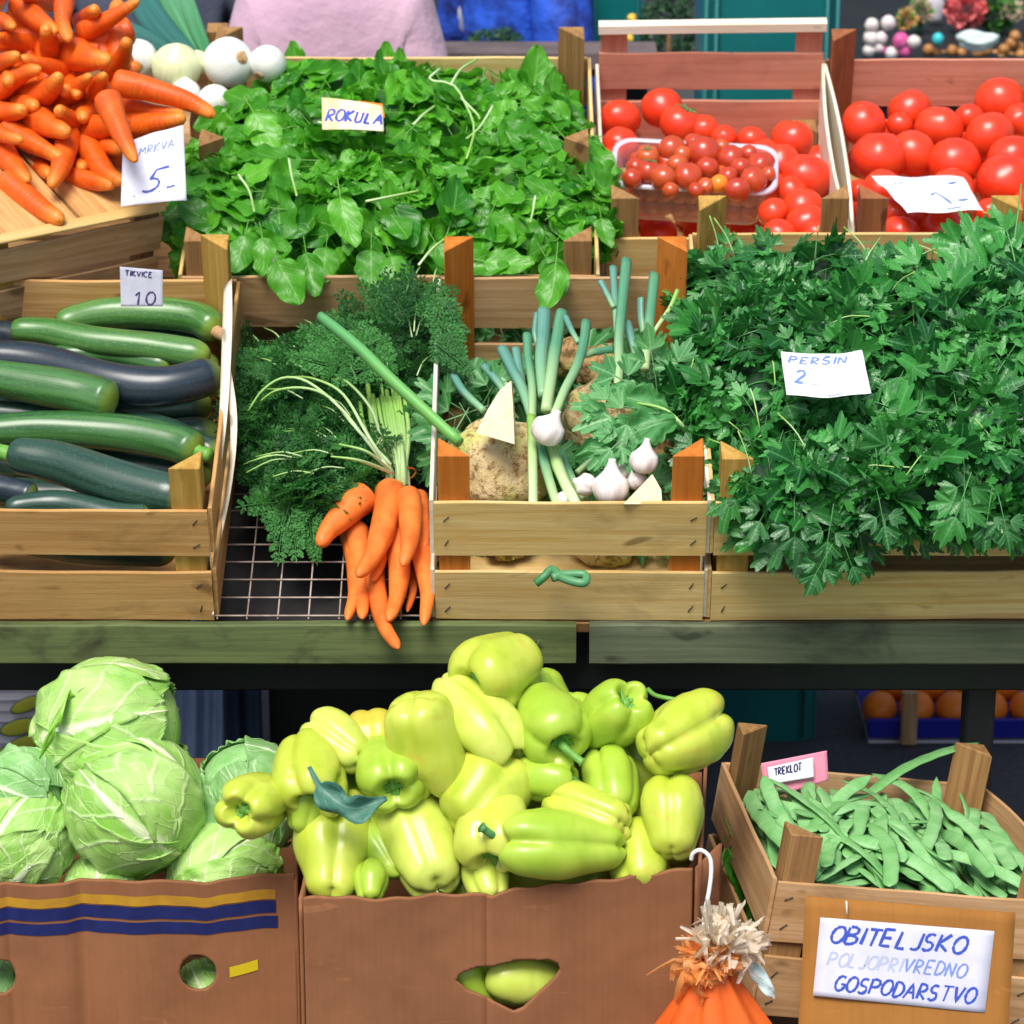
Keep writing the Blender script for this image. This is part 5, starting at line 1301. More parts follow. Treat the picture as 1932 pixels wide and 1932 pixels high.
m.add(V, [(3, 2, 1, 0)], V); m.add(V, [(0, 1, 5, 4), (1, 2, 6, 5), (2, 3, 7, 6), (3, 0, 4, 7), (4, 5, 6, 7)], V, m=1)
tag(m.build('celeriac_wedge', [M['celeriac_cut'], M['celeriac_r']], smooth=False), 'cut celeriac wedge lying in the front right of the crate behind the slat', 'celeriac', 'celeriac roots in the crate')
def garlic(x, y, r, h, a, words, neck=1.0):
    p = z6(x, y, h); rr = r/2.564*depth(p)/F; Z = camdir(a, 10); X = Z.orthogonal().normalized(); Y = Z.cross(X)
    V = []; G = []; Fc = []; nu, nv = 36, 26
    for i in range(nv+1):
        t = i/nv
        if t < .62: ph = math.pi*.5*(t/.62)*1.35; rad = math.sin(min(ph, 1.57*1.35))**.75; z = -.85*math.cos(ph)
        else:
            q = (t-.62)/.38; rad = .70*(1-q)**1.9+.187; z = .44+q*(.55+.55*neck)
        rad = max(rad, 0)
        for j in range(nu):
            th = 2*math.pi*j/nu; k3 = 1-.09*(abs(math.cos(th*3.5)))**6*max(0, math.sin(math.pi*min(1, t*1.2)))
            V.append(p+(X*math.cos(th)+Y*math.sin(th))*(rad*rr*k3)+Z*(z*rr)); G.append((math.cos(th), math.sin(th), t*3))
    for i in range(nv):
        for j in range(nu): k2 = (j+1) % nu; Fc.append((i*nu+j, i*nu+k2, (i+1)*nu+k2, (i+1)*nu+j))
    Fc.append(tuple(nv*nu+j for j in range(nu)))
    m = MB(); m.add(V, Fc, G); o = tag(m.build('garlic_bulb', M['garlic']), words, 'garlic', 'garlic bulbs in the crate')
    m = MB(); blob(m, p-Z*rr*.82, (rr*.28, rr*.28, rr*.09), seed=x, amp=.5, fr=4, M=Matrix((X, Y, Z)).transposed()); m.build('root_end', M['root'], o)
    return o, p, rr
def stalk(pts, r, mt, words, h=.22, h1=None, parent=None, name='green_onion', flat=.8, prof=None):
    h1 = h if h1 is None else h1; n_ = len(pts)-1
    P = [z6(x, y, h+(h1-h)*i/n_) for i, (x, y) in enumerate(pts)]; rr = 1.2*r/2.564*depth(P[0])/F
    f = prof or (lambda t: rr*(.92+.16*t))
    if parent is None: return sweep_obj(name, M[mt], P, f, words, 'green onion', 'green onions in the celeriac crate', n=22, seg=12, flat=flat, wob=.1)
    return sweep_obj('stalk', M[mt], P, f, parent=parent, n=22, seg=12, flat=flat, wob=.1)
g1, gp, gr = garlic(620, 893, 84, .235, 62, 'round white bulb with a green stalk at the middle of the crate', .6)
for o_ in (g1,): o_['category'] = 'green garlic'
gpar = g1
def pstalk(pts, r, mt, h, h1, par_): 
    n_ = len(pts)-1; P = [z6(x, y, h+(h1-h)*i/n_) for i, (x, y) in enumerate(pts)]; rr = r/2.564*depth(P[0])/F
    m = MB(); tube(m, P, lambda t: rr*(.95+.15*t), n=22, seg=12, flat=.8, wob=.1)
    o = m.build('stalk', M[mt], None); w_ = Vector(o.location); o.parent = par_; o.location = w_-par_.location; return o
pstalk([(650,820),(700,700),(760,580),(790,480),(805,370)], 24, 'stalk', .24, .25, gpar)
pstalk([(768,470),(735,410),(705,345)], 17, 'stalk_b', .24, .25, gpar)
pstalk([(775,535),(840,515),(925,500)], 19, 'stalk', .24, .22, gpar)
for pts, r, mt, h, h1, words in [
  ([(612,800),(640,600),(662,460),(688,325)], 27,'stalk',.215,.24,'broad green onion stalk standing tallest at the centre left'),
  ([(600,730),(588,560),(598,430),(602,318)], 30,'stalk_b',.20,.23,'thick bluish onion stalk with a cut top, left of the tallest'),
  ([(585,520),(560,430),(570,330)], 16,'stalk_b',.19,.22,'short bluish blade beside the thick bluish stalk'),
  ([(540,900),(545,700),(525,540),(520,432)], 20,'stalk',.19,.21,'straight green onion stalk with a blunt top, third from the tall ones'),
  ([(550,850),(500,700),(450,600),(400,500)], 26,'stalk_b',.18,.20,'bluish onion stalk leaning left with a wide cut end'),
  ([(510,760),(485,620),(465,500)], 20,'stalk_b',.17,.20,'bluish onion stalk behind the leaning one'),
  ([(420,720),(370,650),(310,585)], 20,'stalk_b',.17,.18,'short onion stalk leaning far left behind the celeriac slab'),
  ([(450,720),(400,640),(350,578)], 18,'stalk',.16,.18,'green onion stalk second from the left behind the slab'),
  ([(310,800),(240,735),(200,690),(165,632)], 20,'stalk_b',.19,.19,'curved onion stalk at the left end of the crate'),
  ([(548,1270),(545,1000),(540,830)], 22,'stalk_y',.20,.20,'pale green stalk end standing left of the white bulb'),
  ([(665,1260),(625,1130),(590,1000),(570,900)], 24,'stalk',.17,.20,'white footed green onion slanting below the round bulb, left one'),
  ([(760,1260),(690,1120),(650,1010),(620,930)], 30,'stalk_y',.18,.19,'white footed green onion slanting below the round bulb, right one'),
  ([(800,1230),(730,1110),(680,1000)], 20,'stalk',.15,.17,'darker green onion behind the white footed pair'),
  ([(958,720),(962,560),(965,420),(985,230),(1000,72)], 23,'stalk',.20,.25,'tall green leek stalk rising highest at the back'),
  ([(955,420),(945,260),(935,105)], 17,'stalk_b',.20,.24,'leek blade left of the tallest stalk'),
  ([(940,300),(905,230),(875,172)], 15,'stalk_b',.22,.24,'short split leek blade leaning left of the tall ones'),
  ([(1088,600),(1100,470),(1118,300),(1135,140)], 22,'stalk',.19,.24,'leek stalk with a cut top beside the right back post'),
  ([(1098,470),(1150,390),(1210,300),(1248,215)], 9,'stalk_y',.20,.24,'thin pale stem bending right across the orange post'),
  ([(1082,420),(1070,340),(1068,255)], 15,'stalk_b',.19,.22,'short bluish leek blade near the right post'),
  ([(1060,570),(1030,470),(1000,370)], 20,'stalk_b',.18,.21,'bluish leek blade bending left behind the celery leaf'),
  ([(760,1100),(830,1040),(900,990)], 18,'stalk',.12,.14,'green stalk lying in the shade under the celery leaf'),
  ([(1250,1000),(1255,900),(1230,820)], 20,'stalk_y',.16,.19,'celery stalk at the right wall of the crate')]:
    stalk(pts, r, mt, words, h, h1)
P = [mid(867, 835, .235), mid(740, 718, .27), mid(672, 652, .285), mid(605, 597, .29)]
sweep_obj('leek_stalk', M['leek'], P, lambda t: (12.5-1.2*t+2*math.sin(t*3))/F*4.8, 'long green leek stalk reaching left out of the crate over the carrot greens', 'leek', n=26, seg=14, flat=.8, wob=.06)
garlic(925, 1170, 92, .20, 88, 'biggest garlic bulb, in the middle of the front group'); garlic(1085, 1040, 72, .225, 82, 'garlic bulb sitting highest at the right'); 
garlic(800, 1155, 58, .19, 160, 'small garlic bulb at the left of the front group', .2); garlic(1050, 1135, 50, .19, 120, 'garlic bulb half hidden behind the highest one', .8)
garlic(700, 1235, 50, .17, 200, 'whitish bulb end just behind the front slat', .2); garlic(990, 1090, 46, .19, 70, 'slim garlic bulb leaning behind the biggest one', 1.2)
# celery leaf
clf = empty('celery_leaf', z6(1250, 850, .22), 'large toothed celery leaf spread over the round celeriac', 'leaf')
S = Scat()
def big(x, y, h, a, L, seed, spread=48, lobes=5, cup=.1, bz=-.25):
    V = []; G = []; Fc = []; lobed_fan(V, Fc, G, (0, 0, 0), 0, 1, seed, lobes, 4, cup, spread, bz); pr = proto(V, Fc, G)
    p = z6(x, y, h); X, Y, Z = frame(camdir(a, 14), -FWD+NRM*.6); S.add(pr, p, X, Y, Z, L, rnd.uniform(.2, .7))
s6 = 4.9/F/2.564
def broad(x, y, h, a, L, seed, w0=.40):
    r_ = random.Random(seed); V = []; G = []; Fc = []; nv, nu = 70, 16; ph = r_.random()*6
    for i in range(nv+1):
        t = i/nv; wd = w0*(math.sin(math.pi*min(1, (t**.75)*.94+.03))**.8)*(.70+.34*abs(math.sin(t*11+ph))+.17*abs(math.sin(t*29+ph))**.7)
        for j in range(nu+1):
            s = j/nu*2-1
            V.append((s*wd, t-.10*abs(s)*wd*2, .35*abs(s*wd)+.030*math.sin(abs(s)*7-t*15+ph)*abs(s)-.35*(t-.3)**2+.03*math.sin(t*9+s*4))); G.append((s*1.2, t, seed))
    for i in range(nv):
        for j in range(nu): q = i*(nu+1)+j; Fc.append((q, q+1, q+nu+2, q+nu+1))
    p = z6(x, y, h); X, Y, Z = frame(camdir(a, 14), -FWD+NRM*.6); S.add(proto(V, Fc, G), p, X, Y, Z, L, rnd.uniform(.2, .9))
def lobe(x, y, h, a, sz, k_, t_):
    p = z6(x, y, h); X, Y, Z = frame(camdir(a, 14), -FWD+NRM*.6); S.add(PPr[k_], p+Y*sz*.45, X, Y, Z, sz, t_)
broad(1240,840,.235,197,500*s6,3,.17); broad(1215,820,.23,217,400*s6,9,.19); broad(1200,800,.225,160,380*s6,5,.20)
for q_ in ((1180,800,.245,188,300*s6,1,.7), (1130,740,.24,150,250*s6,3,.3), (1150,700,.235,100,230*s6,5,.9), (1120,850,.25,215,270*s6,7,.5), (1060,780,.25,180,240*s6,9,.9), (1190,720,.23,70,200*s6,2,.4), (1040,870,.25,225,190*s6,4,.6)): lobe(*q_)
S.build('blade', M['celery'], clf)
m = MB(); tube(m, [z6(1300, 930, .19), z6(1260, 860, .225), z6(1180, 790, .24), z6(1050, 760, .245)], lambda t: .0042*(1-.6*t), n=12, seg=8); m.build('stem', M['stalk_y'], clf)
S = Scat()
for (x, y, a, sz) in [(240,700,120,.06),(200,820,200,.07),(170,900,240,.07),(330,720,60,.05),(250,860,-60,.06),(150,760,150,.05),(1290,640,60,.06),(1300,760,100,.05),(1270,1080,-60,.06)]:
    p = z6(x, y, .15); X, Y, Z = frame(camdir(a, 10), -FWD); S.add(rnd.choice(PPr), p, X, Y, Z, sz*1.3, .4)
for _ in range(170):
    x_ = rnd.uniform(90, 1280); y_ = rnd.uniform(430, 1330); p = z6(x_, y_, rnd.uniform(.03, .075)); X, Y, Z = frame((camdir(rnd.uniform(0, 360), 10)), NRM+rvec(.4)); S.add(rnd.choice(PPr), p, X, Y, Z, rnd.uniform(.06, .10), rnd.uniform(-.4, .3))
tag(S.build('celery_leaves', M['celery']), 'dark celery leaves poking out behind the large celeriac and along the right wall', 'leaves', None, 'stuff')
# curled stalk poking through the gap
m = MB(); tube(m, [z6(560, 1585, .10)-T*.02+Vector((0, -.006, 0)), z6(600, 1540, .11)-T*.03, z6(640, 1505, .115)-T*.03, z6(690, 1545, .115)-T*.03, z6(790, 1570, .115)-T*.03, z6(795, 1530, .115)-T*.03, z6(700, 1530, .115)-T*.03, z6(640, 1545, .115)-T*.03], .0065, n=34, seg=9, wob=.1)
tag(m.build('curled_stalk', M['leek_t']), 'curled green stalk poking out through the gap in the front slats', 'stalk')

# ------------------------------------------------------------------ green beans
BY = R(7); BR = R(8.5); BRM = Matrix.Rotation(BY, 3, 'Z') @ Matrix.Rotation(BR, 3, 'Y')
bo_top = at(1470, 1662, 4.36); H = .205
Wb, Lb = .39, .40
bxd, byd, bzd = (BRM @ Vector(q) for q in ((1, 0, 0), (0, 1, 0), (0, 0, 1)))
borg = bo_top+bxd*(Wb/2)-bzd*H
c_bean = crate('small knotty pine crate of flat green beans at the lower right', borg, Wb, Lb, tilt=0, yaw=BY, slat=M['pine_dull'], post=M['post_brown'], side=M['pine_dull'], hp=.272, hpb=.272, zs=((0, .09), (.115, H)), bows=(0, .022))
c_bean.rotation_euler = (0, BR, BY)
def bl(x, y, z): return borg+bxd*x+byd*y+bzd*z
def bean_mesh(seed):
    r_ = random.Random(seed); L = r_.uniform(.16, .22); w_ = r_.uniform(.0088, .0125); b1_, b2_ = r_.uniform(-.03, .03), r_.uniform(-.02, .02)
    m = MB(); pts = [Vector((0, -L/2, 0)), Vector((b1_*.5, -L/6, r_.uniform(0, .012))), Vector((b1_*.6+b2_*.2, L/6, r_.uniform(0, .012))), Vector((b2_, L/2, r_.uniform(-.012, .01)))]
    nb = r_.choice((5, 6, 7)); tws = r_.uniform(-.7, .7)
    def f(t):
        r = w_*(.96+.05*math.sin(t*nb*6.28))
        if t < .12: r *= .10+.90*math.sqrt(max(0, 1-((.12-t)/.12)**2))
        if t > .86: r *= .06+.94*(max(0, 1-((t-.86)/.14)**1.6))
        return r
    tube(m, pts, f, n=30, seg=12, flat=.26, up=(r_.uniform(-.3, .3), 0, 1), cl=False, wob=.05, twist=0)
    me = m.build('tmp', M['bean'], org=(0, 0, 0)); mesh = me.data; bpy.data.objects.remove(me); mesh.name = 'bean_pod'; return mesh
BM = [bean_mesh(i) for i in range(16)]
nb_ = 0
for layer, (z0, n_) in enumerate(((.125, 26), (.148, 34), (.168, 44), (.186, 40))):
    for i in range(n_):
        x = rnd.uniform(-Wb/2+.02, Wb/2-.02); y = rnd.uniform(.035, Lb-.05); a = rnd.gauss(0, .45)
        if rnd.random() < .14: a += rnd.choice((-1, 1))*1.1
        x = max(-(Wb/2-.03), min(Wb/2-.03, x))
        if abs(x)+.10*abs(math.sin(a)) > Wb/2-.012: a *= .12
        y = min(max(y, .108*abs(math.cos(a))+.014), Lb-.108*abs(math.cos(a))-.014)
        if x < .0 and y > .25 and layer > 1: y -= .09
        z = z0+.030*math.sin(math.pi*y/Lb)+.008*noise.noise(Vector((x*9, y*9, layer)))-max(0, y-.28)*.12
        o = bpy.data.objects.new('bean_pod', rnd.choice(BM)); col.objects.link(o); o.location = bl(x, y, z)
        o.rotation_euler = (BRM @ Matrix.Rotation(a, 3, 'Z') @ Matrix.Rotation(rnd.gauss(0, .32), 3, 'Y') @ Matrix.Rotation(rnd.gauss(0, .10)+.05, 3, 'X')).to_euler()
        tag(o, 'flat green bean pod in the heap of the knotty pine crate', 'bean', 'flat green beans heaped in the crate')
for (x, y, z, a, p_, k_, words) in [(.10,.36,.235,-1.15,.25,2,'long darker bean propped up against the back right post of its crate'),(-.10,.30,.185,-1.5,0,5,'bean lying level in front of the pink card'),(.02,.20,.215,-1.25,0,7,'bean lying crosswise on top in the middle of the heap'),(-.06,.22,.215,-.5,.3,9,'bean standing slanted at the right end of the pink card'),(-.03,.09,.215,-.1,.1,1,'pale bean curving over at the front of the heap'),(-.165,.12,.19,.15,.2,11,'bean at the left wall beside the front post')]:
    o = bpy.data.objects.new('bean_pod', BM[k_]); col.objects.link(o); o.location = bl(x, y, z); o.rotation_euler = (BRM @ Matrix.Rotation(a, 3, 'Z') @ Matrix.Rotation(p_, 3, 'X')).to_euler(); tag(o, words, 'bean', 'flat green beans heaped in the crate')
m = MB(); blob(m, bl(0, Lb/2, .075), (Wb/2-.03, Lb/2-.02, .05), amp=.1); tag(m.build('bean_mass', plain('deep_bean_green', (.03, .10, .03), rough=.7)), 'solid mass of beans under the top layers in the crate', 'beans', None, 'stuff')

# ------------------------------------------------------------------ cardboard boxes
def wall(name, mat, p00, p10, up, th, Hh, topf=None, hole=None, parent=None, nx=90, nz=60, crease=None, flare=0):
    """wall from p00 to p10 (bottom line), height Hh along up; hole = outline list in wall metres (x from p00, z from top)"""
    X = (p10-p00).normalized(); W = (p10-p00).length; up = up.normalized(); N = X.cross(up).normalized()   # outward (towards the viewer for a front wall)
    inside = lambda x, z: False
    if hole:
        polys = [[Vector((a, b)) for a, b in hh] for hh in (hole if isinstance(hole[0], list) else [hole])]
        def inside(x, z):
            c = False
            for hp_ in polys:
                for a, b in zip(hp_, hp_[-1:]+hp_[:-1]):
                    if (a.y > z) != (b.y > z) and x < (b.x-a.x)*(z-a.y)/(b.y-a.y)+a.x: c = not c
            return c
        def near(x, z):
            best = None
            for a, b in [q for hp_ in polys for q in zip(hp_, hp_[-1:]+hp_[:-1])]:
                ab = b-a; t = max(0, min(1, (Vector((x, z))-a).dot(ab)/ab.length_squared)); q = a+ab*t
                d = (q-Vector((x, z))).length
                if best is None or d < best[0]: best = (d, q)
            return best
    V = []; idx = {}
    gone = set(); snap = set()
    if hole:
        for i in range(nx):
            for j in range(nz):
                if inside(W*(i+.5)/nx, -Hh*(j+.5)/nz): gone.add((i, j))
        for (i, j) in gone:
            for a, b in ((0, 0), (1, 0), (0, 1), (1, 1)):
                v = (i+a, j+b)
                if any((v[0]-p_, v[1]-q_) not in gone for p_ in (0, 1) for q_ in (0, 1)): snap.add(v)
    for i in range(nx+1):
        for j in range(nz+1):
            x = W*i/nx; z = -Hh*j/nz
            if (i, j) in snap: d, q = near(x, z); x, z = q.x, q.y
            tz = topf(x/W) if topf else 0
            k_ = max(0, 1+z/Hh)**2
            off = (crease(x/W, z/Hh) if crease else 0)
            p = p00+X*x+up*(Hh+z+tz*k_)+N*(off+flare*k_)
            idx[i, j] = len(V); V.append((p, x, z))
    Fc = []
    for i in range(nx):
        for j in range(nz):
            q = (idx[i, j], idx[i, j+1], idx[i+1, j+1], idx[i+1, j])
            if (i, j) in gone: continue
            Fc.append(q)
    m = MB(); m.add([v[0] for v in V], Fc, [(v[1], v[2], 0) for v in V]); o = m.build(name, mat, parent)
    md = o.modifiers.new('s', 'SOLIDIFY'); md.thickness = th; md.offset = 0
    def surf(x, z):   # point on the outer face, x in metres from p00, z metres below the top
        tz = topf(x/W) if topf else 0; k_ = max(0, 1-z/Hh)**2; off = (crease(x/W, -z/Hh) if crease else 0)
        return p00+X*x+up*(Hh-z+tz*k_)+N*(off+flare*k_+th/2+.0011)
    return o, surf
ZUP = Vector((0, 0, 1)); BH = .36
# pepper box
pa = at(572, 1694, 4.30); pb_ = at(1306, 1668, 4.33)
box1 = empty('cardboard_box', Vector(((pa.x+pb_.x)/2, pa.y, pa.z-BH)), 'plain brown cardboard box heaped with pale green peppers, with a heart shaped hand hole', 'box', 'cardboard boxes in the bottom row')
sp = 4.32/F; Wp = (pb_-pa).length
def hx_(u, v): return ((u-572)*sp*1.0, -((v-1690)*sp/math.cos(R(29))))
hole = [hx_(u, v) for u, v in [(858,1846),(866,1834),(900,1824),(950,1818),(1000,1817),(1035,1820),(1052,1828),(1056,1840),(1044,1856),(1015,1878),(985,1903),(968,1909),(955,1902),(925,1884),(880,1866)]]
def topf1(t): return .030*max(0, (t-.35)/.65)**1.3*1.0 + .0022*math.sin(t*23)*(1 if t < .55 else .3)+.0015*math.sin(t*61)+(-.004*math.exp(-((t-.48)/.015)**2))
def cre1(t, z): return .006*math.sin(math.pi*t)*(1+z)**1+.0015*math.sin(t*9+z*5)-.0035*math.exp(-((t-.47)/.008)**2)+.004*noise.noise(Vector((t*4, z*3, 2)))+.0007*noise.noise(Vector((t*15, z*11, 5)))
_, surf1 = wall('front_wall', M['card'], Vector((pa.x, pa.y, pa.z-BH)), Vector((pb_.x, pb_.y, pa.z-BH)), ZUP, .005, BH, topf1, hole, box1, crease=cre1, nx=190, nz=130)
dpt = .37
L0 = Vector((pa.x-.004, pa.y+.003, pa.z-BH)); L1 = L0+Vector((.012, dpt, 0))
wall('side_wall', M['card'], L1, L0, ZUP, .005, BH, lambda t: -.004+.002*math.sin(t*20), None, box1, 20, 12)
R0 = Vector((pb_.x+.004, pb_.y+.003, pa.z-BH)); R1 = R0+Vector((.030, dpt, 0))
wall('side_wall', M['card'], R0, R1, ZUP, .005, BH, lambda t: .034+.004*math.sin(t*9), None, box1, 20, 12, flare=.006)
wall('back_wall', M['card'], R1+Vector((0, .003, 0)), L1+Vector((0, .003, 0)), ZUP, .005, BH, lambda t: .0, None, box1, 20, 12)
m = MB(); box(m, ((pa.x+pb_.x)/2+.01, pa.y+dpt/2, pa.z-BH+.004), (Wp-.01, dpt-.02, .006)); m.build('bottom', M['card'], box1)
# corner flap leaning out at the right front corner
fa = R0+Vector((.001, -.004, 0)); wall('flap', M['card'], fa, fa+Vector((.036, .055, 0)), ZUP, .004, BH-.001, lambda t: .03+.010*t, None, box1, 8, 10)
# cabbage box
ca_ = at(-190, 1668, 4.46); cb_ = at(556, 1646, 4.46)
box2 = empty('cardboard_box', Vector(((ca_.x+cb_.x)/2, ca_.y, ca_.z-BH)), 'cardboard box with yellow and navy stripes and a round hole, full of cabbages', 'box', 'cardboard boxes in the bottom row')
sc2 = 4.46/F; Wc2 = (cb_-ca_).length
def h2(u, v): return ((u+190)*sc2, -((v-1650)*sc2/math.cos(R(29))))
cx_, cy_ = h2(368, 1813); hole2 = [(cx_+.0255*math.cos(a/20*6.283), cy_+.0275*math.sin(a/20*6.283)) for a in range(20)]
cx3, cy3 = h2(-14, 1820); hole2 = [hole2, [(cx3+.0255*math.cos(a/20*6.283), cy3+.0275*math.sin(a/20*6.283)) for a in range(20)]]
def topf2(t): 
    u = -190+746*t
    return (.0 if u < 120 else .008*min(1, (u-120)/60))-.0075*math.exp(-((u-390)/26)**2)+.007*max(0, (u-420)/130)+.0012*math.sin(t*50)
def cre2(t, z):
    u = -190+746*t
    return -.010*math.exp(-((u-152)/22)**2)*1.0+.006*math.sin((u-152)/240*math.pi)*(1 if u > 152 else 0)-.004*math.exp(-((u-12)/10)**2)+.0035*noise.noise(Vector((t*6, z*3, 8)))+.0006*noise.noise(Vector((t*19, z*10, 9)))
_, surf2 = wall('front_wall', M['card'], Vector((ca_.x, ca_.y, ca_.z-BH)), Vector((cb_.x, ca_.y, ca_.z-BH)), ZUP, .005, BH, topf2, hole2, box2, crease=cre2, nx=190, nz=130)
d2 = .40
Q0 = Vector((cb_.x+.001, ca_.y+.003, ca_.z-BH)); Q1 = Q0+Vector((-.012, d2, 0))
wall('side_wall', M['card'], Q0, Q1, ZUP, .005, BH, lambda t: .008+.008*t, None, box2, 20, 12)
q0_ = Vector((ca_.x, ca_.y+.003, ca_.z-BH)); q1_ = q0_+Vector((0, d2, 0)); wall('side_wall', M['card'], q1_, q0_, ZUP, .005, BH, None, None, box2, 10, 8)
wall('back_wall', M['card'], Q1+Vector((0, .003, 0)), q1_+Vector((0, .003, 0)), ZUP, .005, BH, lambda t: .01, None, box2, 20, 12)
m = MB(); box(m, ((ca_.x+cb_.x)/2, ca_.y+d2/2, ca_.z-BH+.004), (Wc2-.01, d2-.02, .006)); m.build('bottom', M['card'], box2)
def stripe(u0, u1, v0, v1, mat, n=190, fn=surf2, h=h2, dv=0, name='printed_stripe'):
    m = MB(); V = []
    for i in range(n+1):
        u = u0+(u1-u0)*i/n
        for k_ in range(5):
            x, z = h(u, v0+(v1-v0)*k_/4+dv*i/n); V.append(fn(x, -z))
    m.add(V, [(5*i+k_, 5*i+k_+1, 5*i+k_+6, 5*i+k_+5) for i in range(n) for k_ in range(4)]); m.build(name, mat, box2)
stripe(-180, 519, 1675, 1692, M['yellow']); stripe(-180, 519, 1694, 1716, M['navy']); stripe(-180, 522, 1721, 1742, M['navy'])
stripe(428, 482, 1806, 1825, M['yellow2'], 6, dv=-10, name='yellow_tape')
# low stand that lifts the bottom row
st = empty('low_stand', (0, -.2, -.3), 'low dark wooden stand under the bottom row of boxes', 'stand')
m = MB()
for i in range(4): box(m, (.05, -.44+.14*i, pa.z-BH-.012), (2.4, .12, .02))
m.build('top_board', M['post_brown'], st)
for x in (-1.0, .1, 1.1):
    for y in (-.44, -.04): m = MB(); box(m, (x, y, (pa.z-BH-.022-.3)/2), (.06, .06, pa.z-BH-.022+.3)); m.build('leg', M['post_brown'], st)
# ------------------------------------------------------------------ handwriting and price cards
def arc(cx, cy, rx, ry, a0, a1, n=10): return [(cx+rx*math.cos(R(a0+(a1-a0)*i/n)), cy+ry*math.sin(R(a0+(a1-a0)*i/n))) for i in range(n+1)]
GL = {
 'A': [[(0, 0), (.33, 1), (.62, 0)], [(.12, .38), (.5, .38)]], 'B': [[(.05, 0), (.05, 1)], [(.05, 1)]+arc(.2, .76, .28, .24, 90, -90)+[(.05, .52)], [(.05, .52)]+arc(.22, .26, .34, .26, 90, -90)+[(.05, 0)]],
 'C': [arc(.32, .5, .3, .5, 50, 310)], 'D': [[(.05, 0), (.05, 1)], [(.05, 1)]+arc(.12, .5, .45, .5, 90, -90)+[(.05, 0)]], 'E': [[(.5, 1), (.05, 1), (.05, 0), (.52, 0)], [(.05, .52), (.42, .52)]],
 'G': [arc(.32, .5, .3, .5, 50, 330)+[(.6, .45), (.35, .45)]], 'I': [[(.1, 0), (.12, 1)]], 'J': [[(.4, 1), (.4, .2)]+arc(.2, .2, .2, .2, 0, -150)], 'K': [[(.05, 0), (.05, 1)], [(.5, 1), (.06, .45), (.55, 0)]],
 'L': [[(.08, 1), (.05, 0), (.45, 0)]], 'M': [[(0, 0), (.08, 1), (.32, .35), (.58, 1), (.66, 0)]], 'N': [[(.03, 0), (.05, 1), (.5, 0), (.52, 1)]], 'O': [arc(.32, .5, .31, .5, 100, 470, 16)], 'P': [[(.05, 0), (.05, 1)], [(.05, 1)]+arc(.2, .74, .3, .26, 90, -90)+[(.05, .48)]],
 'R': [[(.05, 0), (.05, 1)], [(.05, 1)]+arc(.2, .75, .28, .25, 90, -90)+[(.05, .5), (.52, 0)]], 'S': [arc(.28, .74, .22, .25, 40, 250, 8)+arc(.26, .26, .24, .26, 80, -150, 8)], 'T': [[(0, 1), (.6, 1)], [(.3, 1), (.28, 0)]],
 'U': [[(.05, 1), (.05, .3)]+arc(.28, .26, .23, .26, 180, 360)+[(.51, 1)]], 'V': [[(.02, 1), (.28, 0), (.56, 1)]], 'Š': [arc(.28, .74, .22, .25, 40, 250, 8)+arc(.26, .26, .24, .26, 80, -150, 8), [(.12, 1.25), (.26, 1.1), (.42, 1.25)]],
 '0': [arc(.3, .5, .28, .5, 90, 450, 16)], '1': [[(.05, .7), (.28, 1), (.26, 0)]], '2': [arc(.28, .72, .25, .26, 160, -30, 8)+[(.05, 0), (.55, .02)]], '5': [[(.62, 1.02), (.2, .95), (.12, .56)], [(.12, .56)]+arc(.22, .30, .30, .28, 100, -130, 10)],
 '.': [[(.08, .0), (.12, .05)]], '-': [[(.02, .35), (.5, .42)]], ',': [[(.1, .1), (.04, -.15)]], '~': [[(0, .1), (.2, .3), (.45, .2), (.7, .35), (1.0, .3)]], ' ': [],
}
WID = {'M': .85, 'I': .30, 'J': .55, '.': .3, ' ': .4, ',': .3, '~': 1.1}
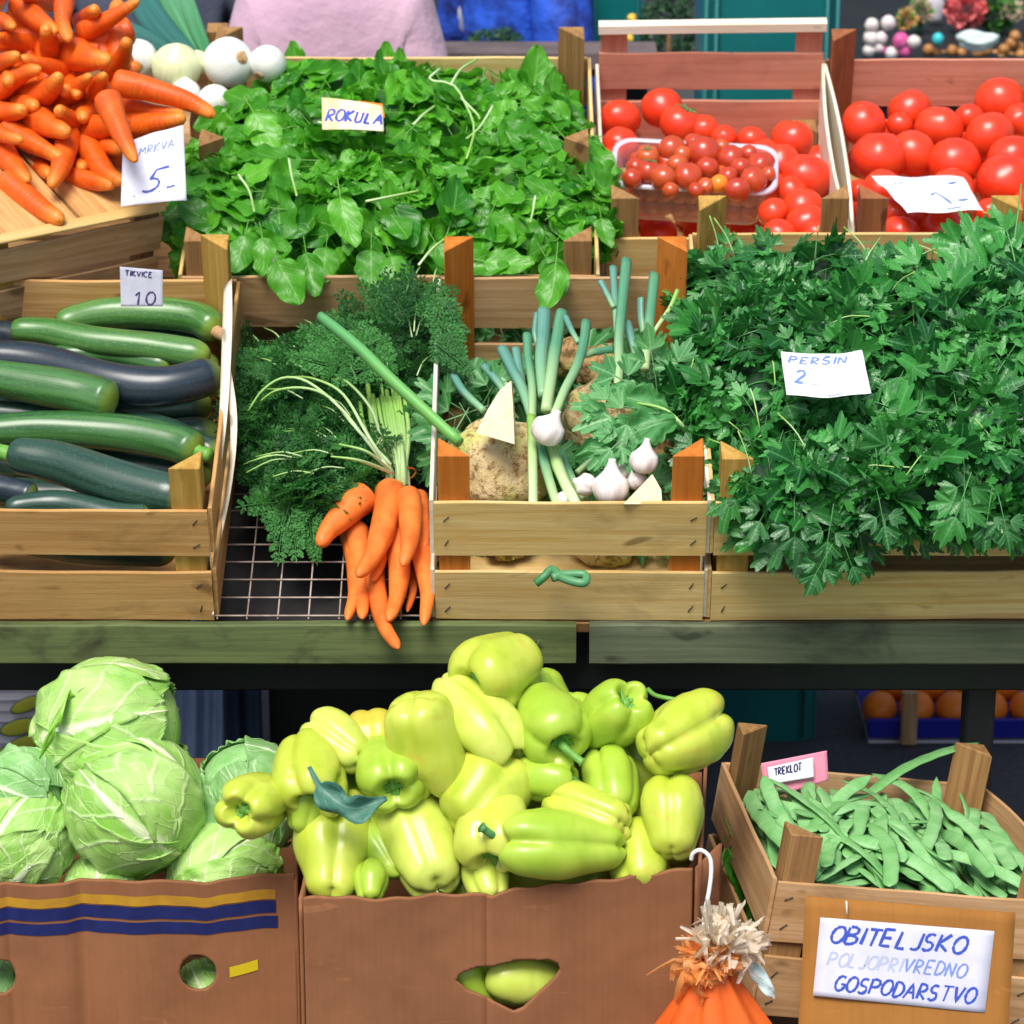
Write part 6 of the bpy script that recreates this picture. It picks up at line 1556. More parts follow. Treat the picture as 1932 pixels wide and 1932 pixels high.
def card(name, corners, mat, label, cat='price card', bulge=.0, texts=(), parent=None, th=.0005, twist=0, org=None, bump=0):
    """corners: top left, top right, bottom right, bottom left as world points; texts: (string, s, t(from top), height, width factor, slant, mat, stroke)"""
    TLc, TRc, BRc, BLc = corners; N = (TRc-TLc).cross(BLc-TLc).normalized()
    if N.dot(CAM-TLc) < 0: N = -N
    H_ = ((BLc-TLc).length+(BRc-TRc).length)/2; W_ = ((TRc-TLc).length+(BRc-BLc).length)/2
    def f(s, t):
        p = (TLc.lerp(TRc, s)).lerp(BLc.lerp(BRc, s), t)
        return p+N*(bulge*(4*s*(1-s))+bump*noise.noise(Vector((s*3, t*3, W_*40)))+twist*(s-.5)*(t-.5))
    m = MB(); n = 14; V = [f(i/n, j/n) for i in range(n+1) for j in range(n+1)]
    Fc = [(i*(n+1)+j, i*(n+1)+j+1, (i+1)*(n+1)+j+1, (i+1)*(n+1)+j) for i in range(n) for j in range(n)]
    m.add(V, Fc); c = m.build(name, mat, parent)
    md = c.modifiers.new('s', 'SOLIDIFY'); md.thickness = th; md.offset = 0
    if parent is None: tag(c, label, cat)
    for (s_, x0, y0, h_, wf, sl, mt, sw) in texts:
        mm = MB(); x = 0; asp = H_/W_
        for ch in s_:
            for pl in GL[ch]:
                jx, jy = rnd.uniform(-.03, .03), rnd.uniform(-.05, .05)
                pts = []
                for a, b in zip(pl[:-1], pl[1:]):
                    for q in range(4): pts.append((a[0]+(b[0]-a[0])*q/4, a[1]+(b[1]-a[1])*q/4))
                pts.append(pl[-1])
                if len(pts) < 2: continue
                W3 = []
                for (a, b) in pts:
                    gx = (x+a+jx+sl*b)*wf*h_*asp; gy = b*h_+jy*h_
                    W3.append((x0+gx, y0-gy))
                P3 = [f(a, b)+N*(th/2+.0004) for a, b in W3]
                V = []
                for i, p in enumerate(P3):
                    d = (P3[min(i+1, len(P3)-1)]-P3[max(i-1, 0)])
                    if d.length < 1e-7: d = Vector((1, 0, 0))
                    sd_ = d.normalized().cross(N)*(sw*H_*(.42+.22*noise.noise(Vector((i*.3, x, h_)))))
                    V += [p-sd_, p+sd_]
                mm.add(V, [(2*i, 2*i+1, 2*i+3, 2*i+2) for i in range(len(P3)-1)])
            x += WID.get(ch, .72)
        o = mm.build('handwriting', mt, None); w_ = Vector(o.location); o.parent = c; o.location = w_-Vector(c.matrix_basis.translation if parent is None else parent.location)
    return c, f
M['paper_lilac'] = plain('lilac_white_paper', (.60, .60, .70), (.48, .49, .60), 14, .4, .7, rough=.7, spec=.2, bump=.2, bs=60)
INK, INKM, INKF, INKD = M['ink'], M['ink_mid'], M['ink_faint'], M['ink_dark']
def cor(pts, d, dd=(0, 0, 0, 0)): return [at(u, v, d+e) for (u, v), e in zip(pts, dd)]
card('price_card', cor([(232, 270), (346, 236), (352, 378), (228, 390)], 5.07, (.03, .06, .0, -.01)), M['paper'], 'tall white card reading MRKVA and a big 5 beside the heap of carrots', texts=[('MRKVA', .26, .27, .11, 1.15, .15, INKM, .018), ('5', .30, .83, .32, 1.15, .35, INK, .036), ('.', .56, .86, .2, 1, 0, INKM, .03), ('~', .70, .82, .10, 1.0, .3, INK, .03), ('.', .17, .88, .2, 1, 0, INKD, .03)], bulge=.003, bump=.003)
rd = roc(660, 215, .31); dd_ = depth(rd)-.02
card('price_card', cor([(607, 184), (722, 200), (724, 248), (608, 245)], dd_, (.02, .02, -.01, -.01)), M['paper_cream'], 'cream card reading ROKULA stuck in the heap of rocket leaves', texts=[('ROKULA', .05, .74, .38, .96, .3, INK, .085)], bulge=.003)
card('orange_card', cor([(676, 190), (722, 196), (726, 222), (690, 222)], dd_+.045, (.01, .01, 0, 0)), M['paper_orange'], 'scrap of orange paper behind the cream card on the rocket', 'paper')
tp = top(*Z3(1520, 830), .235); td = depth(tp)
card('price_card', [top(1644, 331, .222), top(1817, 333, .232), top(1856, 400, .222), top(1712, 400, .238)], M['paper_bright'], 'bright white card lying on the tomatoes of the right crate with faint blue marks', texts=[('1', .52, .80, .34, 1.6, -.2, INKM, .05), ('~', .18, .25, .3, .6, 0, INKF, .05), ('~', .55, .93, .12, 1.8, 0, INKM, .05), ('~', .78, .3, .2, .5, 0, INKM, .06), ('~', .76, .75, .2, .7, 0, INKM, .06)], bulge=.0, bump=.006)
pp_ = depth(mid(1555, 700, .39))-.0
card('price_card', cor([(1473, 664), (1626, 661), (1644, 741), (1484, 745)], pp_, (.06, .06, 0, 0)), M['paper_bright'], 'white card reading PERŠIN stuck in the parsley', texts=[('PERŠIN', .07, .24, .15, 1.7, .2, INKM, .045), ('2', .11, .70, .30, .9, .3, INKM, .06), ('-', .30, .82, .2, 1.8, 0, INKF, .03), ('~', .50, .98, .1, 2.4, 0, INKM, .03)], bulge=-.006, bump=.003)
zd_ = depth(mid(265, 560, .2))
card('price_card', cor([(226, 503), (307, 510), (307, 578), (228, 578)], zd_-.10, (.0, .0, 0, 0)), M['paper_grey'], 'grey card reading TIKVICE and 10 standing behind the zucchini', texts=[('TIKVICE', .12, .22, .14, 1.25, .05, INKD, .042), ('10', .32, .95, .34, 1.25, .1, INKD, .06)])
bp = bl(-.13, .34, .25); bd_ = depth(at(1495, 1470, 4.69))
card('price_card', cor([(1436, 1440), (1560, 1416), (1563, 1472), (1442, 1510)], 4.66, (0, 0, 0, 0)), M['paper_pink'], 'pink card at the back of the bean crate', texts=[], bulge=.002)
card('name_card', cor([(1448, 1448), (1534, 1429), (1536, 1466), (1452, 1480)], 4.65), M['paper'], 'white slip reading TREKLOT on the pink card of the bean crate', 'price card', texts=[('TREKLOT', .13, .55, .40, .76, .1, INKD, .09)])
# family farm sign
sb, fs = card('sign_board', cor([(1520, 1690), (1916, 1722), (1898, 2010), (1502, 2010)], 4.30, (0, -.02, -.03, .0)), M['card2'], 'brown cardboard sign board fixed to the front of the bean crate', 'sign', th=.004, bump=.002)
sdir = (CAM-fs(.5, .5)).normalized()
sgn, _ = card('paper_sheet', [p+sdir*.006 for p in cor([(1548, 1731), (1876, 1757), (1858, 1911), (1534, 1878)], 4.30, (.0, -.017, -.02, -.003))], M['paper_lilac'], 'white sheet lettered OBITELJSKO POLJOPRIVREDNO GOSPODARSTVO in blue marker on the cardboard sign', 'sign',
    texts=[('OBITELJSKO', .06, .30, .21, 1.22, .25, INK, .042), ('POLJOPRI', .06, .60, .17, 1.08, .25, INKF, .030), ('VREDNO', .06+5.17*1.08*.17*.46, .60, .17, 1.08, .25, INKM, .030), ('GOSPODARSTVO', .11, .91, .19, 1.08, .25, INK, .038)], bump=.001)
m = MB()
for (u0, v0, u1, v1) in ((1598, 1743, 1603, 1788),): pass
for a, b in (((1599, 1745), (1598, 1782)), ((1876, 1752), (1908, 1750))):
    pass
for a, b in (((1598-0, 1725), (1597, 1700)), ((1880, 1749), (1904, 1748))):
    p, q = at(*a, 4.285), at(*b, 4.285); tube(m, [p, q], .0011, n=2, seg=5)
tag(m.build('staple', M['hook']), 'pale staples fixing the cardboard sign', 'staple')

# ------------------------------------------------------------------ hook and orange bundle
hk = [(1304, 1622), (1308, 1610), (1322, 1604), (1338, 1616), (1342, 1640), (1338, 1680), (1330, 1720), (1328, 1748)]
hg = empty('hanging_bundle', at(1360, 1932, 4.22), 'orange cloth bundle with a frilled net top, hanging from a white hook', 'bag')
m = MB(); P = [at(u, v, 4.30-.010*min(1, i/2)) for i, (u, v) in enumerate(hk)]; tube(m, P, .0029, n=40, seg=10); m.build('hook', M['hook'], hg)
ap = at(1345, 1815, 4.25); nseg = 48
m = MB(); V = []; Fc = []; nr = 26
for i in range(nr+1):
    t = i/nr; z = ap.z-.20*t; rx = .012+.115*t**.95; ry = .012+.085*t**.95
    for j in range(nseg):
        a = j/nseg*6.283; f = 1+.13*math.sin(a*7+1)*(1-.45*t)+.05*math.sin(a*13+t*3)
        V.append((ap.x+.01*t+rx*f*math.cos(a), ap.y+ry*f*math.sin(a), z+.006*math.sin(a*7)*t))
for i in range(nr):
    for j in range(nseg): k2 = (j+1) % nseg; Fc.append((i*nseg+j, (i+1)*nseg+j, (i+1)*nseg+k2, i*nseg+k2))
m.add(V, Fc); m.build('cloth', M['orangecloth'], hg)
def frill(c, n, r, mt, nm, up_=.3, seed=0, w_=.004):
    r_ = random.Random(seed); m = MB()
    for i in range(n):
        a = r_.uniform(0, 6.283); el_ = r_.uniform(-.6, 1.2)+up_
        d = Vector((math.cos(a)*math.cos(el_), math.sin(a)*math.cos(el_)*.8, math.sin(el_))); L = r*r_.uniform(.5, 1.15)
        wk_ = r_.uniform(.4, 1.3)
        pts = [c+d*L*.08, c+d*L*.4+rvec(.006), c+d*L*.75+rvec(.008), c+d*L+rvec(.010)+Vector((0, 0, -.010))]
        C = catmull(pts, 6); sd_ = d.cross(rvec()).normalized(); V = []
        for q, p in enumerate(C):
            ww = w_*2.0*(.75*math.sin(.35+q/6*2.5)+.1)*wk_
            V += [p-sd_*ww, p+d.cross(sd_)*ww*.8, p+sd_*ww]
        m.add(V, [f for q in range(6) for f in ((3*q, 3*q+1, 3*q+4, 3*q+3), (3*q+1, 3*q+2, 3*q+5, 3*q+4))])
    o = m.build(nm, mt, hg); return o
def ruffle(c, r, mt, tilt, seed, lift=.5, waves=11):
    r_ = random.Random(seed); m = MB(); n, k_n = 260, 9; V = []; Mx = Matrix.Rotation(tilt[0], 3, 'X') @ Matrix.Rotation(tilt[1], 3, 'Y'); o1, o2 = r_.random()*9, r_.random()*9
    for i in range(n):
        a = i/n*6.283; rr_ = r*(1+.22*noise.noise(Vector((math.cos(a)*1.5+o1, math.sin(a)*1.5, 0)))+.10*noise.noise(Vector((math.cos(a)*9+o1, math.sin(a)*9, 3)))+(.09 if i % 3 == 0 else -.03))
        for j in range(k_n):
            t = j/(k_n-1); rho = .006+rr_*t**.8*(.80+.2*math.sin(a*waves+o2))
            z = lift*r*t**1.3+r*.30*t*math.sin(a*waves+o1+1.5*math.sin(a*3+o2))+r*.14*t*math.sin(a*27+o2)
            V.append(c+Mx @ Vector((rho*math.cos(a), rho*math.sin(a)*.8, z)))
    Fc = [(i*k_n+j, i*k_n+j+1, ((i+1) % n)*k_n+j+1, ((i+1) % n)*k_n+j) for i in range(n) for j in range(k_n-1)]
    m.add(V, Fc); return m.build('frill', mt, hg)
for nm_ in ('net_o', 'net_w'):
    t_ = M[nm_].node_tree; pb__ = [q for q in t_.nodes if q.type == 'BSDF_PRINCIPLED'][0]; ou_ = [q for q in t_.nodes if q.type == 'OUTPUT_MATERIAL'][0]
    trn = t_.nodes.new('ShaderNodeBsdfTranslucent'); trn.inputs[0].default_value = (.9, .45, .12, 1) if nm_ == 'net_o' else (.9, .75, .5, 1); trp = t_.nodes.new('ShaderNodeBsdfTransparent')
    m1_ = t_.nodes.new('ShaderNodeMixShader'); m1_.inputs[0].default_value = .4; m2_ = t_.nodes.new('ShaderNodeMixShader'); m2_.inputs[0].default_value = .18
    t_.links.new(pb__.outputs[0], m1_.inputs[1]); t_.links.new(trn.outputs[0], m1_.inputs[2]); t_.links.new(m1_.outputs[0], m2_.inputs[1]); t_.links.new(trp.outputs[0], m2_.inputs[2]); t_.links.new(m2_.outputs[0], ou_.inputs[0])
ruffle(ap+Vector((-.006, -.004, .008)), .043, M['net_o'], (.5, -.5), 1, -.2); ruffle(ap+Vector((-.004, -.006, .012)), .038, M['net_o'], (.9, -.2), 2, .2); ruffle(ap+Vector((.004, -.004, .020)), .040, M['net_w'], (.7, .5), 3, .5); ruffle(ap+Vector((.012, 0, .026)), .044, M['net_w'], (.3, .5), 4, .8, 9); ruffle(ap+Vector((-.010, -.002, .004)), .046, M['net_o'], (.2, -.7), 5, -.1, 13)
frill(ap+Vector((-.018, -.006, .002)), 70, .042, M['net_o'], 'frill', -.3, 1)
frill(ap+Vector((.012, -.004, .034)), 50, .042, M['net_w'], 'frill', .5, 2)
frill(ap+Vector((.036, .0, .018)), 50, .040, M['net_w'], 'frill', .0, 3)
frill(ap+Vector((.002, -.012, .014)), 30, .034, M['net_o'], 'frill', .2, 4)
m = MB(); tube(m, [ap+Vector((-.018, 0, .034)), ap+Vector((-.05, -.004, .036))], .004, n=4, seg=8, flat=.5); m.build('tie', M['net_w'], hg)
blade('ribbon', M['foil'], None, None, [at(1405, 1800, 4.27), at(1425, 1830, 4.26), at(1445, 1860, 4.26), at(1462, 1885, 4.27)], .010, -FWD, .5, .3, parent=hg)
# greens in the dark gap between pepper box and bean crate
S = Scat()
for (u, v, d, a, sz) in [(1385,1590,4.62,-70,.10),(1395,1640,4.60,-60,.09),(1400,1560,4.65,-100,.07),(1430,1740,4.50,-80,.09),(1420,1700,4.55,-60,.08),(1450,1800,4.45,-90,.08)]:
    p = at(u, v, d); X, Y, Z = frame(camdir(a, 0), -FWD+rvec(.4)); S.add(rnd.choice(RP), p, X, Y, Z, sz, rnd.random()*.4)
tag(S.build('fallen_leaves', M['rocket']), 'dark leaves fallen into the gap between the pepper box and the bean crate', 'leaves', None, 'stuff')
sweep_obj('stem_scrap', M['stem'], [at(1222, 1300, 4.62), at(1236, 1312, 4.61), at(1262, 1318, 4.60), at(1285, 1322, 4.60)], .0035, 'green stalk scrap lying behind the upper peppers', 'stalk', n=10, seg=7)
sweep_obj('grass_blade', M['stem'], [at(1000, 1245, 4.66), at(1008, 1228, 4.655), at(1018, 1206, 4.65)], lambda t: .0016*(1.2-t), 'thin green blade leaning on the front board above the topmost pepper', 'grass blade', n=8, seg=5)

# ------------------------------------------------------------------ behind the stall
# teal columns
def column(u0, u1, y, label, tz=1.6):
    a, b = aty(u0, 100, y), aty(u1, 100, y); r = (b-a).length/2; c0 = (a+b)/2
    e = empty('teal_column', (c0.x, y+r, -.3), label, 'column', 'teal columns')
    m = MB(); n = 28; poly = []
    for i in range(n):
        t = i/n*6.283; k_ = 1/max(abs(math.cos(t)), abs(math.sin(t))); k_ = k_**.86; poly.append((c0.x+r*math.cos(t)*k_*.98, y+r+r*math.sin(t)*k_*.98))
    prism(m, poly, -.3, tz+.8); o = m.build('shaft', M['teal'], e, smooth=False)
    for s in (-1, 1):
        for q in range(2):
            m = MB(); x = c0.x+s*(r*(.90-.14*q)); tube(m, [(x, y-.002, -.29), (x, y-.002, tz+.79)], r*.030, n=2, seg=8); m.build('edge_bead', M['teal_l'], e)
column(1318, 1592, 1.62, 'broad teal painted column right behind the small tomato crate')
column(1109, 1216, 3.1, 'narrower teal column farther back, left of the broad one')
# people
def person(loc, h, label, shirt, trousers, yaw=0, lean=0, arm=.12, wide=1.0, shirt_drop=.52):
    e = empty('person', loc, label, 'person', 'people behind the stall', (0, 0, yaw)); k_ = h/1.72
    J = {'pel': (0, 0, .95), 'bel': (0, .0, 1.10), 'che': (0, lean*.5, 1.30), 'nec': (0, lean, 1.47), 'hd0': (0, lean+.01, 1.56), 'hd1': (0, lean+.015, 1.66)}
    for s, n in ((-1, 'l'), (1, 'r')):
        J['sh'+n] = (s*.17*wide, lean*.9, 1.40); J['el'+n] = (s*(.24+arm)*wide, lean*.9+.04, 1.13); J['wr'+n] = (s*(.20+arm*.7)*wide, lean-.16, .98)
        J['hi'+n] = (s*.09, 0, .90); J['kn'+n] = (s*.11, -.01, .50); J['an'+n] = (s*.12, .03, .09); J['to'+n] = (s*.13, -.13, .03)
    def skin(name, edges, rads, mat, lv=2, extra=None):
        names = []; 
        for a, b in edges:
            for q in (a, b):
                if q not in names: names.append(q)
        me = bpy.data.meshes.new(name); P = [Vector(J[q])*k_ for q in names]
        me.from_pydata(P, [(names.index(a), names.index(b)) for a, b in edges], []); o = bpy.data.objects.new(name, me); col.objects.link(o); o.parent = e; me.materials.append(mat)
        md = o.modifiers.new('skin', 'SKIN'); md.use_smooth_shade = True
        for i, q in enumerate(names):
            r_ = rads.get(q, rads.get(q[:2], .05)); r_ = (r_, r_) if not isinstance(r_, tuple) else r_
            me.skin_vertices[0].data[i].radius = (r_[0]*k_, r_[1]*k_)
        me.skin_vertices[0].data[0].use_root = True
        sb_ = o.modifiers.new('sub', 'SUBSURF'); sb_.levels = sb_.render_levels = lv; return o
    rb = dict(pel=(.13, .10), bel=(.12, .095), che=(.14, .10), nec=.05, hd0=.07, hd1=.085, sh=.055, el=.042, wr=.030, hi=.085, kn=.055, an=.036, to=.03)
    bd_o = skin('body', [('pel', 'bel'), ('bel', 'che'), ('che', 'nec'), ('nec', 'hd0'), ('hd0', 'hd1')]+[(a+s, b+s) for s in 'lr' for a, b in (('sh', 'el'), ('el', 'wr'))]+[('che', 'sh'+s) for s in 'lr']+[('pel', 'hi'+s) for s in 'lr']+[(a+s, b+s) for s in 'lr' for a, b in (('hi', 'kn'), ('kn', 'an'), ('an', 'to'))], rb, M['skin'])
    rs_ = dict(pel=(.165, .13), bel=(.155, .13), che=(.175*wide, .13), nec=(.115, .085), sh=(.09, .09), el=.075, wr=.045)
    skin('shirt', [('pel', 'bel'), ('bel', 'che'), ('che', 'nec')]+[('che', 'sh'+s) for s in 'lr']+[(a+s, b+s) for s in 'lr' for a, b in (('sh', 'el'), ('el', 'wr'))], rs_, shirt)
    rt = dict(pel=(.15, .115), hi=.10, kn=.075, an=.06)
    skin('trousers', [('pel', 'hil'), ('pel', 'hir')]+[(a+s, b+s) for s in 'lr' for a, b in (('hi', 'kn'), ('kn', 'an'))], rt, trousers)
    m = MB(); blob(m, Vector(J['hd1'])*k_+Vector((0, .025, .02)), (.095*k_, .105*k_, .11*k_), amp=.1, fr=4); m.build('hair', M['hair'], bd_o, True)
    return e
pa_ = at(640, 60, 6.25)
person((pa_.x-.02, 2.02, -.3), 1.72, 'person in a pale pink shirt seen from behind at the back of the rocket crate', M['pink'], M['darktr'], yaw=math.pi, wide=.95, arm=-.05)
pq = aty(420, 20, 2.4); person((pq.x-.16, 2.55, -.3), 1.74, 'person in a dark grey jacket at the left, behind the wooden corner post', M['greycloth'], M['denim_l'], yaw=math.pi)
pc_ = aty(985, 40, 3.0); person((pc_.x, 3.1, -.3), 1.66, 'person in a shiny blue printed garment in the background, left of the teal columns', M['bluecloth'], M['denim_d'], yaw=2.2, wide=.9, arm=.02)
# trouser legs that show under the table at the left
# produce box with printed cucumbers under the table
bxp = aty(10, 1350, .95)
pb2 = empty('produce_carton', (bxp.x-.10, 1.05, -.3), 'white ribbed carton printed with yellow green cucumbers, behind the cabbages', 'box')
m = MB(); box(m, (bxp.x-.10, 1.08, bxp.z-.02), (.40, .25, .30)); m.build('carton', M['white_crate'], pb2)
m = MB()
for i in range(14): box(m, (bxp.x-.10, .9535, bxp.z-.16+.021*i), (.398, .003, .004))
m.build('rib', M['paper_grey'], pb2)
for (u, v, rx, rz, a) in ((50, 1330, .030, .0115, 25), (38, 1372, .036, .014, 15), (55, 1400, .034, .012, 12), (20, 1420, .030, .012, 10)):
    p = aty(u, v, .949); Mx = Matrix.Rotation(R(-a), 3, 'Y')
    m = MB(); blob(m, p+Vector((0, .0008, 0)), (rx*1.1, .0012, rz*1.17), amp=0, M=Mx); m.build('printed_outline', M['outline'], pb2)
    m = MB(); blob(m, p, (rx, .0012, rz), amp=0, M=Mx); m.build('printed_cucumber', M['pickle'], pb2)
lg = aty(382, 1350, 1.25)
sk = empty('hanging_cloth', (lg.x, 1.3, -.3), 'light blue denim cloth hanging under the table behind the cabbages', 'cloth')
def drape(x0, x1, y, z0, z1, mat, nm, par_, amp=.012, seed=0):
    m = MB(); n = 30; V = []; 
    for i in range(n+1):
        for j in range(9):
            t = i/n; q = j/8; V.append((x0+(x1-x0)*t+.01*math.sin(q*4+seed)*q, y+amp*math.sin(t*11+seed)+amp*.5*math.sin(t*23+q*2), z1+(z0-z1)*q))
    m.add(V, [(i*9+j, i*9+j+1, i*9+j+10, i*9+j+9) for i in range(n) for j in range(8)]); o = m.build(nm, mat, par_); md = o.modifiers.new('s', 'SOLIDIFY'); md.thickness = .004; return o
xa_, xb2, xc_ = aty(330, 1350, 1.25).x, aty(421, 1350, 1.25).x, aty(500, 1350, 1.25).x
drape(xa_, xb2, 1.25, -.29, .55, M['denim_l'], 'light_panel', sk)
sk2 = empty('hanging_cloth', (xb2+.05, 1.3, -.3), 'dark blue denim cloth hanging beside the light one under the table', 'cloth')
drape(xb2+.004, xc_, 1.27, -.29, .55, M['denim_d'], 'dark_panel', sk2, seed=2)
# black sheet added for the shade under the table, between the legs
m = MB(); x0_, x1_ = aty(508, 1350, 1.35).x, aty(1335, 1350, 1.35).x; box(m, ((x0_+x1_)/2, 1.36, .12), (x1_-x0_, .02, .82)); m.build('under_table_shade', M['black'], tb, smooth=False)
# oranges in a blue tray, on a white crate, under the table at the right
oy = 1.62; o0, o1 = aty(1668, 1360, oy), aty(1835, 1360, oy)
ob = empty('fruit_tray', ((o0.x+o1.x)/2, oy, aty(1750, 1390, oy).z), 'blue tray of oranges seen under the table behind the bean crate', 'tray')
z_a, z_b = aty(0, 1392, oy).z, aty(0, 1356, oy).z
m = MB(); box(m, ((o0.x+o1.x)/2+.08, oy, (z_a+z_b)/2), (o1.x-o0.x+.22, .008, z_b-z_a)); m.build('front', M['blue_plastic'], ob)
m = MB(); box(m, ((o0.x+o1.x)/2+.08, oy+.16, z_a+.004), (o1.x-o0.x+.22, .32, .006)); m.build('bottom', M['blue_plastic'], ob)
m = MB(); wx = aty(1716, 1360, oy-.02).x; box(m, (wx, oy-.015, (z_a+z_b)/2+.03), (.032, .018, z_b-z_a+.07)); m.build('corner_post', M['pine_dull'], ob)
for r_i in range(3):
    for i in range(5):
        p = Vector((o0.x-.005+i*.075+(r_i % 2)*.035, oy+.045+r_i*.068, z_b+.004+r_i*.022)); m = MB(); blob(m, p, .036, seed=i+r_i*7, amp=.03)
        tag(m.build('orange', M['orange_fruit']), 'orange in the %s row of the blue tray, %s from the left' % (('front', 'middle', 'back')[r_i], ('first', 'second', 'third', 'fourth', 'fifth')[i]), 'orange', 'oranges in the blue tray')
z_c = aty(0, 1445, oy).z
wc = empty('white_crate', ((o0.x+o1.x)/2, oy, -.3), 'greyish white crate under the blue tray of oranges', 'crate')
m = MB(); box(m, ((o0.x+o1.x)/2+.05, oy+.12, (z_a-.006+z_c-.10)/2), (o1.x-o0.x+.16, .26, z_a-.006-z_c+.10), ch=.01); m.build('body', M['white_crate'], wc)
m = MB(); box(m, ((o0.x+o1.x)/2+.05, oy+.12, (z_c-.10-.3)/2), (o1.x-o0.x+.10, .22, z_c-.10+.3)); m.build('foot', M['black'], wc)
# background stand with garlic, onions and flowers, upper right
by_ = 3.0; bz = aty(1700, 112, by_).z
bs = empty('flower_stand', (aty(1790, 100, by_).x, by_+.3, -.3), 'dark stand in the background carrying garlic, onions and flowers', 'stand')
sx0, sx1 = aty(1612, 100, by_).x, aty(2150, 100, by_).x
m = MB(); box(m, ((sx0+sx1)/2, by_+.5, bz-.03), (sx1-sx0, 1.1, .04)); m.build('top', M['black'], bs)
m = MB(); box(m, ((sx0+sx1)/2, by_+.5, (bz-.05-.3)/2), (sx1-sx0-.1, 1.0, bz-.05+.3)); m.build('base', M['black'], bs)
def bpt(x, y, yy=0): u, v = Z8(x, y); return aty(u, v, by_+.05+yy)
def bgl(name, cat, mat, x, y, r, label, grp, yy=0, amp=.1, sq=(1, 1, 1), ribs=0):
    p = bpt(x, y, yy); rr = r/(5.367*1.0352)*depth(p)/F; m = MB(); blob(m, p, [rr*q for q in sq], seed=x, amp=amp, ribs=ribs); return tag(m.build(name, mat), label, cat, grp)
for (x, y, r, w_) in [(335,265,75,'top left'),(510,240,80,'top right, highest'),(330,400,85,'middle left'),(430,400,70,'middle'),(310,530,70,'bottom left'),(540,560,72,'lowest right'),(410,500,60,'low middle')]:
    bgl('garlic_bulb', 'garlic', M['garlic'], x, y, r, 'white garlic bulb of the background bunch, '+w_, 'garlic bunch in the background', ribs=6)
for (x, y, r, w_) in [(640,430,90,'big dark pink onion with a neck at the left'),(690,530,80,'deep pink onion low in front'),(450,520,45,'small pale pink onion among the garlic')]:
    bgl('pink_onion', 'onion', M['magenta'], x, y, r, w_+' of the background stand', 'pink onions in the background')
bgl('garlic_bulb', 'garlic', M['garlic'], 780, 440, 72, 'white garlic bulb right of the pink onions', 'garlic bunch in the background', yy=-.02)
for i, (x, y) in enumerate([(930,520),(1010,560),(1090,590),(1180,530),(1270,560),(1360,600),(1450,570),(1540,530),(1630,580),(1720,520),(1800,450),(1880,500),(1900,580),(1790,600),(1240,620),(1700,610),(1840,380)]):
    bgl('brown_onion', 'onion', M['brown_onion'], x, y, 62, 'brown onion of the background heap, %s from the left' % ['first','second','third','fourth','fifth','sixth','seventh','eighth','ninth','tenth','eleventh','twelfth','thirteenth','fourteenth','fifteenth','sixteenth','seventeenth'][sorted([930,1010,1090,1180,1270,1360,1450,1540,1630,1720,1800,1880,1900,1790,1240,1700,1840]).index(x)], 'brown onions in the background', yy=.05+.02*(i % 3))
bgl('plastic_bag', 'bag', M['foil'], 1450, 420, 230, 'crumpled pale plastic bag lying on the brown onions', None, yy=-.02, amp=.5, sq=(1, .5, .42))
bgl('turquoise_cup', 'cup', plain('turquoise_plastic', (.05, .55, .60), rough=.4), 1030, 410, 62, 'small turquoise cup between the onions and the plastic bag', None, yy=.05, sq=(1, 1, 1.1), amp=0)
def bouquet(x, y, r, mats, label, n, yy=.25, nm='bouquet'):
    p = bpt(x, y, yy); rr = r/(5.367*1.0352)*depth(p)/F; e = empty(nm, (p.x, p.y, bz), label, 'flowers', 'flowers on the background stand')
    for mt, part in mats:
        m = MB()
        for i in range(n):
            d = rvec().normalized(); q = p+d*rr*rnd.uniform(.5, 1); s_ = rr*rnd.uniform(.12, .26); ax = rvec().normalized(); bx_ = d.cross(ax).normalized()
            V = [q-bx_*s_, q+d*s_*.8-ax*s_*.2, q+bx_*s_, q-d*s_*.5]; m.add(V, [(0, 1, 2, 3)])
        m.build(part, mt, e)
    m = MB(); tube(m, [p-Vector((0, 0, rr*.2)), Vector((p.x, p.y, bz-.008))], rr*.2, n=4, seg=8); m.build('stem', M['leafy'], e)
bouquet(700, 200, 120, [(M['petal_o'], 'petal'), (M['leafy_b'], 'leaf')], 'orange flowers behind the garlic', 150)
bouquet(850, 110, 140, [(M['petal_p'], 'petal'), (M['leafy_b'], 'leaf')], 'peach flowers behind the orange ones', 160, .3)
bouquet(1330, 90, 230, [(M['coral'], 'petal')], 'big coral red flower wrapped in paper', 420, .3)
bouquet(1640, 170, 190, [(M['leafy_b'], 'leaf'), (M['leafy'], 'leaf')], 'bright green leafy bunch right of the coral flower', 220, .3)
bouquet(1800, 110, 130, [(M['petal_p'], 'petal'), (M['leafy_b'], 'leaf')], 'peach blossoms at the upper right corner', 150, .28)
bgl('wrapping_paper', 'paper', M['white_crate'], 1010, 90, 130, 'lilac white wrapping paper at the left of the coral flower', None, yy=.4, sq=(.7, .4, 1.2), amp=.3)
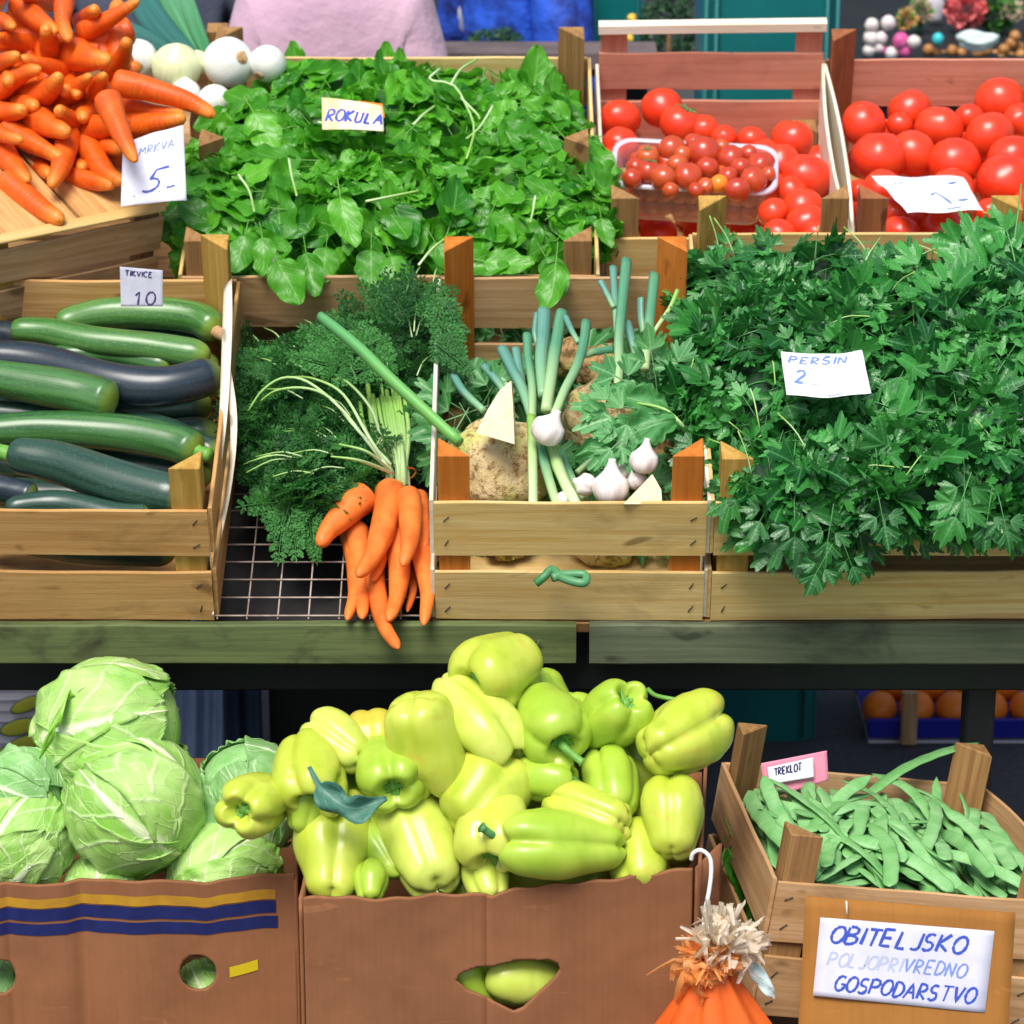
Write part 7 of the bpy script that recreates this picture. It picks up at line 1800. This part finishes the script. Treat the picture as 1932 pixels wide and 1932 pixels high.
# dark shrubs between the columns and behind the boards
def shrub(u, v, y, r, label, mats=('leafy',), n=700, flowers=None, sq=1.0, base=-.3):
    p = aty(u, v, y); rr = r*depth(p)/F; e = empty('shrub', (p.x, p.y, base), label, 'plant', 'plants behind the stall')
    m = MB()
    for i in range(n):
        d = rvec().normalized(); q = p+Vector((d.x, d.y, d.z*sq))*rr*rnd.uniform(.35, 1)**.6; s_ = rr*rnd.uniform(.06, .13); a = rvec().normalized(); b = a.cross(rvec()).normalized()
        m.add([q-a*s_, q-b*s_*.4, q+a*s_, q+b*s_*.4], [(0, 1, 2, 3)], t=rnd.random())
    m.build('foliage', M[mats[0]], e)
    m = MB(); tube(m, [(p.x, p.y, base), p], rr*.06, n=3, seg=6); m.build('stem', M['post_brown'], e)
    if flowers:
        m = MB()
        for (uu, vv) in flowers: q = aty(uu, vv, y-rr*.9); blob(m, q, rr*.13, amp=.3)
        m.build('blossom', plain('yellow_blossom', (.75, .50, .05)), e)
shrub(1262, 60, 2.5, 72, 'dark green shrub with yellow blossoms between the two teal columns', flowers=[(1188, 72), (1182, 82), (1193, 35)], n=1100)
shrub(935, 84, 2.75, 62, 'dark green plant below the blue garment', n=800, sq=.5)
# crates and boards on the far table behind the rocket crate
bt_ = empty('back_bench', (aty(1010, 110, 2.3).x, 2.4, -.3), 'grey brown bench boards behind the rocket crate', 'bench')
ba, bb = aty(905, 96, 2.3), aty(1130, 96, 2.3)
m = MB(); plank(m, (ba.x-.3, 2.3, ba.z-.01), (bb.x+.12, 2.3, ba.z-.01), (0, 0, .018), (0, .06, 0)); m.build('board', plain('grey_board', (.16, .12, .12), (.10, .08, .08), 15, rough=.8), bt_)
m = MB(); z2 = aty(0, 135, 2.3).z; plank(m, (ba.x-.3, 2.34, z2), (bb.x+.12, 2.34, z2), (0, 0, .016), (0, .02, 0)); m.build('board', plain('grey_board2', (.14, .11, .12), (.10, .08, .08), 15, rough=.8), bt_)
for x in (ba.x-.25, bb.x+.08): m = MB(); box(m, (x, 2.36, (ba.z-.03-.3)/2), (.05, .05, ba.z-.03+.3)); m.build('leg', M['black'], bt_)
# white sack behind
pw = aty(895, 28, 3.2); m = MB(); blob(m, pw, (.045, .05, .06), seed=3, amp=.3); tag(m.build('white_sack', M['white_crate']), 'white sack end beside the blue garment', 'sack')
# dark far backdrop: the shop front across the aisle
bk = empty('shop_front', (0, 8.2, -.3), 'dark shop front across the aisle behind everything', 'building')
m = MB(); box(m, (0, 8.3, 1.2), (14, .15, 3.0)); m.build('wall', plain('dark_wall', (.03, .03, .045), (.06, .06, .075), 2, rough=.8), bk)
for i in range(7):
    m = MB(); box(m, (-5.6+i*1.85, 8.21, .9), (1.2, .02, 1.6)); f_ = m.build('window', plain('window_frame_grey', (.22, .22, .24), rough=.5) if i == 0 else bpy.data.materials['window_frame_grey'], bk)
# apply suffix-free labels for repeated cards is not needed; report mesh sizes
print('VERTS', sum(len(o.data.vertices) for o in bpy.data.objects if o.type == 'MESH'), 'OBJS', len(bpy.data.objects))
